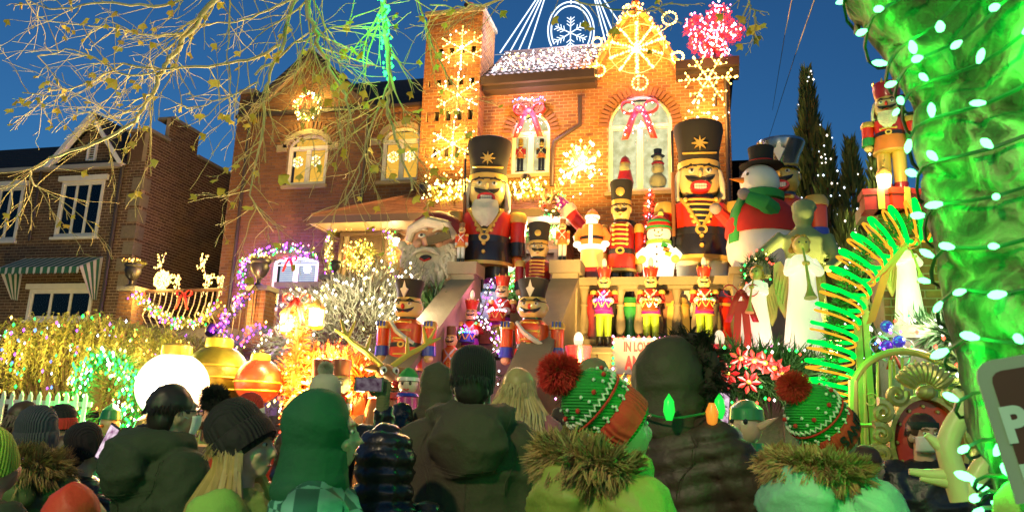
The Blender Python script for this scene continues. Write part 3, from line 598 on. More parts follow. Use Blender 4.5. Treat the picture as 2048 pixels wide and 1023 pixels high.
def nutcracker(name, label, px, ytop, Y, zb, o, yaw=0, group=None, H=None, cat='nutcracker'):
    p = at(px, ytop, Y); H = H or (p.z-zb)
    # the base stands below the picked top point; the column of pixels leans, so take x half way down
    mid = at(px, ytop, Y); t = thing(name, label, cat, (mid.x, Y, zb), yaw, group, H)
    g = dict(zl=.39, zs=.40, zb=.50, zn=.655, zh=.80, rt=.112, rh=.082, hat=(.078, .082, .1), legs=WHT, boot=BLK, skirt=BLK, coat=RED, trim=GOLD, belt=BLK, hatm=HATB, sleeve=RED, cuff=BLK, ep=GOLD, hand=SKIN, face=SKIN, hair=None, beard=None, mouth='open', chest='bars', nose=False, badge='star', plume=None, armx=.145, armr=.032, arms='down', band=None, bars=4, skf=1.12, armz=None, vest=BLK); g.update(o)
    G = lambda k: g[k]
    zl, zsk, zbt, zn, zh, rt, rh = (G(k) for k in ('zl', 'zs', 'zb', 'zn', 'zh', 'rt', 'rh')); sy = .8
    fy = lambda x, r: -sqrt(max(1e-6, r*r-x*x))*sy
    lo = rt*.48; lr = rt*.46
    for s in (-1, 1):
        MB().lathe([(lr*.78, .09), (lr*.9, .16), (lr, zl*.7), (lr*1.02, zl+.02)], (s*lo, 0, 0), 12).build('leg', G('legs'), t)
        b = MB(); b.lathe([(lr*1.0, .012), (lr*.95, .05), (lr*.9, .1), (lr*1.02, .125), (lr*1.02, .14)], (s*lo, 0, 0), 12); b.ell((s*lo, -lr*.8, .028), (lr*.85, lr*1.3, .03), 10, 6); b.build('boot', G('boot'), t)
    MB().bb(-rt*1.35, rt*1.35, -rt*1.15, rt*1.0, -.0, .013).build('base', G('boot'), t)
    MB().lathe([(rt*G('skf'), zsk-.02), (rt*(G('skf')+.02), zsk-.005), (rt*1.0, zbt-.02), (rt*.93, zbt+.005)], n=20, sy=sy).build('coat_skirt', G('skirt'), t)
    MB().lathe([(rt*1.0, zsk-.024), (rt*G('skf')+.006, zsk-.024), (rt*G('skf')+.006, zsk-.008), (rt*1.0, zsk-.008)], n=20, sy=sy).build('hem_trim', G('trim'), t)
    MB().lathe([(rt*.95, zbt-.015), (rt*.99, zbt-.015), (rt*.99, zbt+.015), (rt*.95, zbt+.015)], n=20, sy=sy).build('belt', G('belt'), t)
    MB().ring([(.026*cos(a), zbt+.022*sin(a)) for a in [i*pi/6 for i in range(12)]], [(.015*cos(a), zbt+.012*sin(a)) for a in [i*pi/6 for i in range(12)]], fy(0, rt)-.006, fy(0, rt)+.008).build('buckle', G('trim'), t)
    tz = zn-zbt
    MB().lathe([(rt*.92, zbt), (rt*.96, zbt+tz*.25), (rt*1.02, zbt+tz*.6), (rt*.98, zbt+tz*.8), (rt*.72, zbt+tz*.95), (rt*.5, zn+.004)], n=24, sy=sy).build('torso', G('coat'), t)
    MB().lathe([(rt*.58, zn-.018), (rt*.60, zn-.01), (rt*.60, zn+.012), (rt*.5, zn+.02)], n=16, sy=sy).build('collar', G('belt'), t)
    def chest_line(x0, z0_, x1, z1_, r, k=7):
        P = [];
        for i in range(k):
            x, z = lerp(x0, x1, i/(k-1)), lerp(z0_, z1_, i/(k-1)); P.append((x, fy(x, rt*(1.0 if z < zbt+tz*.75 else .92))-.003, z))
        return P
    ch = G('chest')
    if ch in ('bars', 'plate'):
        if ch == 'plate':
            V = MB()
            rows = 9
            vs = []
            for i in range(rows):
                f_ = i/(rows-1); z = zbt+tz*(.1+.8*f_); hw_ = rt*(.06+.62*f_)
                for j in range(7): x = lerp(-hw_, hw_, j/6); rr = rt*(1.03 if f_ < .8 else .93); vs.append((x, fy(x, rr)-.004, z))
            V.add(vs, [(i*7+j, i*7+j+1, (i+1)*7+j+1, (i+1)*7+j) for i in range(rows-1) for j in range(6)]); V.build('vest', G('vest'), t)
            for s in (-1, 1): MB().tube([(s*rt*.08, fy(rt*.08, rt*1.04)-.006, zbt+tz*.1)]+[(s*rt*(.06+.62*f_), fy(rt*(.06+.62*f_), rt*(1.03 if f_ < .8 else .93))-.006, zbt+tz*(.1+.8*f_)) for f_ in (.25, .5, .75, 1)], .008, 6).build('lapel_trim', G('trim'), t)
        for i in range(G('bars')):
            z = zbt+tz*(.22+.62*i/max(1, G('bars')-1)); hw_ = rt*(.25+.35*i/G('bars')) if ch == 'plate' else rt*.5
            b = MB().tube(chest_line(-hw_, z+.004, hw_, z, .006), .0065, 6)
            for s in (-1, 1): b.ell((s*hw_, fy(hw_, rt)-.006, z), .011, 6, 5)
            b.build('frogging', G('trim'), t)
        if zsk < zbt-.08 and G('bars') == 3:
            for i in range(2): MB().tube(chest_line(-rt*.5, zsk+.035+i*.045, rt*.5, zsk+.035+i*.045, .006), .0065, 6).build('frogging', G('trim'), t)
        if ch == 'plate':
            for i in range(2): disc(MB(), (0, fy(0, rt*1.1)-.008, zsk+.03+.04*i), .010, 8, .006).build('button', G('trim'), t)
    if ch == 'cross' or ch == 'sash':
        L = [(-1, 1)] if ch == 'sash' else [(-1, 1), (1, -1)]
        for (a, b) in L:
            P = chest_line(a*rt*.72, zn-.03, b*rt*.72, zbt+.01, .01, 9); q = MB(); wd = .016
            q.add([(x, y-.004, z+wd) for x, y, z in P]+[(x, y-.004, z-wd) for x, y, z in P], [(i, i+1, 10+i, 9+i) for i in range(8)]); q.build('sash' if ch == 'sash' else 'strap', WHT, t)
    # arms
    az = (zn-.02) if G('armz') is None else G('armz'); ax, ar = G('armx'), G('armr')
    for s in (-1, 1):
        x = s*ax
        if G('arms') == 'down' or (G('arms') == 'mixed' and s < 0):
            zl_ = zbt-.06
            A = MB().lathe([(ar*.9, zl_), (ar, zl_+.02), (ar*1.05, az-.05), (ar*.95, az-.015), (ar*.5, az)], (x, 0, 0), 12).build('arm', G('sleeve'), t)
            MB().lathe([(ar*1.02, zl_-.012), (ar*1.2, zl_-.01), (ar*1.12, zl_+.055), (ar*1.02, zl_+.056)], (x, 0, 0), 12).build('cuff', G('cuff'), A)
            MB().ell((x, -.005, zl_-.03), (ar*.8, ar*.9, .03), 10, 6).build('hand', G('hand'), A)
        else:
            el = (x*1.06, .0, zbt+.06); hd = (x*.62, -rt*1.15, zbt+.05)
            A = MB().tube([(x*.94, 0, az-.02), el, hd], [ar, ar*.95, ar*.85], 10).build('arm', G('sleeve'), t)
            d = (Vector(hd)-Vector(el)); MB().tube([Vector(el)+d*.72, Vector(el)+d*.98], [ar*1.15, ar*1.2], 10).build('cuff', G('cuff'), A)
            MB().ell(Vector(hd)+d*.12, ar*1.05, 10, 6).build('hand', G('hand'), A)
        MB().lathe([(ar*1.25, az-.045), (ar*1.3, az-.02), (ar*1.0, az+.004), (0, az+.014)], (x*.98, 0, 0), 12).build('epaulette', G('ep'), A)
    # head
    hz = zh-zn-.01; zc = zn+.012
    hd = MB().lathe([(rh*.62, zc), (rh*.86, zc+hz*.12), (rh*1.0, zc+hz*.35), (rh*1.02, zc+hz*.65), (rh*.96, zc+hz*.9), (rh*.9, zh+.005)], n=20, sy=.9).build('head', G('face'), t)
    fh = lambda x: -sqrt(max(1e-6, rh*rh-x*x))*.9
    ze = zc+hz*.72
    for s in (-1, 1):
        x = s*rh*.40; MB().ell((x, fh(x)+.002, ze), (rh*.17, .010, rh*.14), 10, 6).build('eye', WHT, hd)
        MB().ell((x, fh(x)-.005, ze), (rh*.075, .006, rh*.085), 8, 5).build('pupil', BLK, hd)
        MB().tube([(s*rh*.16, fh(.2*rh)-.003, ze+rh*.20), (s*rh*.42, fh(.42*rh)-.004, ze+rh*.32), (s*rh*.68, fh(.68*rh)-.003, ze+rh*.20)], [.003, .007, .003], 6).build('eyebrow', BLK, hd)
        MB().tube([(0, fh(0)-.006, ze-rh*.50), (s*rh*.30, fh(.3*rh)-.010, ze-rh*.52), (s*rh*.55, fh(.55*rh)-.009, ze-rh*.40), (s*rh*.70, fh(.7*rh)-.006, ze-rh*.24)], [.007, .013, .009, .003], 7).build('moustache', BLK, hd)
        if not G('hair'): MB().ell((s*rh*1.0, 0, ze-rh*.2), (.010, .018, .022), 8, 6).build('ear', G('face'), hd)
    MB().ell((0, fh(0)-.012, ze-rh*.22), (rh*.13, .018, rh*.2), 8, 6).build('nose', RED if G('nose') else G('face'), hd)
    zm = zc+hz*.17
    if G('mouth') == 'open':
        a = [(rh*.50*cos(i*pi/8), zm+rh*.30*sin(i*pi/8)) for i in range(16)]; b = [(rh*.36*cos(i*pi/8), zm+rh*.17*sin(i*pi/8)) for i in range(16)]
        m_ = MB().ring(a, b, fh(0)-.012, fh(0)+.03).build('lips', RED, hd)
        MB().prism(b, fh(0)-.004, fh(0)+.03).build('mouth_cavity', BLK, hd)
        for i in range(5):
            for r_ in (0, 1): MB().box((rh*(-.24+.12*i), fh(0)-.006, zm+rh*(.075-.15*r_)), (rh*.11, .012, rh*.125)).build('tooth', WHT, m_)
    else: MB().ell((0, fh(0)-.004, zm+rh*.1), (rh*.16, .008, rh*.05), 8, 5).build('lips', RED, hd)
    if G('beard'):
        bz = G('beard'); q = MB(); rows = 8; vs = []
        for i in range(rows):
            f_ = i/(rows-1); z = lerp(zm-rh*.15, bz, f_); w_ = rh*(.62+.14*sin(pi*f_))*(1-f_**3*.75)
            for j in range(7): x = lerp(-w_, w_, j/6); vs.append((x, min(fh(0), fy(0, rt)*(1 if z < zn else .0))-.015-.02*cos(x/w_*1.4)+rnd(-.004, .004), z))
        q.add(vs, [(i*7+j, i*7+j+1, (i+1)*7+j+1, (i+1)*7+j) for i in range(rows-1) for j in range(6)]); k = len(q.v)
        q.add([(x, y+.03, z) for x, y, z in vs], [(i*7+j, (i+1)*7+j, (i+1)*7+j+1, i*7+j+1) for i in range(rows-1) for j in range(6)]); q.build('beard', HAIR, hd, smooth=60)
    if G('hair'):
        q = MB(); n_ = 18; prof = [(1.0, zh-.005), (1.16, zc+hz*.75), (1.28, zc+hz*.35), (1.3, zc-hz*.1), (1.12, zc-hz*.22)]; vs = []
        for (k, z) in prof:
            for j in range(n_): a = pi*(-.12)+(pi*1.24)*j/(n_-1); vs.append((rh*k*cos(a), rh*k*.92*sin(a)+.006, z+(.006 if j % 2 else 0)))
        q.add(vs, [(i*n_+j, i*n_+j+1, (i+1)*n_+j+1, (i+1)*n_+j) for i in range(len(prof)-1) for j in range(n_-1)])
        o_ = q.build('hair', HAIR, hd, smooth=60); sm = o_.modifiers.new('solid', 'SOLIDIFY'); sm.thickness = .02
    # hat
    h0, h1, h2 = G('hat'); hh = 1-zh
    ht = MB().lathe([(h0, zh-.012), (h1, zh+hh*.35), (h2, zh+hh*.85), (h2*.97, zh+hh*.95), (h2*.8, 1.0), (0, 1.0+hh*.05)], n=20, sy=.95).build('hat', G('hatm'), t)
    MB().lathe([(h0*1.0, zh-.014), (h0*1.06, zh-.012), (h0*1.06, zh+.014), (h0, zh+.016)], n=20, sy=.95).build('hat_band', G('band') or G('trim'), ht)
    v = MB(); vs = []; vk = 1.0 if G('badge') == 'diamond' else .30
    for j in range(11): a = pi+pi*j/10; vs += [(h0*.98*cos(a), h0*.93*sin(a), zh-.004), (h0*(1+.25*vk)*cos(a), h0*(.93+.52*vk)*sin(a), zh-.016)]
    v.add(vs, [(2*j, 2*j+1, 2*j+3, 2*j+2) for j in range(10)]); o_ = v.build('visor', G('belt'), ht); sm = o_.modifiers.new('solid', 'SOLIDIFY'); sm.thickness = .005
    zz = zh+hh*.40; rr = lerp(h1, h2, .15)*.95+.004
    if G('badge') == 'star':
        star(MB(), (0, -rr-.004, zz), .034, .006, 8, .012).build('badge', G('trim'), ht)
        P = [(h1*1.02*sin(a), -h1*.97*cos(a)-.002, zh+hh*.34-.03*cos(a)) for a in [-.9+.3*i for i in range(7)]]; MB().tube(P, .005, 6).build('hat_cord', G('trim'), ht)
    elif G('badge') == 'diamond':
        MB().prism([(0, zz-.05), (.028, zz+.01), (.012, zz+.02), (0, zz+.07), (-.012, zz+.02), (-.028, zz+.01)], -rr-.012, -rr+.004).build('badge', WHT, ht)
        P = [(h0*1.12*sin(a), -h0*1.1*cos(a), zh+.012-.02*cos(a)) for a in [-1.4+.35*i for i in range(9)]]; MB().tube(P, .007, 6).build('chin_strap', G('trim'), ht)
    elif G('badge') == 'disc': disc(MB(), (0, -rr-.006, zz), .026, 12, .006).build('badge', G('trim'), ht)
    elif G('badge') == 'crown':
        for i in range(7):
            a = 2*pi*i/7; MB().box((h2*.95*cos(a), h2*.9*sin(a), 1.0), (.02, .02, .04), rz=a, taper=.2).build('crown_point', G('trim'), ht)
    if G('plume'): MB().lathe([(.012, 1.0), (.030, 1.03), (.034, 1.07), (.022, 1.115), (0, 1.13)], n=10).build('plume', G('plume'), ht)
    return t
GIANT = dict(hair=True, chest='plate', bars=5, badge='star', armx=.150, armr=.036, rt=.118, rh=.086, hat=(.086, .088, .108))
T1 = nutcracker('nutcracker', 'giant nutcracker with long white beard beside the red brick porch', 980, 282, 13.75, DECK, {**GIANT, 'beard': .545, 'legs': BLK, 'skirt': BLK, 'cuff': BLK, 'hand': ORG}, R(12), 'giant nutcrackers')
T2 = nutcracker('nutcracker', 'giant nutcracker with bared teeth and long rifle behind the balustrade', 1396, 250, 13.75, DECK, {**GIANT, 'legs': WHT, 'ep': GOLD}, R(4), 'giant nutcrackers')
def rifle(label, x, y, z0, z1, lean=0):
    r_ = thing('toy_rifle', label, 'rifle', (x, y, z0)); h = z1-z0
    MB().tube([(0, 0, 0), (lean*.35, 0, h*.35)], [.06, .035], 8).build('stock', mat('rifle_wood', (.25, .1, .03), .4, .2), r_)
    MB().tube([(lean*.35, 0, h*.34), (lean, 0, h)], .022, 8).build('barrel', BLK, r_); MB().tube([(lean*.5, 0, h*.5), (lean*.8, 0, h*.8)], .034, 8).build('forestock', mat('rifle_wood', (.25, .1, .03)), r_)
    MB().bb(-.06, .0, -.03, .03, 0, .12).build('butt_plate', GOLD, r_)
    return r_
p0 = at(1350, 535, 13.35); p1 = at(1344, 262, 13.35); rifle('long toy rifle held beside the giant nutcracker with bared teeth', p0.x, 13.35, DECK, p1.z, p1.x-p0.x)
p0 = at(935, 420, 13.5); p1 = at(929, 318, 13.5); rifle('toy rifle standing beside the bearded giant nutcracker', p0.x+.02, 13.5, DECK, p1.z, p1.x-p0.x)
nutcracker('nutcracker', 'tall slim red nutcracker with black trousers between the lit santa and snowman', 1243, 362, 13.7, DECK, dict(zl=.43, zs=.47, zb=.565, zn=.745, zh=.86, rt=.078, rh=.052, hat=(.056, .06, .068), legs=BLK, coat=DRED, skirt=RED, sleeve=RED, cuff=GOLD, badge='disc', bars=5, mouth='shut', armx=.105, armr=.024), 0)
nutcracker('nutcracker', 'dark red nutcracker with gold frogging at the top of the steps', 1079, 446, 13.2, DECK, dict(zl=.36, zs=.40, zb=.52, zn=.70, zh=.83, rt=.105, rh=.072, hat=(.072, .08, .09), legs=BLK, coat=DRED, skirt=DRED, sleeve=DRED, cuff=BLK, badge='disc', bars=5, mouth='shut', armx=.15, armr=.034), R(5))
SOL = dict(zl=.39, zs=.40, zb=.545, zn=.725, zh=.855, rt=.112, rh=.098, hat=(.078, .085, .105), coat=ORR, skirt=ORR, sleeve=ORR, cuff=BLU, ep=GOLD, hand=SKIN, chest='bars', bars=3, badge='diamond', mouth='shut', nose=True, legs=BLU, armx=.172, armr=.042, skf=1.1)
def zfoot(px, py, Y): return at(px, py, Y).z
ps = thing('stone_plinth', 'low stone plinth under the toy soldier by the lit shrub', 'plinth', (at(820, 700, 10.3).x, 10.3, YARD)); MB().bb(-.3, .3, -.26, .26, 0, .22).build('block', stone, ps); MB().bb(-.34, .34, -.3, .3, .22, .28).build('cap', stone, ps)
def soldier(label, px, Y, zb, py):
    t = nutcracker('toy_soldier', label, px, py, Y, zb, SOL, 0, 'big toy soldiers by the steps', cat='toy soldier')
    for s_ in (-1, 1):
        for k in (-1, 0, 1): MB().box((s_*.172+k*.024, -.05, .69), (.012, .012, .035)).build('epaulette_slot', BLU, t)
    MB().tube([(-.085, -.09, .70), (-.03, -.108, .63), (.05, -.106, .575), (.09, -.085, .552)], [.012, .017, .017, .012], 6).build('sash', WHT, t)
    return t
soldier('big orange toy soldier standing by the white lit shrub', 820, 10.3, YARD+.28, 560)
soldier('big orange toy soldier standing before the stone steps', 1067, 10.72, .13+8*rise, 558)
DRUM = dict(zl=.40, zs=.42, zb=.52, zn=.73, zh=.87, rt=.105, rh=.075, hat=(.062, .075, .09), coat=RED, skirt=PURP, sleeve=DRED, cuff=WHT, ep=GOLD, hand=WHT, chest='cross', badge='crown', hatm=RED, mouth='shut', legs=LIME, armx=.135, armr=.035, arms='fwd', face=SKIN, beard=None)
def drummer(label, px, ytop, ybot, Y, drumc, zb=None, group='drummer nutcrackers', glowc=None, o={}):
    pb = at(px, ybot, Y); zb = pb.z if zb is None else zb
    t = nutcracker('drummer_nutcracker', label, px, ytop, Y, zb, {**DRUM, **o}, rnd(-.08, .08), group)
    t.location.x = (at(px, ytop, Y).x+pb.x)/2
    d = MB().lathe([(.10, .44), (.10, .455), (.092, .46), (.092, .545), (.10, .55), (.10, .565)], (0, -.16, 0), 14).build('drum', drumc, t)
    MB().lathe([(0, .564), (.094, .567)], (0, -.16, 0), 14).build('drum_skin', WHT, d)
    for i in range(6):
        a = pi+pi*(i+.5)/6; MB().box((.094*cos(a), -.16+.094*sin(a), .505), (.012, .012, .08), ry=.5*(1 if i % 2 else -1)).build('drum_cord', GOLD, d)
    if glowc:
        bulbs('fairy_lights', [(rnd(-.1, .1), -.12-rnd(0, .02), rnd(.5, .70)) for i in range(9)]+[(.1*cos(a), -.16+.1*sin(a), .56) for a in [pi+i*.3 for i in range(11)]], .011, glowc, t, 9)
    return t
ZB = .0
for px, ytop, lab, dc, gc in ((1208, 536, 'drummer nutcracker with purple lit drum before the balustrade', PURP, ['purple', 'blue', 'pink']), (1302, 535, 'drummer nutcracker with red drum in the middle before the balustrade', ORR, ['orange', 'yellow']), (1409, 534, 'drummer nutcracker with green lights on its coat before the balustrade', RED, ['green', 'yellow'])):
    Yd = TB-.42; br = thing('wall_bracket', 'stone shelf below the '+lab.split(' before')[0], 'shelf', (at(px, 690, Yd).x, Yd, fz(px, 696, Yd)))
    MB().bb(-.2, .2, -.16, .36, -.08, 0).build('slab', stone, br); MB().prism([(-.12, -.08), (.12, -.08), (.08, -.3), (-.08, -.3)], .1, .36).build('corbel', stone, br)
    d = drummer(lab, px, ytop, 696, Yd, dc, None, 'drummer nutcrackers', gc)
    MB().ell((0, 0, 1.06), (.032, .032, .07), 10, 8).build('hat_finial', mat('candle_bulb', (.75, .68, .5), .4, em=((1, .75, .45), .25)), d)
drummer('drummer nutcracker with blue lights and white bulb on the lower steps', 941, 600, 735, 12.1, BLU, .13+13*rise, None, ['blue', 'purple', 'green'])
for o_ in [bpy.data.objects['drummer_nutcracker.003']]: MB().ell((0, 0, 1.06), (.03, .03, .075), 10, 8).build('hat_finial', mat('candle_bulb', (.75, .68, .5)), o_)
drummer('drummer nutcracker with white lights in the middle of the steps', 1003, 552, 720, 12.5, RED, .13+15*rise, None, ['white', 'cool', 'pink'])
TOY = dict(zl=.42, zs=.43, zb=.53, zn=.74, zh=.87, rt=.10, rh=.075, hat=(.06, .065, .07), coat=ORR, skirt=ORG, sleeve=ORR, cuff=WHT, chest='cross', badge='none', mouth='shut', legs=WHT, belt=ORR, hatm=BROWN, armx=.13, armr=.03)
for px, yt, yb, Y, lab in ((925, 446, 535, TB-.15, 'small toy soldier with crossed straps on the pillar beside the santa face'), (1126, 438, 533, TB-.15, 'small toy soldier with crossed straps on the pillar beside the lit santa')):
    t = nutcracker('toy_soldier', lab, px, yt, Y, 4.302, TOY, 0, None, cat='toy soldier')
nutcracker('toy_soldier', 'small toy soldier with crossed straps at the foot of the cheek wall', 904, 652, 11.3, .13+10*rise, {**TOY, 'coat': ORG}, 0, None, cat='toy soldier')
# tall nutcracker behind the big snowman, crowned nutcracker on the gate pillar
nutcracker('nutcracker', 'blue trousered nutcracker in silver crown behind the big snowman', 1560, 283, 12.9, YARD+1.75, dict(zl=.43, zs=.45, zb=.55, zn=.72, zh=.86, rt=.10, rh=.08, hat=(.07, .085, .115), legs=BLU, boot=BLU, coat=ORR, skirt=ORR, sleeve=ORR, cuff=BLU, badge='diamond', bars=3, hatm=mat('silver_foil', (.4, .42, .4), .2, metal=.9), armx=.15, armr=.045, face=GOLD, ep=GOLD), R(-10))
NR = nutcracker('nutcracker', 'white bearded nutcracker king in red coat holding a lantern', 1772, 168, 8.3, at(1790, 402, 8.3).z, dict(zl=.40, zs=.42, zb=.55, zn=.70, zh=.85, rt=.115, rh=.10, hat=(.085, .10, .105), legs=GOLD, boot=DRED, coat=RED, skirt=ORG, sleeve=RED, cuff=GRN, badge='crown', hatm=DRED, beard=.58, hair=True, trim=GOLD, armx=.16, armr=.045, bars=2, mouth='shut', nose=True), R(-18))
# ---------------------------------------------------------------- snowmen, santas, angels
def lit(name, c, s): return mat('lit_'+name, c, .45, .1, 5, .003, 20, em=(c, s, 1))
SNOW = mat('snow_plastic', (.80, .78, .70), .4, .08, 5, .002, 25); FELT = mat('red_felt', (.55, .03, .02), .9, .15, 8, .004, 60); GFELT = mat('green_felt', (.03, .30, .06), .9, .15, 8, .004, 60); BFELT = mat('black_felt', (.018, .018, .018), .85, .2, 8, .003, 50)
CARROT = enamel('carrot', (.8, .25, .03))
def hat_top(parent, c, r, h, m=BFELT, band=FELT, tilt=0, name='top_hat'):
    M_ = Matrix.Rotation(tilt, 3, 'Y'); q = MB().lathe([(r*1.75, 0), (r*1.78, .02*h), (r*1.0, .06*h), (r*.95, .5*h), (r*1.05, h), (0, h)], c, 18, M=M_).build(name, m, parent)
    MB().lathe([(r*1.0, .07*h), (r*1.04, .07*h), (r*1.01, .27*h), (r*.95, .27*h)], c, 18, M=M_).build('hat_band', band, q); return q
# big snowman in profile on a stone pier
sb = at(1528, 545, 11.9); pier = thing('stone_pier', 'tall stone pier carrying the big snowman with red jumper', 'pier', (sb.x, 11.9, YARD))
MB().bb(-.45, .45, -.4, .4, 0, sb.z-YARD-.1).build('shaft', stone2, pier); MB().bb(-.52, .52, -.47, .47, sb.z-YARD-.1, sb.z-YARD).build('cap', stone, pier)
SN = thing('snowman', 'big snowman in red jumper, green scarf and black top hat', 'snowman', (sb.x, 11.9, sb.z), R(-62)); hs = at(1528, 310, 11.9).z-sb.z
MB().lathe([(0, 0), (.42, .02), (.52, .2), (.545, .4), (.50, .62), (.40, .8), (.3, .9)], n=24).build('body', SNOW, SN)
MB().lathe([(.555, .56), (.56, .62), (.535, .78), (.46, .95), (.36, 1.06), (.30, 1.10)], n=24).build('jumper', FELT, SN)
hd = MB().ell((0, -.02, hs*.76), (.29, .30, .28), 18, 12).build('head', SNOW, SN)
MB().lathe([(.05, 0), (.03, .12), (0, .25)], (0, -.3, hs*.76), 10, M=Matrix.Rotation(pi/2, 3, 'X')).build('nose', CARROT, hd)
for s in (-1, 1): MB().ell((s*.10, -.28, hs*.80), .028, 8, 6).build('eye', BLK, hd)
MB().lathe([(.30, hs*.59), (.34, hs*.60), (.34, hs*.66), (.28, hs*.68)], n=18).build('scarf', GFELT, SN)
sc_ = MB(); P = [(.05, -.36, hs*.62), (.06, -.5, hs*.5), (.05, -.54, hs*.36), (.06, -.55, hs*.22)]
for i, q in enumerate(P): pass
sc_.add([(x-.11, y, z) for x, y, z in P]+[(x+.11, y, z) for x, y, z in P], [(i, i+1, i+5, i+4) for i in range(3)]); o_ = sc_.build('scarf_end', GFELT, SN); o_.modifiers.new('s', 'SOLIDIFY').thickness = .05
hat_top(hd, (0, .02, hs*.90), .19, .3, tilt=0)
for s in (-1, 1): MB().tube([(s*.42, -.1, .86), (s*.52, -.28, .92), (s*.42, -.5, 1.02)], [.14, .12, .09], 10).build('arm', FELT if s < 0 else GFELT, SN); 
for s in (-1, 1): MB().ell((s*.42, -.55, 1.06), (.09, .10, .09), 10, 8).build('mitten', mat('grey_mitten', (.3, .25, .25), .9, .2), SN)
LS_Z = lambda x, y, Y: at(x, y, Y).z
# lit plastic snowman and santa on the terrace
LS = thing('lit_snowman', 'glowing plastic snowman with striped red hat behind the balustrade', 'snowman', (at(1318, 500, 13.4).x, 13.4, at(1318, 568, 13.4).z), 0); hh = at(1318, 423, 13.4).z-LS_Z(1318, 568, 13.4); k = hh/2.5
LS.scale = (k,)*3; MB().bb(-.5, .5, -.4, .4, (DECK-LS.location.z)/k, -.002).build('crate', BROWN, LS)
LW = lit('warm_white', (1, .86, .58), 1.3); LW2 = lit('warm_head', (1, .80, .45), .55)
MB().lathe([(.45, 0), (.52, .3), (.55, .7), (.54, 1.0), (.46, 1.25), (.34, 1.4)], n=22, sy=.8).build('body', LW, LS)
h_ = MB().ell((0, 0, 1.70), (.40, .34, .37), 18, 12).build('head', LW2, LS)
MB().lathe([(.40, 1.84), (.42, 1.95), (.36, 2.1), (.22, 2.28), (.1, 2.36)], n=18, sy=.9).build('hat', RED, LS); MB().ell((.06, 0, 2.40), .10, 10, 8).build('hat_bobble', lit('yellow_green', (.7, .8, .1), .3), LS)
for z, m in ((1.86, GFELT), (2.08, GFELT)): MB().lathe([(.43 if z < 2 else .38, z), (.44 if z < 2 else .39, z+.03), (.42 if z < 2 else .35, z+.09)], n=18, sy=.9).build('hat_stripe', m, LS)
for s in (-1, 1):
    MB().ell((s*.12, -.32, 1.77), (.028, .02, .04), 8, 6).build('eye', BLK, h_); MB().tube([(s*.46, 0, 1.15), (s*.62, -.12, .95), (s*.56, -.3, .8)], [.14, .15, .12], 10).build('arm', LW, LS); MB().ell((s*.54, -.33, .78), .14, 10, 8).build('mitten', lit('amber', (1, .6, .1), .45), LS)
MB().tube([(-.14, -.32, 1.62), (-.07, -.345, 1.56), (.05, -.345, 1.56), (.14, -.32, 1.63)], .014, 6).build('smile', BLK, h_); MB().ell((0, -.36, 1.69), (.03, .06, .03), 8, 6).build('nose', CARROT, h_)
MB().lathe([(.38, 1.34), (.42, 1.36), (.42, 1.46), (.34, 1.48)], n=18, sy=.9).build('scarf', lit('scarf_green', (.25, .45, .05), .3), LS)
for i in range(3): MB().box((.20+.06*i, -.43, 1.22-.14*i), (.2, .05, .15), ry=.4).build('scarf_block', (GFELT, ORG, LIME)[i], LS)
for i in range(3): MB().ell((-.05, -.44+.01*i, 1.18-.25*i), .035, 8, 6).build('button', BROWN, LS)
SA = thing('lit_santa', 'glowing plastic santa with white trimmed coat behind the balustrade', 'santa', (at(1184, 490, 13.4).x, 13.4, at(1184, 538, 13.4).z), 0); k = (at(1184, 418, 13.4).z-at(1184, 538, 13.4).z)/2.3; SA.scale = (k,)*3; MB().bb(-.45, .45, -.4, .4, (DECK-SA.location.z)/k, -.002).build('crate', DRED, SA)
LY = lit('yellow_coat', (1, .62, .12), .62); LR = lit('orange_coat', (1, .20, .03), .5)
MB().lathe([(.40, 0), (.43, .1), (.42, .7), (.46, .75)], n=20, sy=.85).build('legs', LY, SA); MB().lathe([(.5, .70), (.53, .76), (.52, .86), (.47, .88)], n=20, sy=.85).build('coat_trim', LW, SA)
MB().lathe([(.47, .87), (.44, 1.1), (.46, 1.4), (.36, 1.66), (.22, 1.74)], n=20, sy=.85).build('coat', LR, SA); MB().lathe([(.455, 1.08), (.47, 1.09), (.47, 1.19), (.455, 1.2)], n=20, sy=.85).build('belt', BLK, SA)
MB().bb(-.07, .07, -.42, -.36, .88, 1.6).build('coat_front', LW, SA)
h_ = MB().ell((0, -.02, 1.88), (.24, .24, .25), 16, 10).build('head', LW2, SA); MB().ell((0, -.14, 1.72), (.22, .17, .25), 14, 10).build('beard', LW, h_)
MB().lathe([(.25, 1.95), (.25, 2.03), (.2, 2.15), (.09, 2.27), (0, 2.3)], n=16).build('hat', LR, SA); MB().lathe([(.24, 1.93), (.28, 1.94), (.28, 2.02), (.24, 2.03)], n=16).build('hat_trim', LW, SA)
for s in (-1, 1): MB().ell((s*.08, -.235, 1.93), .02, 6, 5).build('eye', BLK, h_); MB().tube([(s*.40, 0, 1.5), (s*.58, -.05, 1.2), (s*.5, -.2, .95)], [.13, .14, .12], 10).build('arm', LR, SA); MB().ell((s*.52, -.2, .9), (.16, .16, .13), 10, 8).build('cuff', LW, SA)
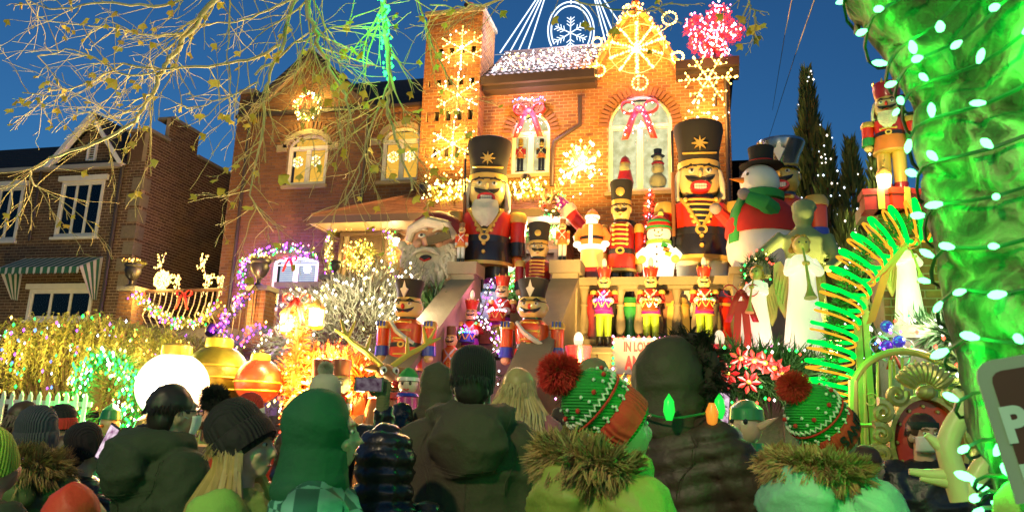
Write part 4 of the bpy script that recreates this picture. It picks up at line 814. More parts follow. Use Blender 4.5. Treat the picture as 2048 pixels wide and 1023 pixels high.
# snowmen on the steps
def small_snowman(label, px, yb, yt, Y, zb, hat, scarf):
    t = thing('snowman', label, 'snowman', (at(px, (yb+yt)/2, Y).x, Y, zb)); k = (at(px, yt, Y).z-zb); t.scale = (k,)*3
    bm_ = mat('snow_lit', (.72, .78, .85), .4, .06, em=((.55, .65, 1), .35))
    MB().ell((0, 0, .24), (.26, .24, .25), 16, 10).build('body', bm_, t); MB().ell((0, 0, .55), (.2, .19, .2), 14, 9).build('chest', bm_, t); h_ = MB().ell((0, 0, .80), (.15, .145, .15), 14, 9).build('head', bm_, t)
    MB().lathe([(.155, .85), (.15, .93), (.08, 1.0), (0, 1.02)], n=14).build('hat', hat, t); MB().lathe([(.15, .66), (.18, .67), (.18, .73), (.14, .74)], n=14).build('scarf', scarf, t)
    MB().lathe([(.02, 0), (0, .1)], (0, -.14, .8), 8, M=Matrix.Rotation(pi/2, 3, 'X')).build('nose', CARROT, h_)
    MB().lathe([(.2, (DECK-zb)/k), (.2, -.02), (.22, 0)], n=14).build('stand', mat('terracotta', (.4, .17, .08), .8, .2), t)
    for s in (-1, 1): MB().ell((s*.05, -.135, .84), .015, 6, 5).build('eye', BLK, h_); MB().tube([(s*.18, 0, .6), (s*.32, -.03, .68 if s < 0 else .5)], [.05, .04], 8).build('arm', bm_, t); MB().ell((s*.34, -.03, .72 if s < 0 else .47), .05, 8, 6).build('mitten', RED if s < 0 else BLU, t)
    return t
small_snowman('small snowman with green hat and raised arm near the top of the steps', 990, 565, 500, 13.9, at(990, 572, 13.9).z, GFELT, BLU); small_snowman('small snowman with purple hat and blue scarf half way up the steps', 978, 640, 556, 13.4, at(978, 640, 13.4).z, PURP, mat('teal_knit', (.05, .3, .4), .9))
# giant santa face on the porch parapet
SF = thing('santa_face', 'giant weathered santa face with a brown board across one eye', 'santa face', (at(866, 490, 13.15).x, 13.1, 4.06)); u = mpp(13.1, 866)
zc = at(866, 490, 13.1).z-4.06; ux = lambda px: (px-868)*u; uz = lambda py: zc+(490-py)*u
skin2 = mat('face_paint', (.62, .32, .18), .5, .2, 5, .006, 12); beardm = mat('carved_beard', (.70, .60, .40), .7, .25, 6, .02, 12)
MB().ell((0, .08, uz(490)), (46*u, .22, 66*u), 22, 14).build('face', skin2, SF)
for (nm, m_, n_, f0, f1, seed) in (('beard', beardm, 170, 0, 1, 3),):
    rg = random.Random(seed); q = MB()
    for i in range(n_):
        a = rg.uniform(pi*.98, pi*2.02); r_ = rg.uniform(.62, 1.0); x0 = 868+52*cos(a)*r_; y0_ = 492-58*sin(a)*r_*.92
        if abs(x0-868) < 24 and y0_ < 520: continue
        if abs(x0-868) < 40 and y0_ < 490: continue
        L = rg.uniform(16, 30); dx = (x0-868)*.12+rg.uniform(-6, 6)
        q.tube([(ux(x0), -.10+.1*rg.random(), uz(y0_)), (ux(x0+dx*.6+rg.uniform(-4, 4)), -.17+.08*rg.random(), uz(y0_+L*.5)), (ux(x0+dx), -.10, uz(y0_+L))], [.035, .05, .012], 6)
    q.ell((0, .02, uz(518)), (50*u, .18, 48*u), 16, 10); q.build('beard', beardm, SF, smooth=70)
MB().lathe([(50*u, uz(470)), (53*u, uz(455)), (45*u, uz(437)), (25*u, uz(423)), (0, uz(418))], c=(0, .16, 0), n=22, sy=.5).build('cap', mat('faded_red', (.36, .04, .03), .6, .25, 5), SF)
MB().tube([(ux(822), -.04, uz(482)), (ux(830), -.13, uz(462)), (ux(862), -.2, uz(449)), (ux(898), -.15, uz(455)), (ux(915), -.04, uz(478))], [.07, .10, .115, .10, .07], 10).build('cap_trim', beardm, SF)
MB().ell((ux(810), -.05, uz(491)), .095, 12, 9).build('bobble', beardm, SF)
for x in (851, 884):
    e_ = MB().ell((ux(x), -.13, uz(474)), (.075, .05, .045), 10, 7).build('eye', WHT, SF); MB().ell((ux(x+1), -.175, uz(474)), (.03, .015, .03), 8, 6).build('iris', BLK, SF); MB().tube([(ux(x-12), -.12, uz(466)), (ux(x), -.17, uz(460)), (ux(x+12), -.14, uz(464))], [.02, .045, .02], 7).build('eyebrow', beardm, SF)
MB().ell((ux(864), -.2, uz(487)), (.075, .09, .10), 10, 8).build('nose', skin2, SF)
for s in (-1, 1): MB().ell((ux(864+s*20), -.10, uz(489)), (.10, .09, .09), 10, 8).build('cheek', skin2, SF); MB().tube([(ux(864), -.22, uz(502)), (ux(864+s*14), -.24, uz(505)), (ux(864+s*28), -.2, uz(514))], [.04, .055, .015], 7).build('moustache', beardm, SF)
MB().ell((ux(863), -.17, uz(518)), (.12, .05, .055), 12, 8).build('mouth', BLK, SF); MB().tube([(ux(853), -.2, uz(520)), (ux(863), -.22, uz(525)), (ux(873), -.2, uz(520))], .02, 7).build('lip', RED, SF)
MB().box((ux(890), -.26, uz(483)), (46*u, .04, 16*u), ry=-.30).build('board', mat('mossy_board', (.16, .12, .05), .9, .4, 8, .006, 40), SF)
# angels
GOWN = mat('gown_white', (1, .96, .86), .5, .05, 4, .01, 14, em=((1, .86, .60), .45, 1)); AG = mat('angel_gold', (.72, .55, .14), .4, .2, 8, metal=.2); AGRN = mat('angel_green_gold', (.42, .50, .10), .4, .2, 8, metal=.2)
def angel(label, px, yt, yb, Y, yaw=0, horn=AG, face=AG, zb=None, wings=True, lean=0):
    pb = at(px, yb, Y); h = at(px, yt, Y).z-pb.z; t = thing('angel_figure', label, 'angel', (pb.x, Y, pb.z), yaw, None, h)
    n_ = 28; q = MB(); prof = [(.15, 0), (.148, .05), (.125, .3), (.10, .55), (.095, .64), (.105, .72), (.095, .79), (.05, .83)]; vs = []
    for (r_, z) in prof:
        for j in range(n_): a = 2*pi*j/n_; f_ = 1+(.13*(1-z) if j % 2 else 0); vs.append((r_*f_*cos(a), r_*.75*f_*sin(a), z))
    q.add(vs, [(i*n_+j, i*n_+(j+1) % n_, (i+1)*n_+(j+1) % n_, (i+1)*n_+j) for i in range(len(prof)-1) for j in range(n_)]); q.build('gown', GOWN, t, smooth=60)
    h_ = MB().ell((0, -.01, .905), (.066, .068, .078), 14, 10).build('head', face, t); q = MB()
    for i in range(26):
        a = rnd(0, 2*pi); b = rnd(-.1, 1.3); q.ell((.064*cos(a)*cos(b), .03+.06*sin(a)*cos(b)*.9, .92+.07*sin(b)-(.04 if sin(a) > 0 else 0)), rnd(.02, .03), 7, 5)
    q.build('curls', mat('angel_hair', (.42, .24, .03), .5, .3, 20, .004, 40), h_)
    MB().ell((0, -.082, .90), (.010, .012, .012), 6, 5).build('nose', face, h_)
    for s in (-1, 1): MB().ell((s*.026, -.07, .92), .009, 6, 5).build('eye', BLK, h_)
    for s in (-1, 1):
        MB().tube([(s*.085, 0, .78), (s*.115, -.05, .69), (s*.02, -.14, .73)], [.038, .042, .026], 9).build('sleeve', GOWN, t); MB().ell((s*.012, -.15, .735), (.018, .022, .018), 8, 6).build('hand', face, t)
        if wings:
            w_ = MB(); P = [(s*.04, .66), (s*.14, .80), (s*.19, .78), (s*.20, .62), (s*.17, .44), (s*.12, .34), (s*.06, .48)]; w_.prism(P, .085, .11)
            w_.build('wing', AG, t)
            for i in range(5): MB().box((s*(.09+.022*i), .08, .52+.03*i), (.014, .012, .22-.02*i), ry=-s*.2).build('feather', AG, t)
    MB().tube([(0, -.07, .868), (0, -.14, .74), (0, -.21, .56), (0, -.225, .50), (0, -.235, .45)], [.008, .010, .014, .026, .05], 10).build('trumpet', horn, t)
    return t
def ped(label, px, yb, Y, w=.5, zb=YARD, m=None):
    p = at(px, yb, Y); t = thing('pedestal', label, 'pedestal', (p.x, Y, zb)); h = p.z-zb
    MB().bb(-w/2, w/2, -w/2, w/2, 0, h-.12).build('shaft', m or stone2, t); MB().bb(-w/2-.05, w/2+.05, -w/2-.05, w/2+.05, h-.12, h-.002).build('cap', m or stone2, t); MB().bb(-w/2-.06, w/2+.06, -w/2-.06, w/2+.06, 0, .1).build('foot', m or stone2, t)
angel('tall glowing angel blowing a green trumpet beside the spiral arch', 1612, 468, 722, 9.0, R(6), AGRN, AG); ped('stone pedestal under the tall angel by the spiral arch', 1612, 724, 9.0, .55)
angel('small glowing angel with gold trumpet under a fir wreath', 1518, 530, 715, 9.1, R(-24), AG, AG); ped('stone pedestal under the small angel with gold trumpet', 1518, 717, 9.1, .5)
angel('glowing angel with golden wings behind the golden gate', 1822, 470, 655, 8.0, R(20), AG, AG); ped('stone pedestal under the angel with golden wings', 1822, 657, 8.0, .5)
angel('small glowing angel in shadow of the fir wreath', 1492, 560, 700, 9.5, R(-60), AG, AG); ped('stone pedestal under the angel turned aside', 1492, 702, 9.5, .4)
# ================================================================ lights and greenery
fir = pieces('fir_needles', [(.02, .06, .015), (.04, .10, .025), (.06, .13, .03), (.03, .08, .03)], .7, 0); wirem = mat('wire_green', (.02, .05, .02), .6, 0)
goldfir = pieces('yellow_green_foliage', [(.10, .11, .02), (.16, .15, .03), (.07, .09, .02), (.2, .17, .04)], .7, 0)
tinsel_red = pieces('red_tinsel', [(.55, .02, .02), (.7, .05, .04), (.4, .01, .02)], .3, 0)
def needles(mb, p, d, L, w=.006):
    d = Vector(d).normalized(); s = d.orthogonal().normalized(); s = Matrix.Rotation(rnd(0, 6.28), 3, d) @ s; mb.ct = random.random()
    mb.add([p-s*w, p+s*w, p+d*L], ((0, 1, 2),))
def along(pts, n):
    P = [Vector(p) for p in pts]; ls = [(P[i+1]-P[i]).length for i in range(len(P)-1)]; T = sum(ls); out = []
    for k in range(n):
        t = T*(k+.5)/n; i = 0
        while i < len(ls)-1 and t > ls[i]: t -= ls[i]; i += 1
        out.append((P[i]+(P[i+1]-P[i])*(t/max(ls[i], 1e-6)), (P[i+1]-P[i]).normalized()))
    return out
def garland(name, label, cat, pts, r, nn, cols, nb, br=.012, fm=None, s=7, power=0, pc=None, np=3, loc=None, bow=None, group=None, front=-1):
    c = sum((Vector(p) for p in pts), Vector())/len(pts); t = thing(name, label, cat, c, 0, group); L = [Vector(p)-c for p in pts]
    mb = MB()
    for p, d in along(L, nn):
        o_ = rvec().normalized(); o_ = (o_-d*o_.dot(d)*.5); needles(mb, p+o_*rnd(0, r*.5), o_+d*rnd(-.4, .8), r*rnd(.5, 1.1), max(.006, r*.055))
    mb.build('needles', fm or fir, t, smooth=0, kind='stuff', fix=False); MB().tube(L, .012, 5).build('wire', wirem, t)
    if nb: bulbs('bulbs', [p+Vector((rnd(-r, r)*.8, -r*rnd(.3, 1.0)*abs(front), rnd(-r, r)*.8)) for p, d in along(L, nb)], br, cols, t, s)
    if power:
        for p, d in along(L, np): lamp(t, p+Vector((0, -r*1.6, 0)), BW[pc or cols[0]], power, .10, name='bulb_light')
    if bow: make_bow(t, bow[0]-c, bow[1], FELTB)
    return t
FELTB = mat('red_ribbon', (.62, .03, .02), .5, .12, 6, .003, 30)
def make_bow(t, c, k, m, tails=True, name='bow'):
    c = Vector(c); b = MB().ell(c, (.09*k, .07*k, .08*k), 8, 6).build(name, m, t)
    for s in (-1, 1):
        q = MB(); n_ = 10; vs = []
        for i in range(n_):
            a = 2*pi*i/n_; x = s*(.06+.24*(1-cos(a))*.5*1.25)*k; z = .15*sin(a)*k*(1 if sin(a) > 0 else .75); w_ = .07*k*(.6+.6*(1-cos(a))*.5)
            vs += [c+Vector((x, -w_, z+.05*k*(1-cos(a))/2)), c+Vector((x, w_, z+.05*k*(1-cos(a))/2))]
        q.add(vs, [(2*i, 2*i+1, (2*i+3) % (2*n_), (2*i+2) % (2*n_)) for i in range(n_)]); o_ = q.build('loop', m, b); o_.modifiers.new('s', 'SOLIDIFY').thickness = .012*k
        if tails:
            q = MB(); P = [(.03, 0), (.13, -.2), (.20, -.42), (.27, -.62)]
            q.add([c+Vector((s*(x-.06)*k, -.03*k*(i % 2)-.03, z*k)) for i, (x, z) in enumerate(P)]+[c+Vector((s*(x+.07)*k, -.03*k*((i+1) % 2)-.03, z*k)) for i, (x, z) in enumerate(P)], [(i, i+1, i+5, i+4) for i in range(3)]); o_ = q.build('tail', m, b); o_.modifiers.new('s', 'SOLIDIFY').thickness = .01*k
    return b
wirew = mat('white_frame', (.6, .55, .45), .5, .05)
def snowflake(label, px, py, rpx, Y, cols, s=9, arms=6, ring=0, br=.022, rot=0, power=0, side=True, dens=7, per=None, name='light_snowflake', frame=None, cat='snowflake light', group=None, bigs=None):
    c = at(px, py, Y); r_ = rpx*mpp(Y, px); t = thing(name, label, cat, c, 0, group); pts = []; q = MB()
    for i in range(arms):
        a = rot+2*pi*i/arms; d = Vector((sin(a), 0, cos(a))); q.tube([(0, 0, 0), d*r_], .008, 5); pts += [d*r_*(k+.5)/dens for k in range(dens)]+[d*r_]
        if side:
            for f_, l_ in ((.60, .34),) if rpx > 30 else ((.55, .38), (.8, .22)):
                for s_ in (-1, 1):
                    a2 = a+s_*R(55); e = d*r_*f_+Vector((sin(a2), 0, cos(a2)))*r_*l_; q.tube([d*r_*f_, e], .007, 5); pts += [lerp(d*r_*f_, e, k) for k in (.45, 1)]
    if ring:
        P = [Vector((sin(2*pi*i/24), 0, cos(2*pi*i/24)))*r_*ring for i in range(25)]; q.tube(P, .008, 5); pts += (P[:-1:2] if ring < .9 else [])
    q.build('frame', frame or wirew, t); bulbs('bulbs', [p+Vector((rnd(-.012, .012), -.03, rnd(-.012, .012))) for p in pts], br, cols, t, s)
    if power: lamp(t, (0, -.22, 0), BW['warm'], power, .2, name='bulb_light')
    return t
# chimney snowflakes
for i, (x, y) in enumerate(((924, 97), (915, 190), (906, 288))):
    t = snowflake(('upper', 'middle', 'lower')[i]+' of three glowing snowflakes on the chimney front', x, y, 48, CYF-.06, ['yellow', 'white', 'warm'], 7, br=.021, power=30, group='snowflakes on the chimney', dens=7)
t = thing('string_lights', 'warm string of bulbs trailing down the lower chimney', 'string lights', at(890, 330, CYF-.05)); bulbs('bulbs', [Vector((rnd(-.5, .45), -.02, rnd(-.45, .35))) for i in range(26)], .03, ['yellow', 'warm'], t, 8); MB().tube([(rnd(-.4, .4), -.005, .35-.08*i) for i in range(10)], .006, 4).build('cable', wirem, t)
snowflake('big glowing star wheel hung on the pointed gable', 1273, 97, 58, FY-.35, ['yellow', 'warm'], 9, 10, 1.0, .032, 0, 50, False, 9, name='light_star', cat='star light')
t = thing('string_lights', 'drop of warm bulbs with ring ends down the pointed gable', 'string lights', at(1276, 97, FY-.3)); u = mpp(FY-.3, 1276)
pts = [Vector((0, 0, (97-y)*u)) for y in range(0, 190, 9)]; rings = [(-10, 8, 13), (4, 178, 16), (-83, 143, 13), (67, 34, 15), (83, 126, 12), (-88, 75, 10)]; q = MB().tube([pts[0], pts[-1]], .008, 5)
for (dx, y, r_) in rings:
    P = [Vector((dx*u+r_*u*sin(2*pi*i/14), 0, (97-y)*u+r_*u*cos(2*pi*i/14))) for i in range(15)]; q.tube(P, .007, 5); pts += P[:-1]
    q.tube([P[7], (0, 0, 0)], .005, 4)
q.build('frame', wirew, t); bulbs('bulbs', [p+Vector((0, -.03, 0)) for p in pts], .026, ['yellow', 'warm'], t, 8)
# strings that follow the gable edge
for s_, lb in ((-1, 'tiled roof'), (1, 'flat roof')):
    P = [Vector((c0+s_*(gx(f_/8)+.05), FY-.2, GP[2]+f_/8*(GP[3]-GP[2])+.06)) for f_ in range(9)]
    garland('string_lights', 'warm lights along the gable edge beside the '+lb, 'string lights', P, .10, 150, ['yellow', 'warm', 'orange'], 34, .030, goldfir, 8, 28, 'orange', 3)
snowflake('wide snowflake light with round centre under the flat roof gutter', 1416, 158, 60, FY-.5, ['yellow', 'warm'], 8, 6, .32, .026, pi/6, 32)
t = thing('string_lights', 'scattered warm icicle bulbs below the gutter', 'string lights', at(1410, 210, FY-.08)); bulbs('bulbs', [Vector((rnd(-.45, .5), -.03, rnd(-.7, .25))) for i in range(34)], .024, ['yellow', 'white', 'warm'], t, 8); MB().tube([(-.45+.1*i, -.01, rnd(.1, .3)) for i in range(10)], .006, 4).build('cable', wirem, t); lamp(t, (0, -.3, -.3), BW['warm'], 28, .2)
# starburst of lights between the two windows
t = thing('light_starburst', 'round burst of warm and white bulbs between the arched windows', 'starburst light', at(1160, 330, FY-.25)); q = MB(); pts = []
for i in range(70):
    d = rvec().normalized(); d.y = -abs(d.y)*.5; L = rnd(.12, .62)*(1 if i % 3 else .8); q.tube([(0, 0, 0), d*L], .004, 4); pts.append(d*L)
q.build('spokes', wirew, t); bulbs('bulbs', pts, .038, ['yellow', 'white', 'warm', 'yellow'], t, 9); bulbs('outer_bulbs', [Vector((rnd(-.65, .65), .15, rnd(-.9, .5))) for i in range(26)], .02, ['cool', 'white', 'yellow'], t, 8); lamp(t, (0, -.3, 0), BW['warm'], 60, .3)
# red tinsel bow with lights on the flat roof
t = thing('tinsel_bow', 'large red tinsel bow covered in white lights on the flat roof', 'bow', at(1430, 150, FY-.1)); u = mpp(FY, 1430); q = MB(); pts = []
for i in range(3800):
    k = random.random()
    if k < .5: a = rnd(0, 2*pi); cx, cz = random.choice(((-38, 116), (10, 138), (38, 98), (-30, 78))); p = Vector((cx+27*cos(a)*sqrt(random.random()), 0, cz+25*sin(a)*sqrt(random.random())))
    else: s_ = random.choice((-1, 1)); f_ = random.random(); p = Vector((s_*(4+22*f_)+rnd(-13, 13), 0, 108-108*f_))
    p = p*u; p.y = rnd(-.16, .16); needles(q, p, rvec(), rnd(.06, .14), .008)
    if i % 16 == 0: pts.append(p+Vector((0, -.17, 0)))
q.build('tinsel', tinsel_red, t, smooth=0, kind='stuff', fix=False); bulbs('bulbs', pts, .022, ['white', 'cool', 'pink', 'red'], t, 8); lamp(t, (0, -.5, 1.0), BW['red'], 70, .3)
MB().tube([(0, .1, -.7), (0, .1, 1.1)], .03, 6).build('post', dark, t)
# ribbons on the windows
for px, py, k, Y, lab, c in ((1058, 222, .95, FY-.12, 'red lit ribbon bow over the small arched window', 'pink'), (1279, 218, 1.05, FY-.12, 'red lit ribbon bow over the large arched window', 'pink')):
    p = at(px, py, Y); t = thing('ribbon_bow', lab, 'bow', p); b = make_bow(t, (0, 0, 0), k*1.12, mat('pink_red_ribbon', (.65, .03, .05), .5, .2, 8, .004, 30))
    bulbs('bulbs', [Vector((s_*rnd(.02, .32)*k, -.12, -rnd(-.14, .66)*k)) for i in range(18) for s_ in (-1, 1)], .016, ['pink', 'white', 'red', 'cool'], t, 7); lamp(t, (0, -.35, 0), BW['pink'], 16, .1)
t = thing('string_lights', 'cool white bulbs on the small window bow', 'string lights', at(1060, 198, FY-.42)); bulbs('bulbs', [Vector((-.4+.05*i, 0, rnd(-.05, .05))) for i in range(16)], .018, ['cool', 'blue'], t, 8); MB().tube([(-.4, 0, 0), (.4, 0, .02)], .006, 4).build('cable', wirem, t); lamp(t, (0, -.1, -.1), BW['cool'], 10, .05)
# wreath on the gable, wreath on the door
def circle(px, py, rpx, Y, n=20, sq=1): c = at(px, py, Y); r_ = rpx*mpp(Y, px); return [c+Vector((r_*sin(2*pi*i/n), 0, r_*sq*cos(2*pi*i/n))) for i in range(n+1)]
garland('wreath', 'lit fir wreath with red bow high on the brown gable', 'wreath', circle(617, 213, 24, FY-.12), .11, 600, ['yellow', 'white', 'warm'], 70, .022, None, 8, 16, 'yellow', 3, bow=(at(612, 195, FY-.2), .5))
wd = garland('wreath', 'big round wreath of gold lights on the porch door', 'wreath', circle(722, 516, 20, PY-.14), .2, 700, ['yellow', 'warm', 'orange'], 130, .02, goldfir, 6, 14, 'yellow', 3, bow=(at(700, 500, PY-.3), .35))
door_g = [at(660, 555, PY-.1), at(660, 480, PY-.1), at(668, 456, PY-.1), at(720, 450, PY-.1), at(770, 452, PY-.1), at(786, 470, PY-.1), at(788, 555, PY-.1)]
garland('garland', 'fir garland with gold and purple lights round the porch door', 'garland', door_g, .13, 1100, ['yellow', 'yellow', 'warm', 'purple', 'green', 'yellow'], 190, .018, goldfir, 7, 14, 'yellow', 4)
win_g = [at(486, 600, FY-.2), at(490, 530, FY-.2), at(520, 508, FY-.2), at(560, 498, FY-.2), at(600, 496, FY-.2), at(634, 512, FY-.2)]
garland('garland', 'arched garland with purple and green lights over the low window', 'garland', win_g, .15, 900, ['purple', 'purple', 'pink', 'yellow', 'green', 'purple'], 150, .022, None, 8, 9, 'purple', 4, bow=(at(580, 518, FY-.35), .5))
t = thing('string_lights', 'blue white string of bulbs under the arched garland', 'string lights', at(590, 528, FY-.1)); bulbs('bulbs', [Vector((-.5+.04*i, 0, .05+.08*cos(i*.12-1.5))) for i in range(26)], .016, ['cool', 'blue', 'cool'], t, 8); MB().tube([(-.5, .01, .05), (0, .01, .13), (.5, .01, .05)], .006, 4).build('cable', wirem, t); lamp(t, (0, -.2, 0), (.5, .5, 1), 14, .1)
# garland of leaves and yellow lights on the porch roof edge
pg = [at(865, 392, 14.15), at(905, 388, 14.15), at(960, 380, 14.15), at(1020, 385, 14.15), at(1085, 378, 14.15)]
garland('garland', 'thick yellow lit leaf garland on the porch roof edge', 'garland', pg, .24, 1500, ['yellow', 'yellow', 'white', 'warm'], 190, .024, pieces('autumn_leaf', [(.35, .22, .03), (.25, .15, .02), (.14, .13, .03), (.4, .3, .06)], .6, 0), 8, 22, 'yellow', 5)
# white rope light crown on the ridge
t = thing('rope_light_crown', 'white rope light crown with snowflake on the tiled roof ridge', 'crown light', at(1143, 100, 18.05)); cc = t.location.copy(); L_ = lambda x, y: at(x, y, 18.05)-cc
rope = glow('rope_white', (.75, .88, 1), 1.7); rope2 = glow('rope_white_dim', (.55, .72, 1), 1.0)
for i, (a, b) in enumerate((((1000, 106), (1092, -30)), ((1019, 106), (1094, -30)), ((1036, 105), (1096, -30)), ((1055, 104), (1098, -30)), ((1240, 48), (1188, -30)), ((1228, 70), (1186, -30)), ((1222, 88), (1184, -30)), ((1212, 88), (1182, -30)))):
    MB().tube([L_(*a), L_(*b)], .018, 6).build('rope_ray', rope, t)
MB().tube([L_(1092, -30), L_(1140, -60), L_(1188, -30)], .02, 6).build('rope_top', rope, t)
for r_ in (1.0, .86):
    MB().tube([L_(1142+46*r_*cos(a), 62-58*r_*sin(a)) for a in [-.55+i*(pi+1.1)/24 for i in range(25)]], .02, 6).build('rope_arch', rope, t)
MB().tube([L_(1140, -60), L_(1142, 8)], .015, 5).build('rope_stem', rope, t); MB().tube([L_(990, 110), L_(1245, 96)], .012, 5).build('foot_rail', wirew, t)
for i in range(6):
    a = 2*pi*i/6; c = Vector(L_(1141, 66)); d = Vector((sin(a), 0, cos(a))); r_ = .46; q = MB().tube([c, c+d*r_], .015, 5)
    for f_ in (.4, .6, .8):
        for s_ in (-1, 1): a2 = a+s_*R(50); q.tube([c+d*r_*f_, c+d*r_*f_+Vector((sin(a2), 0, cos(a2)))*.13], .011, 5)
    q.build('flake_arm', rope, t)
lamp(t, L_(1142, 70)+Vector((0, -.5, .1)), BW['cool'], 35, .3)
t = thing('string_lights', 'net of white lights spread over the clay tiles', 'string lights', r0_+rd*rl*.5+Vector((1.4, 0, 0)))
pts = []; rg = random.Random(5)
for i in range(330): pts.append(rd*rg.uniform(-1.1, 1.0)+Vector((rg.uniform(-1.3, 1.2), 0, 0))+rn*.115)
bulbs('bulbs', pts, .015, ['cool', 'white', 'cool', 'yellow'], t, 6)
q = MB()
for i in range(9): q.tube([rd*-1.1+Vector((-1.2+.3*i, 0, 0))+rn*.10, rd*0+Vector((-1.1+.3*i, 0, 0))+rn*.10, rd*1.0+Vector((-1.2+.3*i, 0, 0))+rn*.10], .004, 4)
q.build('cable', wirem, t)
for x in (-.9, 0, .8): lamp(t, rn*.7+Vector((x, 0, 0)), (.85, .85, 1), 26, .3)
# decorations standing in the windows
for px, yb, lab, big, kind in ((1042, 345, 'nutcracker doll with gold hat in the small window', 0, 'n'), (1084, 343, 'dark nutcracker doll in the small window', 0, 'n'), (1250, 382, 'santa doll in the large window', 1, 's'), (1316, 380, 'snowman doll with top hat in the large window', 1, 'm')):
    Yw = FY+.34; p = at(px, yb, Yw)
    if kind == 'n': nutcracker('window_doll', lab, px, 278, Yw, p.z, {**TOY, 'hatm': GOLD if px < 1060 else BLK, 'coat': RED if px < 1060 else BLK, 'legs': BLK, 'sleeve': RED if px < 1060 else BLK}, 0, cat='doll')
    elif kind == 's':
        t = thing('window_doll', lab, 'doll', p); MB().lathe([(.16, 0), (.20, .2), (.13, .5)], n=14).build('coat', RED, t); MB().ell((0, -.02, .60), .12, 12, 8).build('head', SKIN, t); MB().ell((0, -.08, .52), (.12, .08, .13), 10, 8).build('beard', WHT, t); MB().lathe([(.13, .66), (.09, .78), (0, .86)], n=12).build('hat', RED, t); MB().lathe([(.17, .0), (.18, .02), (.18, .08), (.16, .09)], n=14).build('trim', WHT, t)
    else:
        t = thing('window_doll', lab, 'doll', p); MB().ell((0, 0, .2), .2, 14, 9).build('body', SNOW, t); MB().ell((0, 0, .5), .15, 12, 8).build('chest', SNOW, t); MB().ell((0, 0, .72), .11, 12, 8).build('head', SNOW, t); hat_top(t, (0, 0, .80), .09, .16); MB().lathe([(.13, .6), (.15, .62), (.12, .66)], n=12).build('scarf', FELT, t)
# snowflake lights inside the warm windows
for px, py in ((597, 325), (632, 322), (787, 315), (820, 313)):
    snowflake('paper snowflake light hanging in a warm arched window', px, py, 11, FY+.2, ['yellow', 'white'], 2.5, 6, 0, .016, 0, 0, True, 4, name='window_snowflake', group='snowflakes in the warm windows')
# ---------------------------------------------------------------- trees, shrubs
def cypress(label, px, ytop, Y, rpx, zb=YARD, lights=60):
    p = at(px, ytop, Y); t = thing('cypress_tree', label, 'tree', (p.x, Y, zb), 0, None); H = p.z-zb; r_ = 1.4*rpx*mpp(Y, px); mb = MB(); pts = []
    MB().tube([(0, 0, 0), (0, 0, H*.9)], [.12, .02], 7).build('trunk', mat('bark', (.12, .08, .05), .95, .3, 12, .01, 30), t)
    for i in range(int(2600*max(1, H*r_/5))):
        f_ = random.random()**1.25; z = H*(.03+.96*f_); a = rnd(0, 2*pi); rr = r_*(1-f_**1.6)*(.80+.28*noise.noise(Vector((cos(a)*2, sin(a)*2+px, z*1.3))))+.03; k = sqrt(rnd(.35, 1))
        q = Vector((rr*k*cos(a), rr*k*sin(a), z)); needles(mb, q, (cos(a)*.5, sin(a)*.5, 1.2), rnd(.18, .38), rnd(.03, .055))
        if random.random() < lights/2600 and sin(a) < .2: pts.append(q*1.0+Vector((cos(a)*.1, sin(a)*.1-.05, 0)))
    mb.build('crown', pieces('cypress_green', [(.02, .05, .012), (.045, .085, .02), (.07, .11, .025), (.035, .065, .018)], .8, 0), t, smooth=0, kind='stuff', fix=False)
    if pts: bulbs('bulbs', pts, .022, ['white', 'cool'], t, 3)
    return t
cypress('tallest dark cypress tree rising behind the angels', 1612, 140, 19, 62)
cypress('slim cypress tree beside the tallest cypress', 1650, 265, 18, 48, lights=160)
cypress('broad cypress tree behind the spiral arch', 1700, 282, 17.5, 55, lights=30)
cypress('short cypress tree by the side of the orange brick house', 1590, 292, 20, 38, lights=10)
cypress('yellow lit cypress tree behind the nutcracker king', 1752, 300, 16, 62, lights=40)
cypress('bushy cypress tree above the golden gate', 1690, 440, 14.5, 70, lights=200)
def leafy(name, label, cat, c, rad, n, L, m, cols=None, nb=0, br=.014, s=6, power=0, w=.02, up=.4, pc='white', np=3, twigs=14):
    c = Vector(c); t = thing(name, label, cat, c-Vector((0, 0, rad[2]))); mb = MB(); pts = []; z0_ = rad[2]
    q = MB()
    for i in range(twigs):
        a = rnd(0, 6.28); k = rnd(.3, .8); q.tube([(rnd(-.1, .1), rnd(-.1, .1), 0), (rad[0]*k*.5*cos(a), rad[1]*k*.5*sin(a), z0_*.8), (rad[0]*k*cos(a), rad[1]*k*sin(a), z0_*rnd(1.1, 1.7))], [.02, .014, .006], 5)
    q.build('stems', mat('bark', (.12, .08, .05)), t, kind='stuff')
    for i in range(n):
        d = rvec().normalized(); f_ = .78+.34*noise.noise(d*2.3+c); k = rnd(.55, 1.05)**.6; p = Vector((d.x*rad[0]*f_*k, d.y*rad[1]*f_*k, d.z*rad[2]*f_*k+z0_)); needles(mb, p, d+rvec(.7)+Vector((0, 0, up)), L*rnd(.6, 1.3), w)
    for i in range(nb):
        d = rvec().normalized(); d.y = -abs(d.y); f_ = .80+.34*noise.noise(d*2.3+c); pts.append(Vector((d.x*rad[0]*f_, d.y*rad[1]*f_-.05, d.z*rad[2]*f_+z0_)))
    mb.build('leaves', m, t, smooth=0, kind='stuff', fix=False)
    if nb: bulbs('bulbs', pts, br, cols, t, s)
    for i in range(np if power else 0):
        d = Vector((-.7+1.4*i/max(1, np-1), -.9, .35)); lamp(t, (d.x*rad[0], d.y*rad[1]-.25, d.z*rad[2]+z0_), BW[pc], power, .15, name='bulb_light')
    return t
silver = pieces('silvery_shrub', [(.16, .16, .09), (.24, .22, .13), (.10, .12, .05), (.3, .27, .18)], .6, 0)
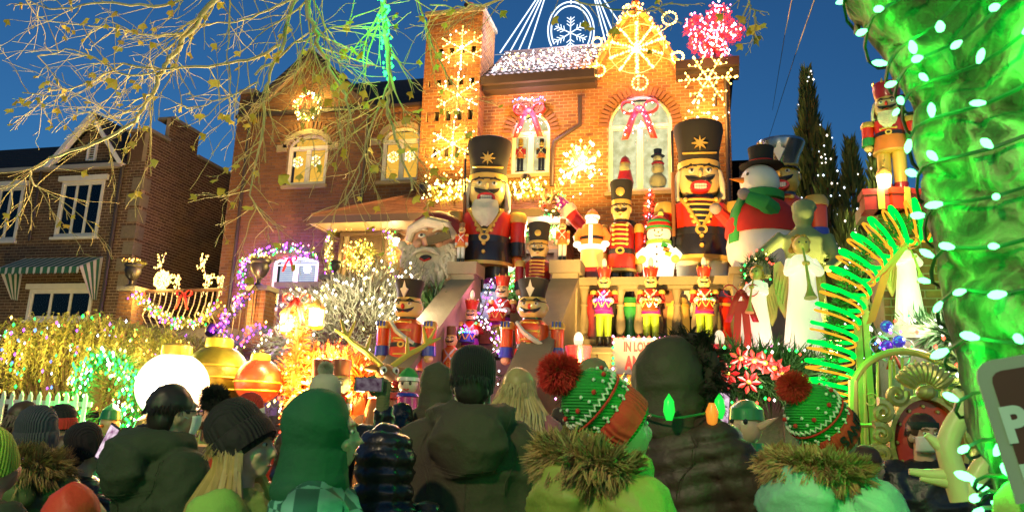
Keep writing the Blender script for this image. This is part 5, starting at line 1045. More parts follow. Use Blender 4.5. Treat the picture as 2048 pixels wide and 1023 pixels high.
a, b = at(725, 640, 12.0), at(725, 545, 12.0)
leafy('lit_shrub', 'broad dense shrub covered in white lights below the porch', 'shrub', (at(712, 640, 12).x, 12.0, (YARD+b.z)/2+.05), (1.75, .8, (b.z-YARD)/2*1.25), 15000, .2, silver, ['white', 'yellow', 'white'], 420, .02, 7, 26, .009, .1, np=4)
leafy('leafy_shrub', 'dark green leafy shrub under the giant santa face', 'shrub', (at(868, 600, 12.3).x, 12.4, 3.0), (.42, .4, .95), 1100, .2, pieces('laurel', [(.03, .08, .02), (.05, .13, .03), (.08, .17, .03)], .45, 0), None, 0, w=.035)
# weeping evergreens: arching boughs with hanging strands
def weeping(label, pxs, ytops, ybot, Y, m, nstr, cols, nb, seed, power=0, pc='yellow', dep=.8):
    rg = random.Random(seed); x0_, x1_ = pxs; base = at((x0_+x1_)/2, ybot, Y); t = thing('weeping_evergreen', label, 'evergreen', (base.x, Y, YARD)); O = t.location.copy(); mb = MB(); pts = []; q = MB()
    for i in range(nstr):
        f_ = rg.random(); px = lerp(x0_, x1_, f_); k = f_*(len(ytops)-1); j = min(int(k), len(ytops)-2); yt = lerp(ytops[j], ytops[j+1], k-j)
        dy = rg.random(); p = at(px, yt, Y)-O; p.y = (dy-.5)*2*dep; p.z -= .06+(.35*dy if dy < .5 else (1-dy)*.3)*rg.random()+rg.uniform(0, .12)
        drop = rg.uniform(.25, 1.15)*min(1, (p.z)/1.0); out = rg.uniform(-.12, .12); n_ = int(drop/.024); a0_ = p.copy()
        for s_ in range(n_):
            z = s_*.024; c = a0_+Vector((out*sin(s_/n_*1.5)+rg.uniform(-.012, .012), -.12*sin(s_/n_*2), -z))
            for w_ in range(2): needles(mb, c, (rg.uniform(-1, 1), rg.uniform(-1, .6), -rg.uniform(.2, 1.3)), rg.uniform(.04, .10), .0065)
            if rg.random() < nb/(nstr*24) and dy < .5: pts.append(c+Vector((0, -.06, 0)))
        if i % 6 == 0: q.tube([(p.x*.5, 0, p.z*.2), (p.x*.8, p.y*.5, p.z*.85), p], [.04, .025, .008], 5)
    q.build('boughs', mat('bark', (.12, .08, .05)), t, kind='stuff'); mb.build('foliage', m, t, smooth=0, kind='stuff', fix=False)
    bulbs('bulbs', pts, .022, cols, t, 7)
    if power:
        for f_ in (.1, .35, .6, .85): px = lerp(x0_, x1_, f_); lamp(t, at(px, lerp(ytops[0], ybot, .4), Y-dep-.35)-O, BW[pc], power, .3, name='bulb_light')
    return t
weeping('long weeping evergreen hedge hung with coloured bulbs by the end house', (-40, 330), [640, 632, 640, 628, 618, 625, 640], 800, 10.2, goldfir, 620, ['purple', 'green', 'blue', 'orange', 'orange', 'red', 'cool', 'green', 'yellow'], 330, 3, 45)
weeping('rounded weeping evergreen with amber lights behind the ornament balls', (300, 500), [690, 655, 650, 662, 700, 740], 790, 9.6, goldfir, 420, ['orange', 'yellow', 'purple', 'orange'], 190, 4, 40)
# bright green lit arch shrub
garland('lit_arch', 'small arch of dense green lights before the weeping hedge', 'arch', [at(165, 900, 8.2), at(160, 800, 8.2), at(185, 730, 8.2), at(225, 712, 8.2), at(262, 740, 8.2), at(275, 800, 8.2), at(270, 900, 8.2)], .20, 1100, ['green', 'green', 'green', 'cool', 'yellow'], 330, .018, None, 7, 13, 'green', 4)
# ---------------------------------------------------------------- the street tree: trunk at the kerb, limbs over the crowd
bark = mat('plane_bark', (.24, .22, .11), .85, .7, 9, .03, 16); barkl = mat('limb_bark', (.5, .46, .28), .85, .4, 8, .008, 30)
TR = thing('plane_tree', 'street plane tree with mottled trunk wrapped in green lights', 'tree', (at(2010, 900, 1.9).x, 1.9, .13)); TO = TR.location.copy()
tp = [(1.0*0+.04, 0, -.1)]
def tl(px, py, Y): return at(px, py, Y)-TO
edge = [(1985, 1023), (1958, 900), (1905, 700), (1870, 500), (1832, 300), (1785, 130), (1722, 0), (1640, -160)]
tpts, trad = [], []
for (x, y) in [(2000, 1250)]+edge:
    r_ = .235 if y > 0 else .21; e = tl(x, y, 1.9); tpts.append(Vector((e.x+r_, 0, e.z))); trad.append(r_)
tpts = [Vector((tpts[0].x+.05, 0, 0))]+[p for p in tpts if p.z > .1]; trad = [.34]+trad[-len(tpts)+1:]
tp2 = curve_pts(tpts, 150); NT = len(tp2); tr2 = [lerp(.34, .235, min(1, i/(NT*.12)))-.028*i/NT for i in range(NT)]
def tframe(i):
    t_ = (tp2[min(i+1, NT-1)]-tp2[max(i-1, 0)]).normalized(); s_ = (Vector((1, 0, 0))-t_*t_.x).normalized(); return s_, t_.cross(s_)*-1
def bark_patch(name, cols, sc):
    m = bpy.data.materials.new(name); m.use_nodes = True; n = m.node_tree; b_ = n.nodes['Principled BSDF']; L = n.links.new; tc = n.nodes.new('ShaderNodeTexCoord'); mp = n.nodes.new('ShaderNodeMapping'); mp.inputs['Scale'].default_value = (1, 1, .75); L(tc.outputs['Object'], mp.inputs[0])
    n1 = n.nodes.new('ShaderNodeTexNoise'); n1.inputs['Scale'].default_value = sc; n1.inputs['Detail'].default_value = 3; n1.inputs['Distortion'].default_value = 1.2; rp = n.nodes.new('ShaderNodeValToRGB'); rp.color_ramp.interpolation = 'EASE'; el = rp.color_ramp.elements; el.new(.5); el.new(.6)
    for i, c in enumerate(cols): el[i].color = (*c, 1); el[i].position = (.38, .46, .52, .60)[i]
    n2 = n.nodes.new('ShaderNodeTexNoise'); n2.inputs['Scale'].default_value = 40; n2.inputs['Detail'].default_value = 6; L(mp.outputs[0], n1.inputs['Vector']); L(mp.outputs[0], n2.inputs['Vector']); L(n1.outputs[0], rp.inputs[0]); mr = n.nodes.new('ShaderNodeMapRange'); mr.inputs[3].default_value = .6; mr.inputs[4].default_value = 1.35; L(n2.outputs[0], mr.inputs[0])
    mu = n.nodes.new('ShaderNodeMix'); mu.data_type = 'RGBA'; mu.blend_type = 'MULTIPLY'; mu.inputs[0].default_value = 1; L(rp.outputs[0], mu.inputs[6]); L(mr.outputs[0], mu.inputs[7]); L(mu.outputs[2], b_.inputs['Base Color']); b_.inputs['Roughness'].default_value = .85
    bp = n.nodes.new('ShaderNodeBump'); bp.inputs['Distance'].default_value = .012; L(n2.outputs[0], bp.inputs['Height']); bp2 = n.nodes.new('ShaderNodeBump'); bp2.inputs['Distance'].default_value = .03; L(rp.outputs[0], bp2.inputs['Height']); L(bp.outputs[0], bp2.inputs['Normal']); L(bp2.outputs[0], b_.inputs['Normal']); return m
patchy = bark_patch('mottled_bark', [(.04, .04, .015), (.10, .10, .04), (.22, .22, .10), (.33, .33, .17)], 7)
tm_ = MB(); NS = 56; vs = []
for i in range(NT):
    s_, b_ = tframe(i)
    for j in range(NS):
        a = 2*pi*j/NS; d = s_*cos(a)+b_*sin(a); p = tp2[i]+d*tr2[i]; q_ = noise.noise(p*5)*.028+noise.noise(p*13)*.014; r_ = 1-abs(noise.noise(Vector((p.x*9, p.y*9, p.z*6)))); vs.append(p+d*(q_-.03*(r_**9)))
tm_.add(vs, [(i*NS+j, i*NS+(j+1) % NS, (i+1)*NS+(j+1) % NS, (i+1)*NS+j) for i in range(NT-1) for j in range(NS)]); tm_.build('trunk', patchy, TR, smooth=80)
# loose bark plates standing proud of the trunk
plate = pieces('bark_plate', [(.10, .10, .05), (.26, .25, .14), (.06, .065, .03), (.36, .35, .22)], .85, .01, 18)
for i in range(46):
    k = int(rnd(.05, .95)*(NT-1)); s_, b_ = tframe(k); rr = tr2[k]; a = rnd(pi*1.15, pi*1.8); hw_ = rnd(.10, .24); hh_ = rnd(.03, .10); q = MB(); vs = []; nv = 6
    rim = [(hw_*rnd(.7, 1.1)*cos(g), hh_*rnd(.7, 1.1)*sin(g)) for g in [2*pi*x/9 for x in range(9)]]
    for (da, dz) in rim+[(0, 0)]:
        kk = max(0, min(NT-1, k+int(dz/.03))); r_ = rr+(.010 if (da, dz) != (0, 0) else .028); vs.append(tp2[k]+(tp2[min(NT-1, k+1)]-tp2[k]).normalized()*dz+(s_*cos(a+da)+b_*sin(a+da))*r_)
    q.add(vs, [(x, (x+1) % 9, 9) for x in range(9)]); q.build('bark_plate', plate, TR, smooth=80, fix=False)
TL = thing('string_lights', 'green bulb string wound round the street tree trunk', 'string lights', TO); wire = []; bl = []
turns = 21
for i in range(turns*28):
    f_ = i/(turns*28); k = min(int(f_*(NT-1)), NT-2); s_, b_ = tframe(k); c = lerp(tp2[k], tp2[k+1], f_*(NT-1)-k); rr = tr2[k]+.022; a = -2*pi*i/28+sin(i*.7)*.08; d = s_*cos(a)+b_*sin(a); wire.append(c+d*rr+Vector((0, 0, .02*sin(i*.9))))
    if (i % 2 == 0 and d.y < .2) or i % 10 == 0: bl.append((wire[-1], d))
MB().tube(wire, .0045, 4).build('cable', wirem, TL)
gcore = glow('bulb_green_core', (.14, 1, .28), 4.5); first = None
proto = MB().lathe([(.0045, 0), (.0065, .006), (.0095, .016), (.0085, .028), (.004, .036), (0, .039)], n=8)
for (p, n_) in bl:
    d = (n_+rvec(.9)).normalized(); rq = d.to_track_quat('Z', 'Y').to_euler(); l_ = p+d*.004
    if first is None: first = proto.build('bulb', gcore, TL, l_); o_ = first
    else: o_ = first.copy(); COL.objects.link(o_); o_.location = l_
    o_.rotation_euler = rq; k = rnd(.75, 1.05); o_.scale = (k, k, k)
vis_ = [q_ for q_ in bl if q_[1].y < .3]
for i in range(0, len(vis_), 2): lamp(TL, vis_[i][0]+vis_[i][1]*.035, (.0, 1, .05), .25, .012, name='bulb_light')
# sign strapped to the trunk
SG = thing('parking_sign', 'brown parking sign with pale letters strapped to the tree trunk', 'sign', at(2078, 850, 1.60), R(-8)); u = mpp(1.6, 2030)*.92; SG.rotation_euler = (0, R(-11), R(-8))
w_, h_ = 190*u, 330*u
rr_ = lambda k: [(-w_/2+k+ (.03-k*.5)*(1-cos(a)), h_/2-k-(.03-k*.5)*(1-sin(a))) for a in [0, pi/6, pi/3, pi/2]]+[(w_/2-k, h_/2-k), (w_/2-k, -h_/2+k), (-w_/2+k, -h_/2+k)]
MB().prism(rr_(.0), -.004, .004).build('plate', mat('sign_green_white', (.26, .34, .26), .5, .1), SG); MB().prism([(x, z) for x, z in rr_(.022)], -.0065, -.0045).build('panel', mat('sign_brown', (.07, .02, .012), .5, .15), SG)
text('PA', 'lettering', mat('sign_letters', (.45, .66, .55), .5), SG, (-.012, -.0075, h_*.02), .085, depth=.0008, bold=.004, sx=.9)
MB().bb(-w_/2+.022, w_/2-.022, -.0075, -.0066, -h_*.36, -h_*.24).build('sign_stripe', mat('sign_letters', (.45, .66, .55)), SG)
MB().tube([(-.02, .0, h_*.45), (0, .05, h_*.45)], .006, 6).build('bracket', dark, SG)
# limbs and twigs (pixel guides give directions, depth comes from the reach of the limb over the pavement)
LB = MB(); TW = MB(); LEAVES = []; rg = random.Random(21)
def twig(p, d, L, r_, lev):
    n_ = max(3, int(L/.10)); P = [p.copy()]; rs = [r_]; d = d.normalized()
    for i in range(n_):
        d = (d+Vector((rg.uniform(-.22, .22), rg.uniform(-.22, .22), rg.uniform(-.24, .17)))).normalized(); p = p+d*(L/n_); P.append(p.copy()); rs.append(max(.0020, r_*(1-.75*(i+1)/n_)))
        if lev > 0 and rg.random() < .60:
            d2 = (d+Vector((rg.uniform(-.9, .9), rg.uniform(-.7, .7), rg.uniform(-.8, .6)))).normalized(); twig(p.copy(), d2, L*rg.uniform(.3, .62), rs[-1]*.72, lev-1)
    TW.tube(P, rs, 4 if r_ < .008 else 5, caps=False)
    if rg.random() < .12: LEAVES.append((P[-1], d))
fork = tp2[-1]+TO
guides = [
 ([(700, -160), (520, -70), (435, 0), (380, 65), (345, 110), (325, 140), (300, 195), (270, 240), (215, 275), (120, 310), (62, 340), (66, 365), (80, 375)], 4.6, 5.6, .022, .9),
 ([(560, 90), (512, 115), (440, 130), (340, 135), (262, 152), (205, 125), (150, 100), (75, 112)], 4.8, 5.2, .011, .7),
 ([(620, -120), (615, 0), (630, 60), (640, 92), (668, 150), (690, 190), (702, 235)], 4.4, 4.9, .020, .75),
 ([(770, -120), (768, 0), (775, 100), (782, 170), (775, 212), (800, 300), (825, 380)], 4.7, 5.3, .022, .75),
 ([(640, -100), (590, 0), (565, 80), (540, 150), (530, 200), (520, 300), (500, 380), (512, 418)], 4.5, 5.2, .013, .6),
 ([(782, 160), (740, 260), (720, 330), (690, 410)], 5.0, 5.2, .008, .7),
 ([(820, -60), (850, 40), (895, 150), (930, 200)], 4.8, 5.4, .008, .5),
 ([(1120, -60), (1000, 0), (930, 15), (860, 10)], 4.4, 4.8, .009, .5),
 ([(1080, -40), (1180, 10), (1290, 20), (1345, 5)], 4.4, 4.8, .006, .25),
 ([(420, -40), (330, 10), (210, 5), (110, 20), (52, 0)], 4.6, 5.0, .011, .65),
 ([(380, 62), (300, 70), (230, 55), (120, 45)], 4.9, 5.3, .008, .6),
 ([(325, 140), (250, 130), (180, 165), (110, 190), (45, 185)], 5.0, 5.5, .008, .6),
 ([(700, -60), (560, 10), (470, 45), (400, 50)], 4.6, 5.0, .010, .6),
 ([(512, 165), (440, 200), (380, 215), (360, 210)], 4.8, 5.0, .006, .4),
 ([(510, 150), (590, 90), (660, 60), (720, 30)], 4.8, 4.8, .008, .6),
 ([(1490, -30), (1500, 10), (1512, 35)], 4.5, 4.6, .004, .2),
]
for (G_, Ya, Yb, r_, tl_) in guides:
    P = [at(x, y, lerp(Ya, Yb, i/(len(G_)-1))) for i, (x, y) in enumerate(G_)]; C_ = curve_pts(P, 4*len(P)); n_ = len(C_)
    for i in range(1, n_-1): C_[i] += Vector((rg.uniform(-.012, .012), rg.uniform(-.02, .02), rg.uniform(-.012, .012)))
    LB.tube([c-TO for c in C_], [max(.005, 1.25*r_*(1-.75*i/n_)) for i in range(n_)], 6)
    for i in range(2, n_):
        if rg.random() < .72:
            d = (C_[i]-C_[i-1]).normalized(); d2 = d+Vector((rg.uniform(-1, 1), rg.uniform(-.7, .7), rg.uniform(-.9, .7))); twig(C_[i]-TO, d2, tl_*rg.uniform(.4, 1.0), max(.0045, r_*.42*(1-.6*i/n_)), 2)
hub = at(760, -260, 4.3); far = at(420, -160, 4.6)
LB.tube([p-TO for p in curve_pts([fork, fork+Vector((-.4, .5, .7)), hub+Vector((.6, -.6, -.1)), hub, at(640, -120, 4.4)], 24)], [.14-.005*i for i in range(25)], 8)
for q_ in ((700, -160, 4.6), (770, -120, 4.7), (820, -60, 4.8), (1120, -60, 4.4), (1080, -40, 4.4), (420, -40, 4.6), (640, -100, 4.5), (1490, -30, 4.5)): LB.tube([hub-TO, lerp(hub, at(*q_), .5)-TO+Vector((0, 0, .12)), at(*q_)-TO], [.035, .024, .016] if q_[0] != 1490 else [.012, .008, .005], 6)
LB.build('limbs', barkl, TR, smooth=80, kind='stuff', fix=False); TW.build('twigs', mat('twig_bark', (.56, .46, .20), .8, .3, 12), TR, smooth=80, kind='stuff', fix=False)
lm = pieces('yellow_leaf', [(.70, .46, .04), (.80, .58, .08), (.55, .36, .04), (.62, .54, .07)], .6, 0)
rg.shuffle(LEAVES)
big_leaves = [(435, 160), (240, 160), (350, 20), (700, 45), (165, 45), (560, 350), (650, 330), (320, 322), (510, 415), (430, 375), (120, 160), (130, 50), (590, 60), (480, 130), (900, 20), (830, 395), (670, 165), (30, 218)]
for (x, y) in big_leaves: LEAVES.insert(0, (at(x+rnd(-6, 6), y, rnd(4.7, 5.1))-TO, rvec()))
for i, (p, d) in enumerate(LEAVES[:240]):
    k = rnd(.035, .065) if i > 17 else rnd(.06, .09); d = (Vector(d)*.5+Vector((rnd(-1, 1), rnd(-1, 1), -.6))).normalized(); s_ = d.cross(Vector((rnd(-.5, .5), 1, rnd(-.5, .5)))).normalized(); n2 = d.cross(s_); q = MB(); q.ct = random.random()
    q.add([p, p+d*k*.4+s_*k*.55+n2*k*.18, p+d*k*.8+s_*k*.7, p+d*k*.9+s_*k*.2, p+d*k*1.5, p+d*k*.9-s_*k*.2, p+d*k*.8-s_*k*.7+n2*k*.15, p+d*k*.4-s_*k*.55+n2*k*.2], ((0, 1, 2, 3, 4), (0, 4, 5, 6, 7))); q.build('leaf', lm, TR, smooth=0, fix=False)
# green lights on the hanging limb
GL = thing('string_lights', 'green lights wound round a hanging branch above the brown house', 'string lights', at(772, 80, 4.95)); O_ = GL.location.copy(); Pg = [at(x, y, lerp(4.75, 5.1, i/3)) for i, (x, y) in enumerate(((768, -10), (774, 60), (778, 110), (783, 160)))]; pts = []
for p, d in along(Pg, 60): pts.append(p-O_+Vector((rnd(-.045, .045), rnd(-.06, -.01), rnd(-.02, .02))))
bulbs('bulbs', pts, .011, ['green'], GL, 8); MB().tube([p-O_+Vector((.02*sin(i*2), -.03, 0)) for i, (p, d) in enumerate(along(Pg, 24))], .004, 4).build('cable', wirem, GL)
for q_ in (10, 30, 50): lamp(GL, pts[q_]+Vector((-.05, -.15, 0)), BW['green'], 1.2, .03, name='bulb_light')
# overhead wires
PL = thing('power_line', 'pair of overhead wires crossing the sky beside the orange house', 'wire', at(1590, 0, 12))
for a_, b_ in (((1600, -80), (1545, 220)), ((1650, -60), (1535, 285))):
    MB().tube([at(*a_, 9)-PL.location, at((a_[0]+b_[0])/2-3, (a_[1]+b_[1])/2, 20)-PL.location, at(*b_, 40)-PL.location], .012, 5).build('cable', mat('wire_grey', (.25, .25, .25), .5), PL)
# ================================================================ yard pieces
iron = mat('black_iron', (.02, .018, .016), .4, .2, 8); goldm = mat('gilt_iron', (.55, .40, .10), .4, .2, 8, metal=.5)
# spiral rope-light arch: a fir tube wound with green and amber rope light
ap = [at(1658, 800, 7.7), at(1660, 720, 7.7), at(1672, 640, 7.7), at(1700, 560, 7.7), at(1745, 490, 7.7), at(1800, 452, 7.7), at(1862, 438, 7.7), at(1930, 450, 7.7), at(1990, 500, 7.7), at(2040, 600, 7.7), at(2060, 800, 7.7)]
SP = thing('spiral_arch', 'fir arch wound with spirals of green and amber rope light', 'arch', ap[0]); O_ = SP.location.copy(); cp = [p-O_ for p in curve_pts(ap, 110)]; cp = [Vector((p.x, p.y, p.z)) for p in cp]
foot = at(1658, 800, 7.7).z; cp = [cp[0]+Vector((0, 0, YARD-foot))]+cp+[Vector((cp[-1].x, 0, YARD-O_.z))]
q = MB()
for p, d in along(cp, 5200):
    o2 = rvec().normalized(); o2 = o2-d*o2.dot(d); needles(q, p+o2*rnd(0, .08), o2+d*rnd(-.6, .6), rnd(.05, .11), .008)
q.build('fir', mat('x', (0, 0, 0)) if 0 else pieces('bright_fir', [(.03, .12, .02), (.05, .18, .03), (.02, .08, .02)], .7, 0), SP, smooth=0, kind='stuff', fix=False)
for nm, c, ph in (('rope_light', glow('rope_green', (.0, 1, .05), 1.6), 0), ('rope_light', glow('rope_amber', (1, .36, .02), 1.3), 2.2)):
    H_ = []; al = along(cp, 760)
    for i, (p, d) in enumerate(al):
        a = i*.27+ph; s_ = d.cross(Vector((0, 1, 0))).normalized(); rr = .205; H_.append(p+s_*cos(a)*rr+Vector((0, 1, 0))*sin(a)*rr)
    MB().tube(H_, .020 if ph == 0 else .011, 5).build(nm, c, SP, smooth=80)
for i in (8, 30, 45, 60, 80): lamp(SP, cp[i]+Vector((-.1, -.45, 0)), BW['green'], 7, .15, name='rope_glow_light')
# lantern post
LP = thing('lantern_post', 'garlanded post with two glowing lanterns and a red bow', 'lamp post', (at(600, 700, 8.3).x, 8.3, YARD)); O_ = LP.location.copy(); l_ = lambda x, y, Y=8.3: at(x, y, Y)-O_
top = l_(601, 612); MB().tube([(0, 0, 0), (0, 0, .3), top], [.09, .07, .05], 12).build('post', mat('amber_post', (.5, .2, .04), .5, .2), LP)
MB().tube([l_(575, 622), l_(601, 612), l_(633, 608)], .025, 8).build('crossbar', goldm, LP)
lamp_glass = mat('lantern_glass', (1, .9, .65), .4, .05, em=((1, .82, .48), 2.6, 1))
for x, y in ((576, 645), (633, 634)):
    c = l_(x, y); k = .0054*32; L = MB().lathe([(k*.42, -k*.62), (k*.5, -k*.6), (k*.56, k*.5), (k*.5, k*.52)], c, 8).build('lantern', lamp_glass, LP)
    MB().lathe([(k*.62, k*.52), (k*.66, k*.58), (k*.45, k*.95), (k*.12, k*1.2), (0, k*1.35)], c, 8).build('lantern_cap', goldm, L); MB().lathe([(k*.3, -k*.85), (k*.58, -k*.68), (k*.55, -k*.6), (k*.3, -k*.6)], c, 8).build('lantern_base', goldm, L)
    for i in range(6): a = 2*pi*i/6; MB().tube([c+Vector((k*.51*cos(a), k*.51*sin(a), -k*.62)), c+Vector((k*.58*cos(a), k*.58*sin(a), k*.54))], .008, 5).build('glazing_bar', goldm, L)
    lamp(LP, c+Vector((0, -.22, 0)), (1, .66, .28), 32, .1)
make_bow(LP, l_(602, 603)+Vector((0, -.1, 0)), .5, FELTB)
q = MB()
for i in range(900): p = lerp(Vector((0, 0, .1)), top, random.random()); a = rnd(0, 6.28); needles(q, p+Vector((.07*cos(a), .07*sin(a), 0)), (cos(a), sin(a), rnd(-.5, .5)), rnd(.05, .12), .012)
q.build('tinsel', pieces('amber_tinsel', [(.5, .2, .04), (.6, .1, .03), (.4, .3, .06)], .4, 0), LP, smooth=0, kind='stuff', fix=False); bulbs('bulbs', [lerp(Vector((0, 0, .1)), top, random.random())+Vector((rnd(-.12, .12), -.12, 0)) for i in range(50)], .016, ['orange', 'yellow', 'red'], LP, 6)
lamp(LP, (0, -.4, .7), BW['orange'], 30, .2)
# giant ornament balls
def ball(label, px, py, rpx, Y, m, cap, power=0, col=None, rings=0):
    c = at(px, py, Y); r_ = rpx*mpp(Y, px); t = thing('ornament_ball', label, 'ornament', (c.x, Y, c.z-r_)); n_ = 28; q = MB(); vs = []; k = 18
    for i in range(k+1):
        a = -pi/2+pi*i/k
        for j in range(n_): g = 2*pi*j/n_; rr = r_*(1-(.02 if j % 2 else 0)); vs.append((rr*cos(a)*cos(g), rr*cos(a)*sin(g), r_+r_*.96*sin(a)))
    q.add(vs, [(i*n_+j, i*n_+(j+1) % n_, (i+1)*n_+(j+1) % n_, (i+1)*n_+j) for i in range(k) for j in range(n_)]); q.build('ball', m, t, smooth=70)
    MB().lathe([(r_*.40, r_*1.86), (r_*.42, r_*1.92), (r_*.40, r_*2.14), (r_*.34, r_*2.18), (0, r_*2.2)], n=20).build('cap', cap, t); MB().ring([(r_*.09*cos(a), r_*2.27+r_*.09*sin(a)) for a in [i*pi/6 for i in range(12)]], [(r_*.06*cos(a), r_*2.27+r_*.06*sin(a)) for a in [i*pi/6 for i in range(12)]], -.012, .012).build('hanger', goldm, t)
    for i in range(rings): z = r_*(.6+.35*i); rr = sqrt(max(0, r_*r_-(z-r_)**2)); MB().tube([(rr*1.01*cos(a), rr*1.01*sin(a), z) for a in [j*pi/12 for j in range(25)]], .012, 5, caps=False).build('stripe', cap, t)
    if power: lamp(t, (0, -r_*1.5, r_), col, power, .2)
    h = c.z-r_-YARD
    MB().lathe([(r_*.4, 0), (r_*.25, -h*.3), (r_*.3, -h)][::-1], n=12).build('stand', mat('stand_dark', (.05, .04, .03), .6), t)
capg = mat('gold_cap', (.6, .42, .06), .35, .15, 9, metal=.4)
ball('glowing white ornament ball with gold cap', 345, 772, 58, 7.9, mat('ball_white', (1, .93, .82), .4, .04, em=((1, .86, .68), 1.15, 1)), capg, 22, (1, .8, .5))
ball('olive gold ribbed ornament ball between the white and red balls', 432, 752, 55, 8.6, mat('ball_gold', (.17, .16, .02), .35, .3, 12, .004, 40, metal=.3), capg, rings=3)
ball('red and amber ornament ball beside the lantern post', 517, 762, 40, 8.4, mat('ball_red', (.55, .03, .015), .3, .3, 3, .004, 40, em=((1, .25, .03), .18)), capg, 6, BW['orange'], 2)
# reindeer
fur_b = mat('reindeer_brown', (.38, .15, .04), .5, .2, 5, .003, 30); ant = mat('antler_yellow', (.62, .46, .06), .45, .2, 6)
def reindeer_head(t, c, k, m, am, spread=1, eyes=True, antlers=True, nose=None):
    c = Vector(c); h = MB().ell(c, (.15*k, .2*k, .17*k), 14, 10).build('head', m, t)
    MB().tube([c+Vector((0, -.1*k, -.03*k)), c+Vector((0, -.3*k, -.12*k)), c+Vector((0, -.42*k, -.15*k))], [.13*k, .10*k, .085*k], 12).build('muzzle', m, h); MB().ell(c+Vector((0, -.47*k, -.12*k)), .05*k, 10, 8).build('nose', nose or RED, h); MB().tube([c+Vector((-.07*k, -.42*k, -.21*k)), c+Vector((0, -.48*k, -.22*k)), c+Vector((.07*k, -.42*k, -.21*k))], .012*k, 6).build('mouth', BLK, h)
    for s in (-1, 1):
        MB().ell(c+Vector((s*.085*k, -.16*k, .07*k)), (.05*k, .045*k, .06*k), 10, 8).build('eye', WHT, h); MB().ell(c+Vector((s*.088*k, -.2*k, .07*k)), (.022*k, .015*k, .03*k), 8, 6).build('pupil', BLK, h)
        MB().ell(c+Vector((s*.2*k, .03*k, .1*k)), (.11*k, .03*k, .05*k), 10, 7).build('ear', m, h)
        if antlers:
            A = [c+Vector((s*.07*k, .02*k, .14*k)), c+Vector((s*.2*k*spread, .04*k, .32*k)), c+Vector((s*.38*k*spread, .05*k, .50*k)), c+Vector((s*.46*k*spread, .03*k, .74*k))]; q = MB().tube(curve_pts(A, 12), [.045*k, .044*k, .043*k, .042*k, .041*k, .04*k, .038*k, .036*k, .033*k, .03*k, .026*k, .022*k, .016*k], 8)
            for (i, dx, dz) in ((1, -.04, .26), (2, .2, .10), (2, -.08, .24)): q.tube([A[i], A[i]+Vector((s*dx*k*.6, -.03*k, dz*k*.6)), A[i]+Vector((s*dx*k, -.04*k, dz*k))], [.034*k, .026*k, .012*k], 7)
            q.build('antler', am, h)
    return h
RD = thing('reindeer_figure', 'brown plastic reindeer with wide yellow antlers beside the toy soldier', 'reindeer', (at(772, 760, 7.85).x, 7.85, YARD), R(38)); hc = at(768, 752, 7.85).z-YARD
MB().lathe([(.16, 0), (.2, .25), (.17, .5), (.11, max(.6, hc-.1))], (0, .12, 0), 14).build('chest', fur_b, RD); reindeer_head(RD, (0, 0, hc), .78, fur_b, ant, 1.5)
MB().lathe([(.16, hc-.24), (.175, hc-.23), (.175, hc-.17), (.15, hc-.16)], (0, .06, 0), 14).build('collar', FELTB, RD)
RB = thing('mounted_reindeer', 'brown reindeer head with branching antlers inside a wreath on the porch', 'reindeer', at(1095, 412, 14.0)); reindeer_head(RB, (0, 0, 0), .62, fur_b, mat('antler_tan', (.5, .36, .12), .6, .2), .75)
garland('wreath', 'fir wreath with red and green lights behind the reindeer head', 'wreath', circle(1108, 412, 20, 14.2), .12, 420, ['red', 'green', 'yellow'], 40, .018, None, 6)
# little figures near the lantern: two barrel-hatted soldiers' heads, elf, gift boxes
for px, lab in ((645, 'half sized soldier with purple coat beside the lantern post'), (684, 'half sized soldier with pale face next to the reindeer')):
    nutcracker('toy_soldier', lab, px, 718, 7.8, YARD, {**TOY, 'rh': .12, 'rt': .12, 'hat': (.10, .105, .11), 'zh': .80, 'zn': .60, 'hatm': mat('copper_hat', (.4, .12, .05), .35, .2, metal=.3), 'face': GOLD if px < 660 else SKIN, 'coat': PURP if px < 660 else RED}, 0, cat='toy soldier')
EL = thing('elf_figure', 'small elf doll in green cap and magenta coat at the foot of the soldier', 'elf', (at(816, 770, 7.6).x, 7.6, YARD), R(10)); ez_ = at(816, 768, 7.6).z-YARD
MB().lathe([(.15, 0), (.17, .1), (.09, max(.2, ez_-.08))], n=12).build('coat', enamel('magenta', (.6, .03, .2)), EL); h_ = MB().ell((0, 0, ez_), (.105, .10, .11), 14, 10).build('head', enamel('pale_skin', (.8, .58, .42)), EL); MB().lathe([(.108, ez_+.03), (.1, ez_+.1), (.05, ez_+.16), (0, ez_+.18)], n=14).build('cap', GFELT, EL); MB().lathe([(.105, ez_+.03), (.12, ez_+.035), (.115, ez_+.07), (.1, ez_+.075)], n=14).build('cap_trim', WHT, EL)
for s in (-1, 1): MB().ell((s*.04, -.09, ez_+.01), (.016, .012, .022), 8, 6).build('eye', BLK, h_)
MB().tube([(-.03, -.095, ez_-.05), (0, -.1, ez_-.06), (.03, -.095, ez_-.05)], .006, 5).build('mouth', RED, h_); MB().lathe([(.1, ez_-.13), (.12, ez_-.12), (.1, ez_-.09)], n=12).build('scarf', BLU, EL)
for px, py, m, lab in ((680, 735, ORR, 'orange wrapped gift box behind the half sized soldiers'), (640, 730, RED, 'red wrapped gift box leaning on the lantern post'), (720, 735, ORR, 'orange gift box beside the lit shrub')):
    p = at(px, py, 9.0); t = thing('gift_box', lab, 'gift box', (p.x, 9.0, YARD)); h = p.z-YARD-.05; MB().bb(-.2, .2, -.2, .2, 0, h).build('box', m, t); MB().bb(-.22, .22, -.22, .22, h-.1, h+.01).build('lid', m, t); MB().bb(-.035, .035, -.225, .225, .0, h+.016).build('ribbon', GOLD, t); make_bow(t, (0, 0, h+.08), .3, GOLD, False)
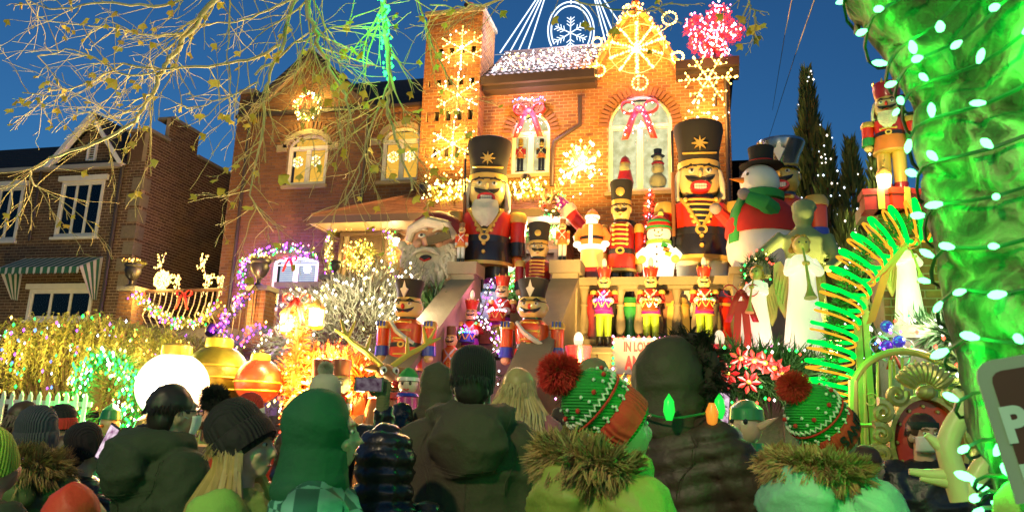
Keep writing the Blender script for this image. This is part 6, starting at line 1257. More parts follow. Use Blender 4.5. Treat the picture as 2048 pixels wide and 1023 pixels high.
# red glitter pots with white egg bulbs
for px, py, lab in ((1156, 690, 'red glitter pot with white egg bulb beside the steps'), (1440, 688, 'red glitter pot with white egg bulb below the small angels')):
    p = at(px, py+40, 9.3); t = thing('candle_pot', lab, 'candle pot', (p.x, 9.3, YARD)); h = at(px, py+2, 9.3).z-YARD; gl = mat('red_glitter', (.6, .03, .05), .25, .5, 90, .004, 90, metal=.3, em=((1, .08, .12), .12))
    MB().lathe([(.07, 0), (.09, h*.6), (.10, h-.28), (.13, h-.22), (.165, h)], n=16).build('pot', gl, t); MB().ell((0, 0, h+.08), (.06, .06, .10), 12, 9).build('bulb', mat('egg_bulb', (.9, .84, .7), .4, .03, em=((1, .85, .62), .55)), t); make_bow(t, (.1, -.12, h-.3), .35, FELTB)
# memorial sign
sg = thing('memorial_sign', 'white sign with red lettering on the terrace wall', 'sign', at(1300, 712, 11.6)); u = mpp(11.6, 1300)
for s_ in (-50, 60): MB().bb(s_*u-.03, s_*u+.03, .021, .06, YARD-sg.location.z, 30*u).build('post', white, sg)
MB().bb(-72*u, 80*u, -.03, .02, -36*u, 36*u).build('board', mat('sign_white', (.36, .31, .31), .5, .06), sg)
red_t = mat('sign_red', (.62, .01, .03), .5, .05); text('IN LOVING', 'lettering', red_t, sg, (-14*u, -.034, 17*u), 25*u, depth=.004, bold=.010, sx=.6); text('ANGELS', 'lettering', red_t, sg, (-10*u, -.034, -15*u), 36*u, depth=.004, bold=.014, sx=.58)
bulbs('bulbs', [Vector((lerp(-72, 80, i/15)*u, -.05, 36*u+rnd(-.02, .02))) for i in range(16)]+[Vector((-72*u, -.05, lerp(-36, 36, i/7)*u)) for i in range(8)], .018, ['pink', 'green', 'red', 'cool'], sg, 7); lamp(sg, (-.2, -.6, .2), (1, .6, .75), 2, .2)
# fir and red flowers bank below the balustrade
garland('garland', 'fir and red flower bank along the foot of the terrace wall', 'garland', [at(1140, 770, 9.6), at(1190, 790, 9.8), at(1290, 830, 9.8), at(1400, 800, 9.6), at(1470, 735, 9.4), at(1530, 735, 9.2), at(1580, 745, 9.0)], .34, 2600, ['yellow', 'pink', 'red', 'white', 'red'], 170, .018, None, 6, 5, 'pink', 4)
for i in range(9):
    p = at(1425+i*17+rnd(-6, 6), 735+rnd(-20, 35), 8.0); t = thing('poinsettia', 'red glitter flower in the fir bank under the angels', 'flower', p, 0, 'red flowers in the fir bank')
    for k in range(7): a = 2*pi*k/7; MB().add([(0, -.02, 0), (.08*cos(a+.3), -.03, .08*sin(a+.3)), (.12*cos(a), -.05, .12*sin(a)), (.08*cos(a-.3), -.03, .08*sin(a-.3))], ((0, 1, 2, 3),)).build('petal', mat('red_petal', (.5, .008, .012), .4, .3, 20), t, smooth=0)
    MB().ell((0, -.04, 0), .025, 8, 6).build('centre', GOLD, t)
garland('garland', 'fir bank with pale lights before the angel pedestals', 'garland', [at(1450, 760, 8.4), at(1510, 742, 8.4), at(1570, 750, 8.4), at(1630, 765, 8.4), at(1650, 800, 8.4)], .36, 3200, ['white', 'red', 'green'], 50, .014, None, 6, 5, 'white', 2)
# wreath and red bow tails on the small angel
garland('wreath', 'dark fir wreath round the small angel with gold trumpet', 'wreath', circle(1523, 545, 32, 9.35), .11, 700, ['red', 'green', 'yellow'], 30, .012, None, 6)
t = thing('ribbon_bow', 'long red ribbon hanging beside the angel turned aside', 'bow', at(1482, 585, 9.0)); make_bow(t, (0, 0, 0), .55, FELTB); 
for s in (-1, 1): q = MB(); q.add([(s*.03-.04, -.04, -.1), (s*.03+.04, -.04, -.1), (s*.06+.04, -.06, -.5), (s*.06-.04, -.02, -.5), (s*.02+.05, -.04, -.85), (s*.02-.03, -.05, -.85)], ((0, 1, 2, 3), (3, 2, 4, 5))); q.build('tail', FELTB, t)
t = thing('ribbon_bow', 'long orange red ribbon hanging across the winged angel', 'bow', at(1806, 490, 7.6)); make_bow(t, (0, 0, 0), .4, mat('orange_ribbon', (.7, .10, .02), .5, .1), False)
for dx in (-.42, -.34): q = MB(); q.add([(-.03, -.03, -.03), (.05, -.03, -.0), (dx*.55+.05, -.07, -.26), (dx*.55-.03, -.05, -.30), (dx+.05, -.03, -.42 if dx < -.4 else -.72), (dx-.03, -.04, -.44 if dx < -.4 else -.75)], ((0, 1, 2, 3), (3, 2, 4, 5))); q.build('tail', mat('orange_ribbon', (.7, .10, .02)), t)
# statue with raised arm behind the tall angel
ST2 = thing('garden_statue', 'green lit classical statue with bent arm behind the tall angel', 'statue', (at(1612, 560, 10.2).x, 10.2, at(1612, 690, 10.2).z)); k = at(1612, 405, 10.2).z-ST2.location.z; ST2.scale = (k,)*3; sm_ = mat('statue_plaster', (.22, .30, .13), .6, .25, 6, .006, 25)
def remesh_obj(mb, name, m, parent, vox, smooth=4, disp=None, loc=None):
    me = bpy.data.meshes.new(name); me.from_pydata(mb.v, [], mb.f); bm = bmesh.new(); bm.from_mesh(me); bmesh.ops.recalc_face_normals(bm, faces=bm.faces); bm.to_mesh(me); bm.free(); me.materials.append(m)
    o = bpy.data.objects.new(name, me); COL.objects.link(o); o.parent = parent
    if loc is not None: o.location = loc
    r_ = o.modifiers.new('r', 'REMESH'); r_.mode = 'VOXEL'; r_.voxel_size = vox; r_.use_smooth_shade = True
    if smooth: s_ = o.modifiers.new('s', 'SMOOTH'); s_.iterations = smooth; s_.factor = .5
    JOBS.append((o, me, disp))
    return o
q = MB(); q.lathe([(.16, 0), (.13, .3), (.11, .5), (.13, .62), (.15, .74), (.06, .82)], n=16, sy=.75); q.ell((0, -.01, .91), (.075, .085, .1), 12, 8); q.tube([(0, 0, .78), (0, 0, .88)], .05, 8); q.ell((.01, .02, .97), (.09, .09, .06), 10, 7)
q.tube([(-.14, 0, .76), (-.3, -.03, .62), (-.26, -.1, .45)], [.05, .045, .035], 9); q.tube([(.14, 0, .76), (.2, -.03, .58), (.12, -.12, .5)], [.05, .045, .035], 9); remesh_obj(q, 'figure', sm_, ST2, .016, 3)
MB().bb(-.18, .18, -.15, .15, -.05, .02).build('plinth', stone2, ST2)
ped('tall pedestal under the green lit statue', 1612, 690, 10.2, .5)
# gate pillar under the nutcracker king, red present heap beside it
pz = at(1790, 402, 8.3).z; PLR = thing('gate_pillar', 'brick gate pillar carrying the nutcracker king', 'pillar', (NR.location.x+.05, 8.35, YARD))
brick_wall(PLR, (0, -.28, 0), (1, 0, 0), (0, -1, 0), lambda u, z: abs(u) < .28, -.28, .28, 0, pz-YARD-.14, BRK, MORT, 0, 'front_face'); MB().bb(-.27, .27, -.27, .27, 0, pz-YARD-.14).build('core', MORT, PLR); MB().bb(-.36, .36, -.36, .36, pz-YARD-.138, pz-YARD-.002).build('cap', stone, PLR)
t = thing('carried_lantern', 'glowing lantern carried by the nutcracker king', 'lantern', at(1768, 362, 7.95)); c = Vector((0, 0, 0)); k = .13
L = MB().lathe([(k*.42, -k*.7), (k*.56, k*.4), (k*.5, k*.45)], c, 8).build('glass', lamp_glass, t); MB().lathe([(k*.62, k*.45), (k*.4, k*.85), (0, k*1.2)], c, 8).build('cap', goldm, t); MB().lathe([(k*.2, -k*1.0), (k*.5, -k*.75), (k*.5, -k*.68)], c, 8).build('base', goldm, t); MB().tube([(0, 0, k*1.2), (.03, .05, k*1.9)], .008, 5).build('chain', goldm, t); lamp(t, (0, -.2, 0), (1, .66, .28), 9, .08)
for i, (px, py, m) in enumerate(((1757, 410, DRED), (1800, 415, RED))):
    p = at(px, py, 8.0); t = thing('gift_box', ('dark red', 'bright red')[i]+' gift box at the feet of the nutcracker king', 'gift box', (p.x, 8.0, pz-.2), R(20*i)); MB().bb(-.15, .15, -.12, .12, 0, .2).build('box', m, t); MB().bb(-.165, .165, -.135, .135, .15, .21).build('lid', m, t); MB().bb(-.03, .03, -.14, .14, .0, .215).build('ribbon', GOLD, t)
# golden garden gate with arched top between low stone walls
GT = thing('garden_gate', 'golden iron gate with arched top rail and scrolls', 'gate', at(1790, 830, 7.4)); O_ = GT.location.copy(); g_ = lambda x, y: at(x, y, 7.4)-O_
arc = [g_(1706, 790), g_(1708, 762), g_(1735, 725), g_(1780, 704), g_(1830, 704), g_(1875, 722), g_(1905, 760)]; MB().tube(curve_pts(arc, 24), .032, 8).build('top_rail', goldm, GT)
for x in (1706, 1905): MB().tube([g_(x, 980), g_(x, 760)], .04, 8).build('gate_post', goldm, GT)
MB().tube([g_(1706, 960), g_(1905, 960)], .025, 6).build('bottom_rail', goldm, GT); MB().tube([g_(1706, 850), g_(1905, 850)], .02, 6).build('middle_rail', goldm, GT)
for i in range(7): x = 1730+i*25; y = 728-abs(0)*1+abs(x-1806)*.18-14; MB().tube([g_(x, 958), g_(x, y)], .012, 6).build('bar', goldm, GT)
for i in range(3):
    c = g_(1742+i*50, 800); P = [c+Vector((.07*(1-j/18)*cos(j*.7), 0, .07*(1-j/18)*sin(j*.7))) for j in range(16)]; MB().tube(P, .008, 5).build('scroll', goldm, GT)
t = thing('wooden_stake', 'pair of tall golden wooden stakes beside the gate', 'stake', at(1722, 760, 7.7)); MB().bb(-.03, .03, -.03, .03, -.9, .55).build('stake', mat('stake_wood', (.45, .32, .08), .7, .2), t); MB().bb(.045, .10, -.02, .03, -.9, .78).build('tall_stake', mat('stake_wood', (.45, .32, .08)), t)
for (xa, xb, lab) in ((1700, 1950, 'low grey stone wall behind the golden gate'),):
    p, p2 = at(xa, 760, 9.0), at(xb, 760, 9.0); WLL = thing('stone_wall', lab, 'wall', (p.x, 9.0, YARD)); sw_ = p2.x-p.x; hz_ = at(xa, 705, 9).z-YARD
    pm_ = pieces('wall_stone', [(.2, .18, .15), (.27, .24, .2), (.15, .14, .12), (.32, .28, .22)], .9, .012, 20); MB().bb(0, sw_, .03, .3, 0, hz_).build('core', MORTD, WLL)
    rr = 0; z = 0
    while z < hz_-.05:
        x = -.1*(rr % 2); hh = .13
        while x < sw_: L = rnd(.18, .32); MB().box((x+L/2, .02, z+hh/2), (L-.015, .07, hh-.015), taper=1).build('stone', pm_, WLL, smooth=0, fix=False); x += L
        z += hh; rr += 1
    MB().bb(-.05, sw_+.05, -.06, .36, hz_, hz_+.08).build('coping', stone2, WLL)
garland('garland', 'fir garland with red bows behind the gate and winged angel', 'garland', [at(1760, 690, 8.2), at(1830, 665, 8.0), at(1890, 660, 7.6), at(1935, 700, 7.2), at(1950, 780, 7.0)], .24, 1500, ['white', 'cool', 'red', 'green'], 70, .016, None, 6, 8, 'white', 2)
t = thing('wire_orb', 'wire sculpture with blue and purple foil balls above the gate', 'sculpture', at(1785, 690, 7.6)); u = mpp(7.6, 1785); q = MB()
for (dx, dy, r_) in ((-25, 0, 20), (0, -12, 18), (22, 5, 20), (-8, 18, 16), (12, 22, 22)): q.tube([Vector((dx*u+r_*u*cos(a), rnd(-.03, .03), -dy*u+r_*u*sin(a))) for a in [i*pi/8 for i in range(17)]], .007, 5)
q.build('wire_loops', mat('silver_wire', (.6, .6, .55), .3, metal=.8), t)
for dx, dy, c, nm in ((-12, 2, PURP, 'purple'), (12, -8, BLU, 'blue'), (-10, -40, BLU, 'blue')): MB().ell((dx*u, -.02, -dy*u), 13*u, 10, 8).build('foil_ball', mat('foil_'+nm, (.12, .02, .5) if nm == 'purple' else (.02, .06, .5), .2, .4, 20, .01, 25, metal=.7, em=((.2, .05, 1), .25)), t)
MB().tube([(0, 0, -22*u), (0, 0, -70*u)], .012, 6).build('stem', goldm, t); make_bow(t, (-.02, -.06, -.1), .2, FELTB); bulbs('bulbs', [rvec(.14) for i in range(10)], .012, ['blue', 'purple', 'cool'], t, 8)
# throne
TH_ = thing('throne', 'gilded throne with carved scroll frame and red cushion', 'throne', (at(1850, 880, 4.5).x, 4.5, .13), R(10)); zc = at(1850, 880, 4.5).z-.13; u = mpp(4.5, 1850)
gilt = mat('gilt_carving', (.60, .55, .16), .35, .3, 14, .01, 30, metal=.45, coat=.3); cush = mat('red_satin', (.62, .045, .015), .35, .12, 5, .004, 20, coat=.3)
MB().prism([(74*u*cos(a), zc+96*u*sin(a)-6*u) for a in [i*pi/16 for i in range(32)]], .0, .09).build('cushion', cush, TH_)
P = [(80*u*cos(a), zc+100*u*sin(a)-6*u) for a in [i*pi/18 for i in range(36)]]; P2 = [(70*u*cos(a), zc+90*u*sin(a)-6*u) for a in [i*pi/18 for i in range(36)]]; MB().ring(P, P2, -.05, .11).build('frame', gilt, TH_)
def scroll(c, r_, turns, s, w_=.02, a0=0): return MB().tube([(c[0]+s*r_*(1-j/26)*cos(a0+j*turns*2*pi/24), -.04-.004*j*.3, c[1]+r_*(1-j/26)*sin(a0+j*turns*2*pi/24)) for j in range(24)], [w_*(1-.5*j/24) for j in range(24)], 7)
for s in (-1, 1):
    for (dx, dz, r_) in ((92, 55, 22), (98, 10, 20), (100, -32, 18), (92, -72, 16), (60, 92, 20)): scroll((s*dx*u, zc+dz*u), r_*u, 1.5, s, .026, rnd(0, 3)).build('scroll', gilt, TH_)
for i in range(11):
    a = pi*(.18+.64*i/10); MB().ell((46*u*cos(a), -.05, zc+96*u+44*u*sin(a)), (7*u+.008, .035, 24*u), 8, 6, M=Matrix.Rotation(-(a-pi/2), 3, 'Y')).build('shell_rib', gilt, TH_)
MB().ell((0, -.05, zc+98*u), (20*u, .05, 16*u), 10, 8).build('shell_heart', gilt, TH_)
for i in range(12): a = 2*pi*i/12; disc(MB(), (58*u*cos(a), -.008, zc+76*u*sin(a)-6*u), .010, 8, .006).build('stud', gilt, TH_)
MB().bb(-.34, .34, -.5, .08, .34, .50).build('seat', cush, TH_); MB().bb(-.37, .37, -.53, .1, .26, .34).build('seat_rail', gilt, TH_)
for s in (-1, 1):
    MB().tube([(s*.36, .02, .9), (s*.38, -.3, .78), (s*.38, -.5, .74), (s*.36, -.52, .4)], .035, 8).build('armrest', gilt, TH_)
    for y in (-.48, .06): MB().lathe([(.05, 0), (.035, .1), (.05, .2), (.05, .27)], (s*.31, y, 0), 10).build('leg', gilt, TH_)
MB().bb(-.2, .2, .06, .1, .3, max(.5, zc-.35)).build('back_post', gilt, TH_)
# cream reindeer near the throne
CR = thing('reindeer_figure', 'cream antlered reindeer figure before the throne', 'reindeer', (at(1925, 1000, 2.9).x, 2.9, .13)); zc = at(1935, 1075, 2.9).z-.13; O_ = CR.location.copy(); l_ = lambda x, y, Y=2.9: at(x, y, Y)-O_; cream_a = mat('antler_cream', (.74, .62, .30), .45, .15, 5, .003, 20, coat=.3)
fleece = mat('reindeer_fleece', (.55, .32, .18), .9, .25, 20, .012, 60)
MB().lathe([(.16, .0), (.19, .3), (.17, .7), (.12, zc-.1)], (0, .05, 0), 14).build('chest', fleece, CR); reindeer_head(CR, (0, 0, zc-.02), .5, fleece, cream_a, 1, True, False, BLK)
def antl(P, R_, tines):
    q = MB().tube(curve_pts([l_(*p) for p in P], 24), [lerp(R_[0], R_[1], i/26) for i in range(60)][:len(curve_pts([l_(*p) for p in P], 24))], 10)
    for T_ in tines: C_ = curve_pts([l_(*p) for p in T_], 10); q.tube(C_, [lerp(R_[0]*.8, .008, i/len(C_)) for i in range(len(C_))], 8)
    return q.build('antler', cream_a, CR, smooth=80)
antl([(1925, 1000), (1905, 935), (1895, 890), (1915, 840), (1945, 810), (1942, 780)], (.04, .028), [[(1900, 905), (1878, 890), (1852, 868)], [(1925, 830), (1922, 800), (1908, 778)]])
antl([(1932, 1000), (1960, 940), (1990, 900), (2010, 860)], (.04, .02), [[(1945, 965), (1900, 950), (1862, 948), (1818, 942)], [(1930, 968), (1890, 962), (1840, 955)]])
MB().lathe([(.13, zc-.2), (.145, zc-.19), (.145, zc-.14), (.12, zc-.13)], (0, .05, 0), 14).build('collar', FELTB, CR)
EF = thing('elf_figure', 'elf figure with green cap peeping between the crowd', 'elf', (at(1492, 850, 5.2).x, 5.2, .13), R(-30)); ez_ = at(1492, 852, 5.2).z-.13
MB().lathe([(.2, 0), (.2, .5), (.1, ez_-.1)], n=12).build('coat', GRN, EF); h_ = MB().ell((0, 0, ez_), (.10, .11, .12), 14, 10).build('head', enamel('elf_skin', (.75, .5, .32)), EF); MB().lathe([(.115, ez_+.04), (.11, ez_+.11), (.05, ez_+.16), (0, ez_+.17)], n=14).build('cap', GRN, EF); MB().ell((0, -.11, ez_-.01), (.02, .03, .025), 8, 6).build('nose', enamel('elf_skin', (.75, .5, .32)), h_)
for s in (-1, 1): MB().ell((s*.045, -.095, ez_+.03), (.016, .012, .02), 8, 6).build('eye', BLK, h_); MB().lathe([(.03, 0), (.02, .06), (0, .14)], (s*.095, 0, ez_), 8, M=Matrix.Rotation(s*1.1, 3, 'Y')).build('ear', enamel('elf_skin', (.75, .5, .32)), h_)
# urns, pillars, railings and side steps by the low window
def urn(label, px, yt, Y, zb, m=iron, lights=True):
    p = at(px, yt, Y); t = thing('planter_urn', label, 'urn', (p.x, Y, zb)); h = p.z-zb; k = h/.62
    MB().lathe([(.13*k, 0), (.13*k, .05*k), (.05*k, .1*k), (.05*k, .18*k), (.16*k, .3*k), (.21*k, .45*k), (.19*k, .53*k), (.23*k, .57*k), (.23*k, .62*k), (.18*k, .62*k), (0, .6*k)], n=18).build('bowl', m, t)
    if lights:
        q = MB()
        for i in range(260): a = rnd(0, 6.28); r_ = .22*k*sqrt(random.random()); needles(q, Vector((r_*cos(a), r_*sin(a), h)), (cos(a), sin(a), rnd(.1, 1)), rnd(.06, .14), .01)
        q.build('greens', goldfir, t, smooth=0, kind='stuff', fix=False); bulbs('bulbs', [(rnd(-.24, .24)*k, -rnd(0, .2)*k, h+rnd(0, .12)) for i in range(26)], .014, ['yellow', 'orange', 'warm'], t, 7); lamp(t, (0, -.2, h+.25), BW['warm'], 6, .1)
def pillar(label, px, yt, Y, w_=.42):
    p = at(px, yt, Y); t = thing('brick_pillar', label, 'pillar', (p.x, Y, YARD)); h = p.z-YARD
    brick_wall(t, (0, -w_/2, 0), (1, 0, 0), (0, -1, 0), lambda u, z: abs(u) < w_/2, -w_/2, w_/2, 0, h-.1, BRKD, MORTD, 0, 'front_face'); brick_wall(t, (w_/2, 0, 0), (0, 1, 0), (1, 0, 0), lambda u, z: abs(u) < w_/2, -w_/2, w_/2, 0, h-.1, BRKD, MORTD, 0, 'side_face'); MB().bb(-w_/2+.02, w_/2-.02, -w_/2+.02, w_/2-.02, 0, h-.1).build('core', MORTD, t); MB().bb(-w_/2-.04, w_/2+.04, -w_/2-.04, w_/2+.04, h-.1, h-.002).build('cap', stone2, t); return p.z
z = pillar('brick pillar with urn at the top of the side steps', 526, 574, 14.2); urn('black urn with gold lights on the side step pillar', 522, 520, 14.2, z)
z = pillar('brick pillar with urn beside the end house railing', 268, 575, 14.6); urn('dark urn with amber lights beside the end house', 268, 528, 14.6, z)
z = pillar('brick pillar behind the shrub carrying a black urn', 672, 552, 13.9); urn('round black urn below the porch door', 672, 522, 13.9, z, lights=False)
LD = thing('side_landing', 'brick landing block between the two houses', 'landing', (0, 0, 0)); xa, xb = at(280, 660, 15).x, at(470, 660, 15).x; lz = at(380, 655, 14.9).z; MB().bb(xa, xb, 14.8, 16.3, YARD, lz).build('block', stone2, LD)
RL = thing('iron_railing', 'belly shaped iron railing with red bow beside the end house', 'railing', at(360, 650, 14.7)); O_ = RL.location.copy(); r_l = lambda x, y: at(x, y, 14.7)-O_
MB().tube([r_l(284, 583), r_l(452, 578)], .04, 6).build('hand_rail', mat('rail_brown', (.10, .05, .03), .5, .2), RL); MB().tube([r_l(300, 655), r_l(452, 650)], .02, 6).build('foot_rail', iron, RL)
for i in range(13):
    x = 300+i*11.5; a, b = r_l(x, 584), r_l(x-4, 655); MB().tube([a, lerp(a, b, .35)+Vector((0, -.06, 0)), lerp(a, b, .7)+Vector((0, -.2, 0)), b], .014, 5).build('baluster', mat('rail_cream', (.45, .38, .25), .5, .2), RL)
make_bow(RL, r_l(375, 590)+Vector((0, -.12, 0)), .55, FELTB); make_bow(RL, r_l(284, 592)+Vector((0, -.12, 0)), .45, FELTB, False)
garland('garland', 'gold and purple lights draped over the belly railing', 'garland', [at(270, 585, 14.5), at(310, 620, 14.5), at(350, 648, 14.4), at(400, 645, 14.4), at(440, 610, 14.4)], .16, 900, ['yellow', 'yellow', 'purple', 'orange', 'purple', 'green'], 150, .022, goldfir, 7, 16, 'yellow', 4)
snowflake('small figure of gold wire lights on the landing', 325, 560, 16, 14.9, ['yellow', 'warm'], 7, 9, .8, .02, 0, 14, True, 5, name='light_figure', cat='light figure')
for px, py, lab in ((345, 555, 'gold wire deer light on the landing by the urn'), (432, 555, 'gold wire deer light below the corner of the brown house')):
    t = thing('light_deer', lab, 'light deer', at(px, py, 15.2)); q = MB(); pts = []; sk_ = [((-.25, .0), (.2, .02)), ((-.25, 0), (-.28, -.4)), ((-.2, 0), (-.18, -.4)), ((.2, .02), (.2, -.4)), ((.15, 0), (.12, -.4)), ((-.25, 0), (-.38, .3)), ((-.38, .3), (-.5, .24)), ((-.36, .3), (-.3, .55)), ((-.38, .3), (-.45, .55))]
    for (a, b) in sk_:
        q.tube([(a[0], 0, a[1]), (b[0], 0, b[1])], .008, 4); pts += [Vector((lerp(a[0], b[0], i/6)+rnd(-.05, .05), -.02, lerp(a[1], b[1], i/6)+rnd(-.04, .04))) for i in range(7)]
    for i in range(26): pts.append(Vector((rnd(-.26, .2), -.03, rnd(-.14, .08))))
    q.build('frame', wirew, t); bulbs('bulbs', pts, .022, ['yellow', 'yellow', 'warm'], t, 6); lamp(t, (0, -.3, 0), BW['yellow'], 14, .2)
SS = thing('side_steps', 'stone side steps with sloping handrail glowing purple', 'steps', (0, 0, 0))
p = at(500, 700, 12.2)
for i in range(9): MB().bb(at(470, 680, 12.4).x, at(560, 680, 12.4).x, 12.0+i*.27, 14.9, YARD+i*.19, YARD+(i+1)*.19-.003).build('step', mat('step_grey', (.22, .2, .2), .8, .2, 6, .004, 40), SS, smooth=0)
MB().tube([at(510, 574, 13.9), at(440, 655, 12.6)], .045, 6).build('hand_rail', mat('rail_brown', (.10, .05, .03)), SS); MB().tube([at(600, 650, 12.4), at(535, 720, 11.6)], .045, 6).build('hand_rail', mat('rail_grey', (.3, .27, .26), .6, .2), SS)
for i in range(6): f_ = i/5; a = lerp(at(510, 574, 13.9), at(440, 655, 12.6), f_); MB().tube([a, a+Vector((0, 0, -.75))], .014, 5).build('baluster', iron, SS)
garland('garland', 'purple lit garland winding down the side steps', 'garland', [at(500, 590, 13.6), at(462, 625, 12.9), at(440, 668, 12.3), at(475, 690, 11.9), at(515, 660, 11.9), at(545, 655, 12.2)], .14, 700, ['purple', 'purple', 'yellow', 'pink', 'purple', 'red'], 130, .02, None, 8, 18, 'purple', 4)
# porch wall lantern, step lanterns
for px, py, Y, lab in ((793, 482, PY-.12, 'amber wall lantern beside the porch door'), (1112, 466, PY-.12, 'bright white lantern beside the dark red nutcracker'), (946, 474, PY-.12, 'white lantern beside the bearded giant nutcracker')):
    t = thing('wall_lantern', lab, 'lantern', at(px, py, Y)); k = .14; MB().lathe([(k*.42, -k*.7), (k*.56, k*.4), (k*.5, k*.45)], n=8).build('glass', lamp_glass, t); MB().lathe([(k*.62, k*.45), (k*.4, k*.85), (0, k*1.2)], n=8).build('cap', iron, t); MB().tube([(0, 0, k), (0, .1, k*1.4)], .012, 6).build('arm', iron, t); lamp(t, (0, -.2, -.02), (1, .74, .42), 14 if px < 800 else 22, .07)
# stocking and timber rake on the terrace corner
t = thing('stocking', 'big red stocking with white cuff hanging by the porch corner', 'stocking', at(1146, 432, 14.2), 0); t.rotation_euler = (0, R(-40), 0); MB().lathe([(.12, -.5), (.13, -.1), (.13, .1)], n=14, sy=.6).build('leg', RED, t); MB().ell((.08, 0, -.52), (.2, .1, .12), 12, 8).build('foot', RED, t); MB().lathe([(.15, .06), (.17, .08), (.17, .22), (.15, .24)], n=14, sy=.6).build('cuff', HAIR, t); MB().lathe([(.12, .23), (.11, .42), (.05, .5)], n=12, sy=.6).build('lining', PURP, t)
# red tinsel trees on the terrace
for px, yt, w_, lab in ((1300, 380, 42, 'red tinsel tree with lights between nutcracker and snowman'), (1205, 560, 22, 'red beaded column behind the balustrade')):
    p = at(px, yt, 14.6); t = thing('tinsel_tree', lab, 'tinsel tree', (p.x, 14.6, DECK)); h = p.z-DECK; r_ = w_*mpp(14.6); q = MB(); pts = []
    for i in range(2200):
        f_ = random.random(); a = rnd(0, 6.28); rr = r_*(1-f_)*(.75+.3*((f_*6) % 1)); v_ = Vector((rr*cos(a), rr*sin(a), h*f_)); needles(q, v_, (cos(a), sin(a), rnd(-.6, .6)), rnd(.05, .12), .009)
        if i % 22 == 0: pts.append(v_+Vector((0, -.06, 0)))
    q.build('tinsel', tinsel_red, t, smooth=0, kind='stuff', fix=False); MB().tube([(0, 0, 0), (0, 0, h)], .03, 6).build('pole', dark, t); bulbs('bulbs', pts, .018, ['pink', 'white', 'red'], t, 6)
# green and red packing drums seen between the balusters
for px, m, lab in ((1262, GRN, 'green barrel behind the balustrade'), (1350, mat('amber_drum', (.7, .4, .08), .5, .1, em=((1, .5, .06), .25)), 'amber lit drum behind the balustrade'), (1440, RED, 'red barrel behind the balustrade')):
    t = thing('barrel', lab, 'barrel', (at(px, 620, 13.45).x, 13.4, DECK)); MB().lathe([(.2, 0), (.24, .2), (.25, .45), (.24, .7), (.2, .88)], n=18).build('staves', m, t); 
    for zz_ in (.15, .72): MB().lathe([(.235, zz_), (.255, zz_), (.255, zz_+.05), (.235, zz_+.05)], n=18).build('hoop', GOLD, t)
# white picket fence and baby penguin group on the pavement side
FN = thing('picket_fence', 'low white fence under the weeping hedge', 'fence', at(40, 800, 7.9)); O_ = FN.location.copy(); u = mpp(7.9, 50)
for i in range(12): x = (-70+i*17)*u; MB().prism([(x, -.62), (x+.055, -.62), (x+.055, .06), (x+.0275, .11), (x, .06)], -.01, .012).build('picket', white, FN, smooth=0)
for z_ in (-.02, -.4): MB().bb(-75*u, 130*u, .013, .04, z_-.03, z_+.03).build('rail', white, FN)
for px, py, lab in ((290, 850, 'toy penguin with yellow cap before the white ornament ball'), (222, 830, 'toy elf playing pipe before the green arch')):
    p = at(px, py, 6.9); t = thing('penguin_figure' if px > 250 else 'elf_figure', lab, 'toy', (p.x, 6.9, .13)); h = p.z-.13; MB().lathe([(.14, 0), (.17, h*.3), (.12, h*.72), (.07, h*.85)], n=14).build('body', BLK if px > 250 else GRN, t); MB().ell((0, 0, h*.93), (.10, .10, .11), 12, 8).build('head', BLK if px > 250 else SKIN, t); MB().ell((0, -.07, h*.45), (.12, .10, h*.3), 12, 8).build('belly', WHT if px > 250 else GRN, t); MB().lathe([(.11, h*.97), (.09, h*1.04), (0, h*1.1)], n=12).build('cap', GOLD if px > 250 else GRN, t); MB().lathe([(.02, 0), (0, .08)], (0, -.1, h*.92), 8, M=Matrix.Rotation(pi/2, 3, 'X')).build('beak' if px > 250 else 'pipe', ORG, t)
garland('tinsel_heap', 'heap of orange tinsel and amber lights between the lantern post and reindeer', 'tinsel', [at(560, 780, 8.6), at(600, 745, 8.7), at(650, 720, 8.8), at(700, 735, 8.7), at(730, 770, 8.5)], .26, 2200, ['orange', 'yellow', 'red', 'orange'], 150, .018, pieces('amber_tinsel', [(.5, .2, .04)], .4, 0), 7, 22, 'orange', 4)
garland('string_lights', 'purple and white lights trailing down the front steps', 'string lights', [at(985, 560, 12.9), at(960, 640, 12.0), at(1010, 690, 11.2), at(960, 720, 10.6), at(1000, 760, 10.0)], .12, 300, ['purple', 'white', 'cool', 'pink'], 90, .014, None, 7, 3.5, 'pink', 4)
garland('garland', 'green garland with pale lights round the second porch door', 'garland', [at(1030, 600, PY-.15), at(1032, 480, PY-.15), at(1060, 462, PY-.15), at(1105, 462, PY-.15), at(1128, 480, PY-.15)], .2, 1500, ['white', 'green', 'yellow', 'red'], 120, .018, pieces('bright_fir', [(.03, .12, .02)], .7, 0), 6, 12, 'white', 3)
# floodlights in the beds that light the facade and the figures
def flood(label, x, y, z, tx, ty, tz, p, col=(1, .52, .16), ang=75, r_=.12):
    t = thing('flood_light', label, 'flood light', (x, y, z)); d = Vector((tx-x, ty-y, tz-z)).normalized(); e = d.to_track_quat('-Z', 'Y').to_euler()
    M_ = d.to_track_quat('Z', 'Y').to_matrix(); MB().lathe([(.07, -.12), (.10, -.05), (.12, .06)], n=14, M=M_).build('housing', iron, t); MB().lathe([(0, .045), (.105, .05)], n=14, M=M_).build('lens', glow('flood_lens_%d' % int(col[1]*100), col, 4), t); MB().tube([(0, 0, -.25), (0, 0, -.08)], .02, 6).build('spike', iron, t)
    lamp(t, d*.14, col, p, r_, 'SPOT', 'flood_beam', e, spot=ang)
flood('floodlight on the porch roof aimed up the chimney', -5.7, 14.6, 6.35, -5.7, 16, 9.5, 520, (1, .46, .06), 85)
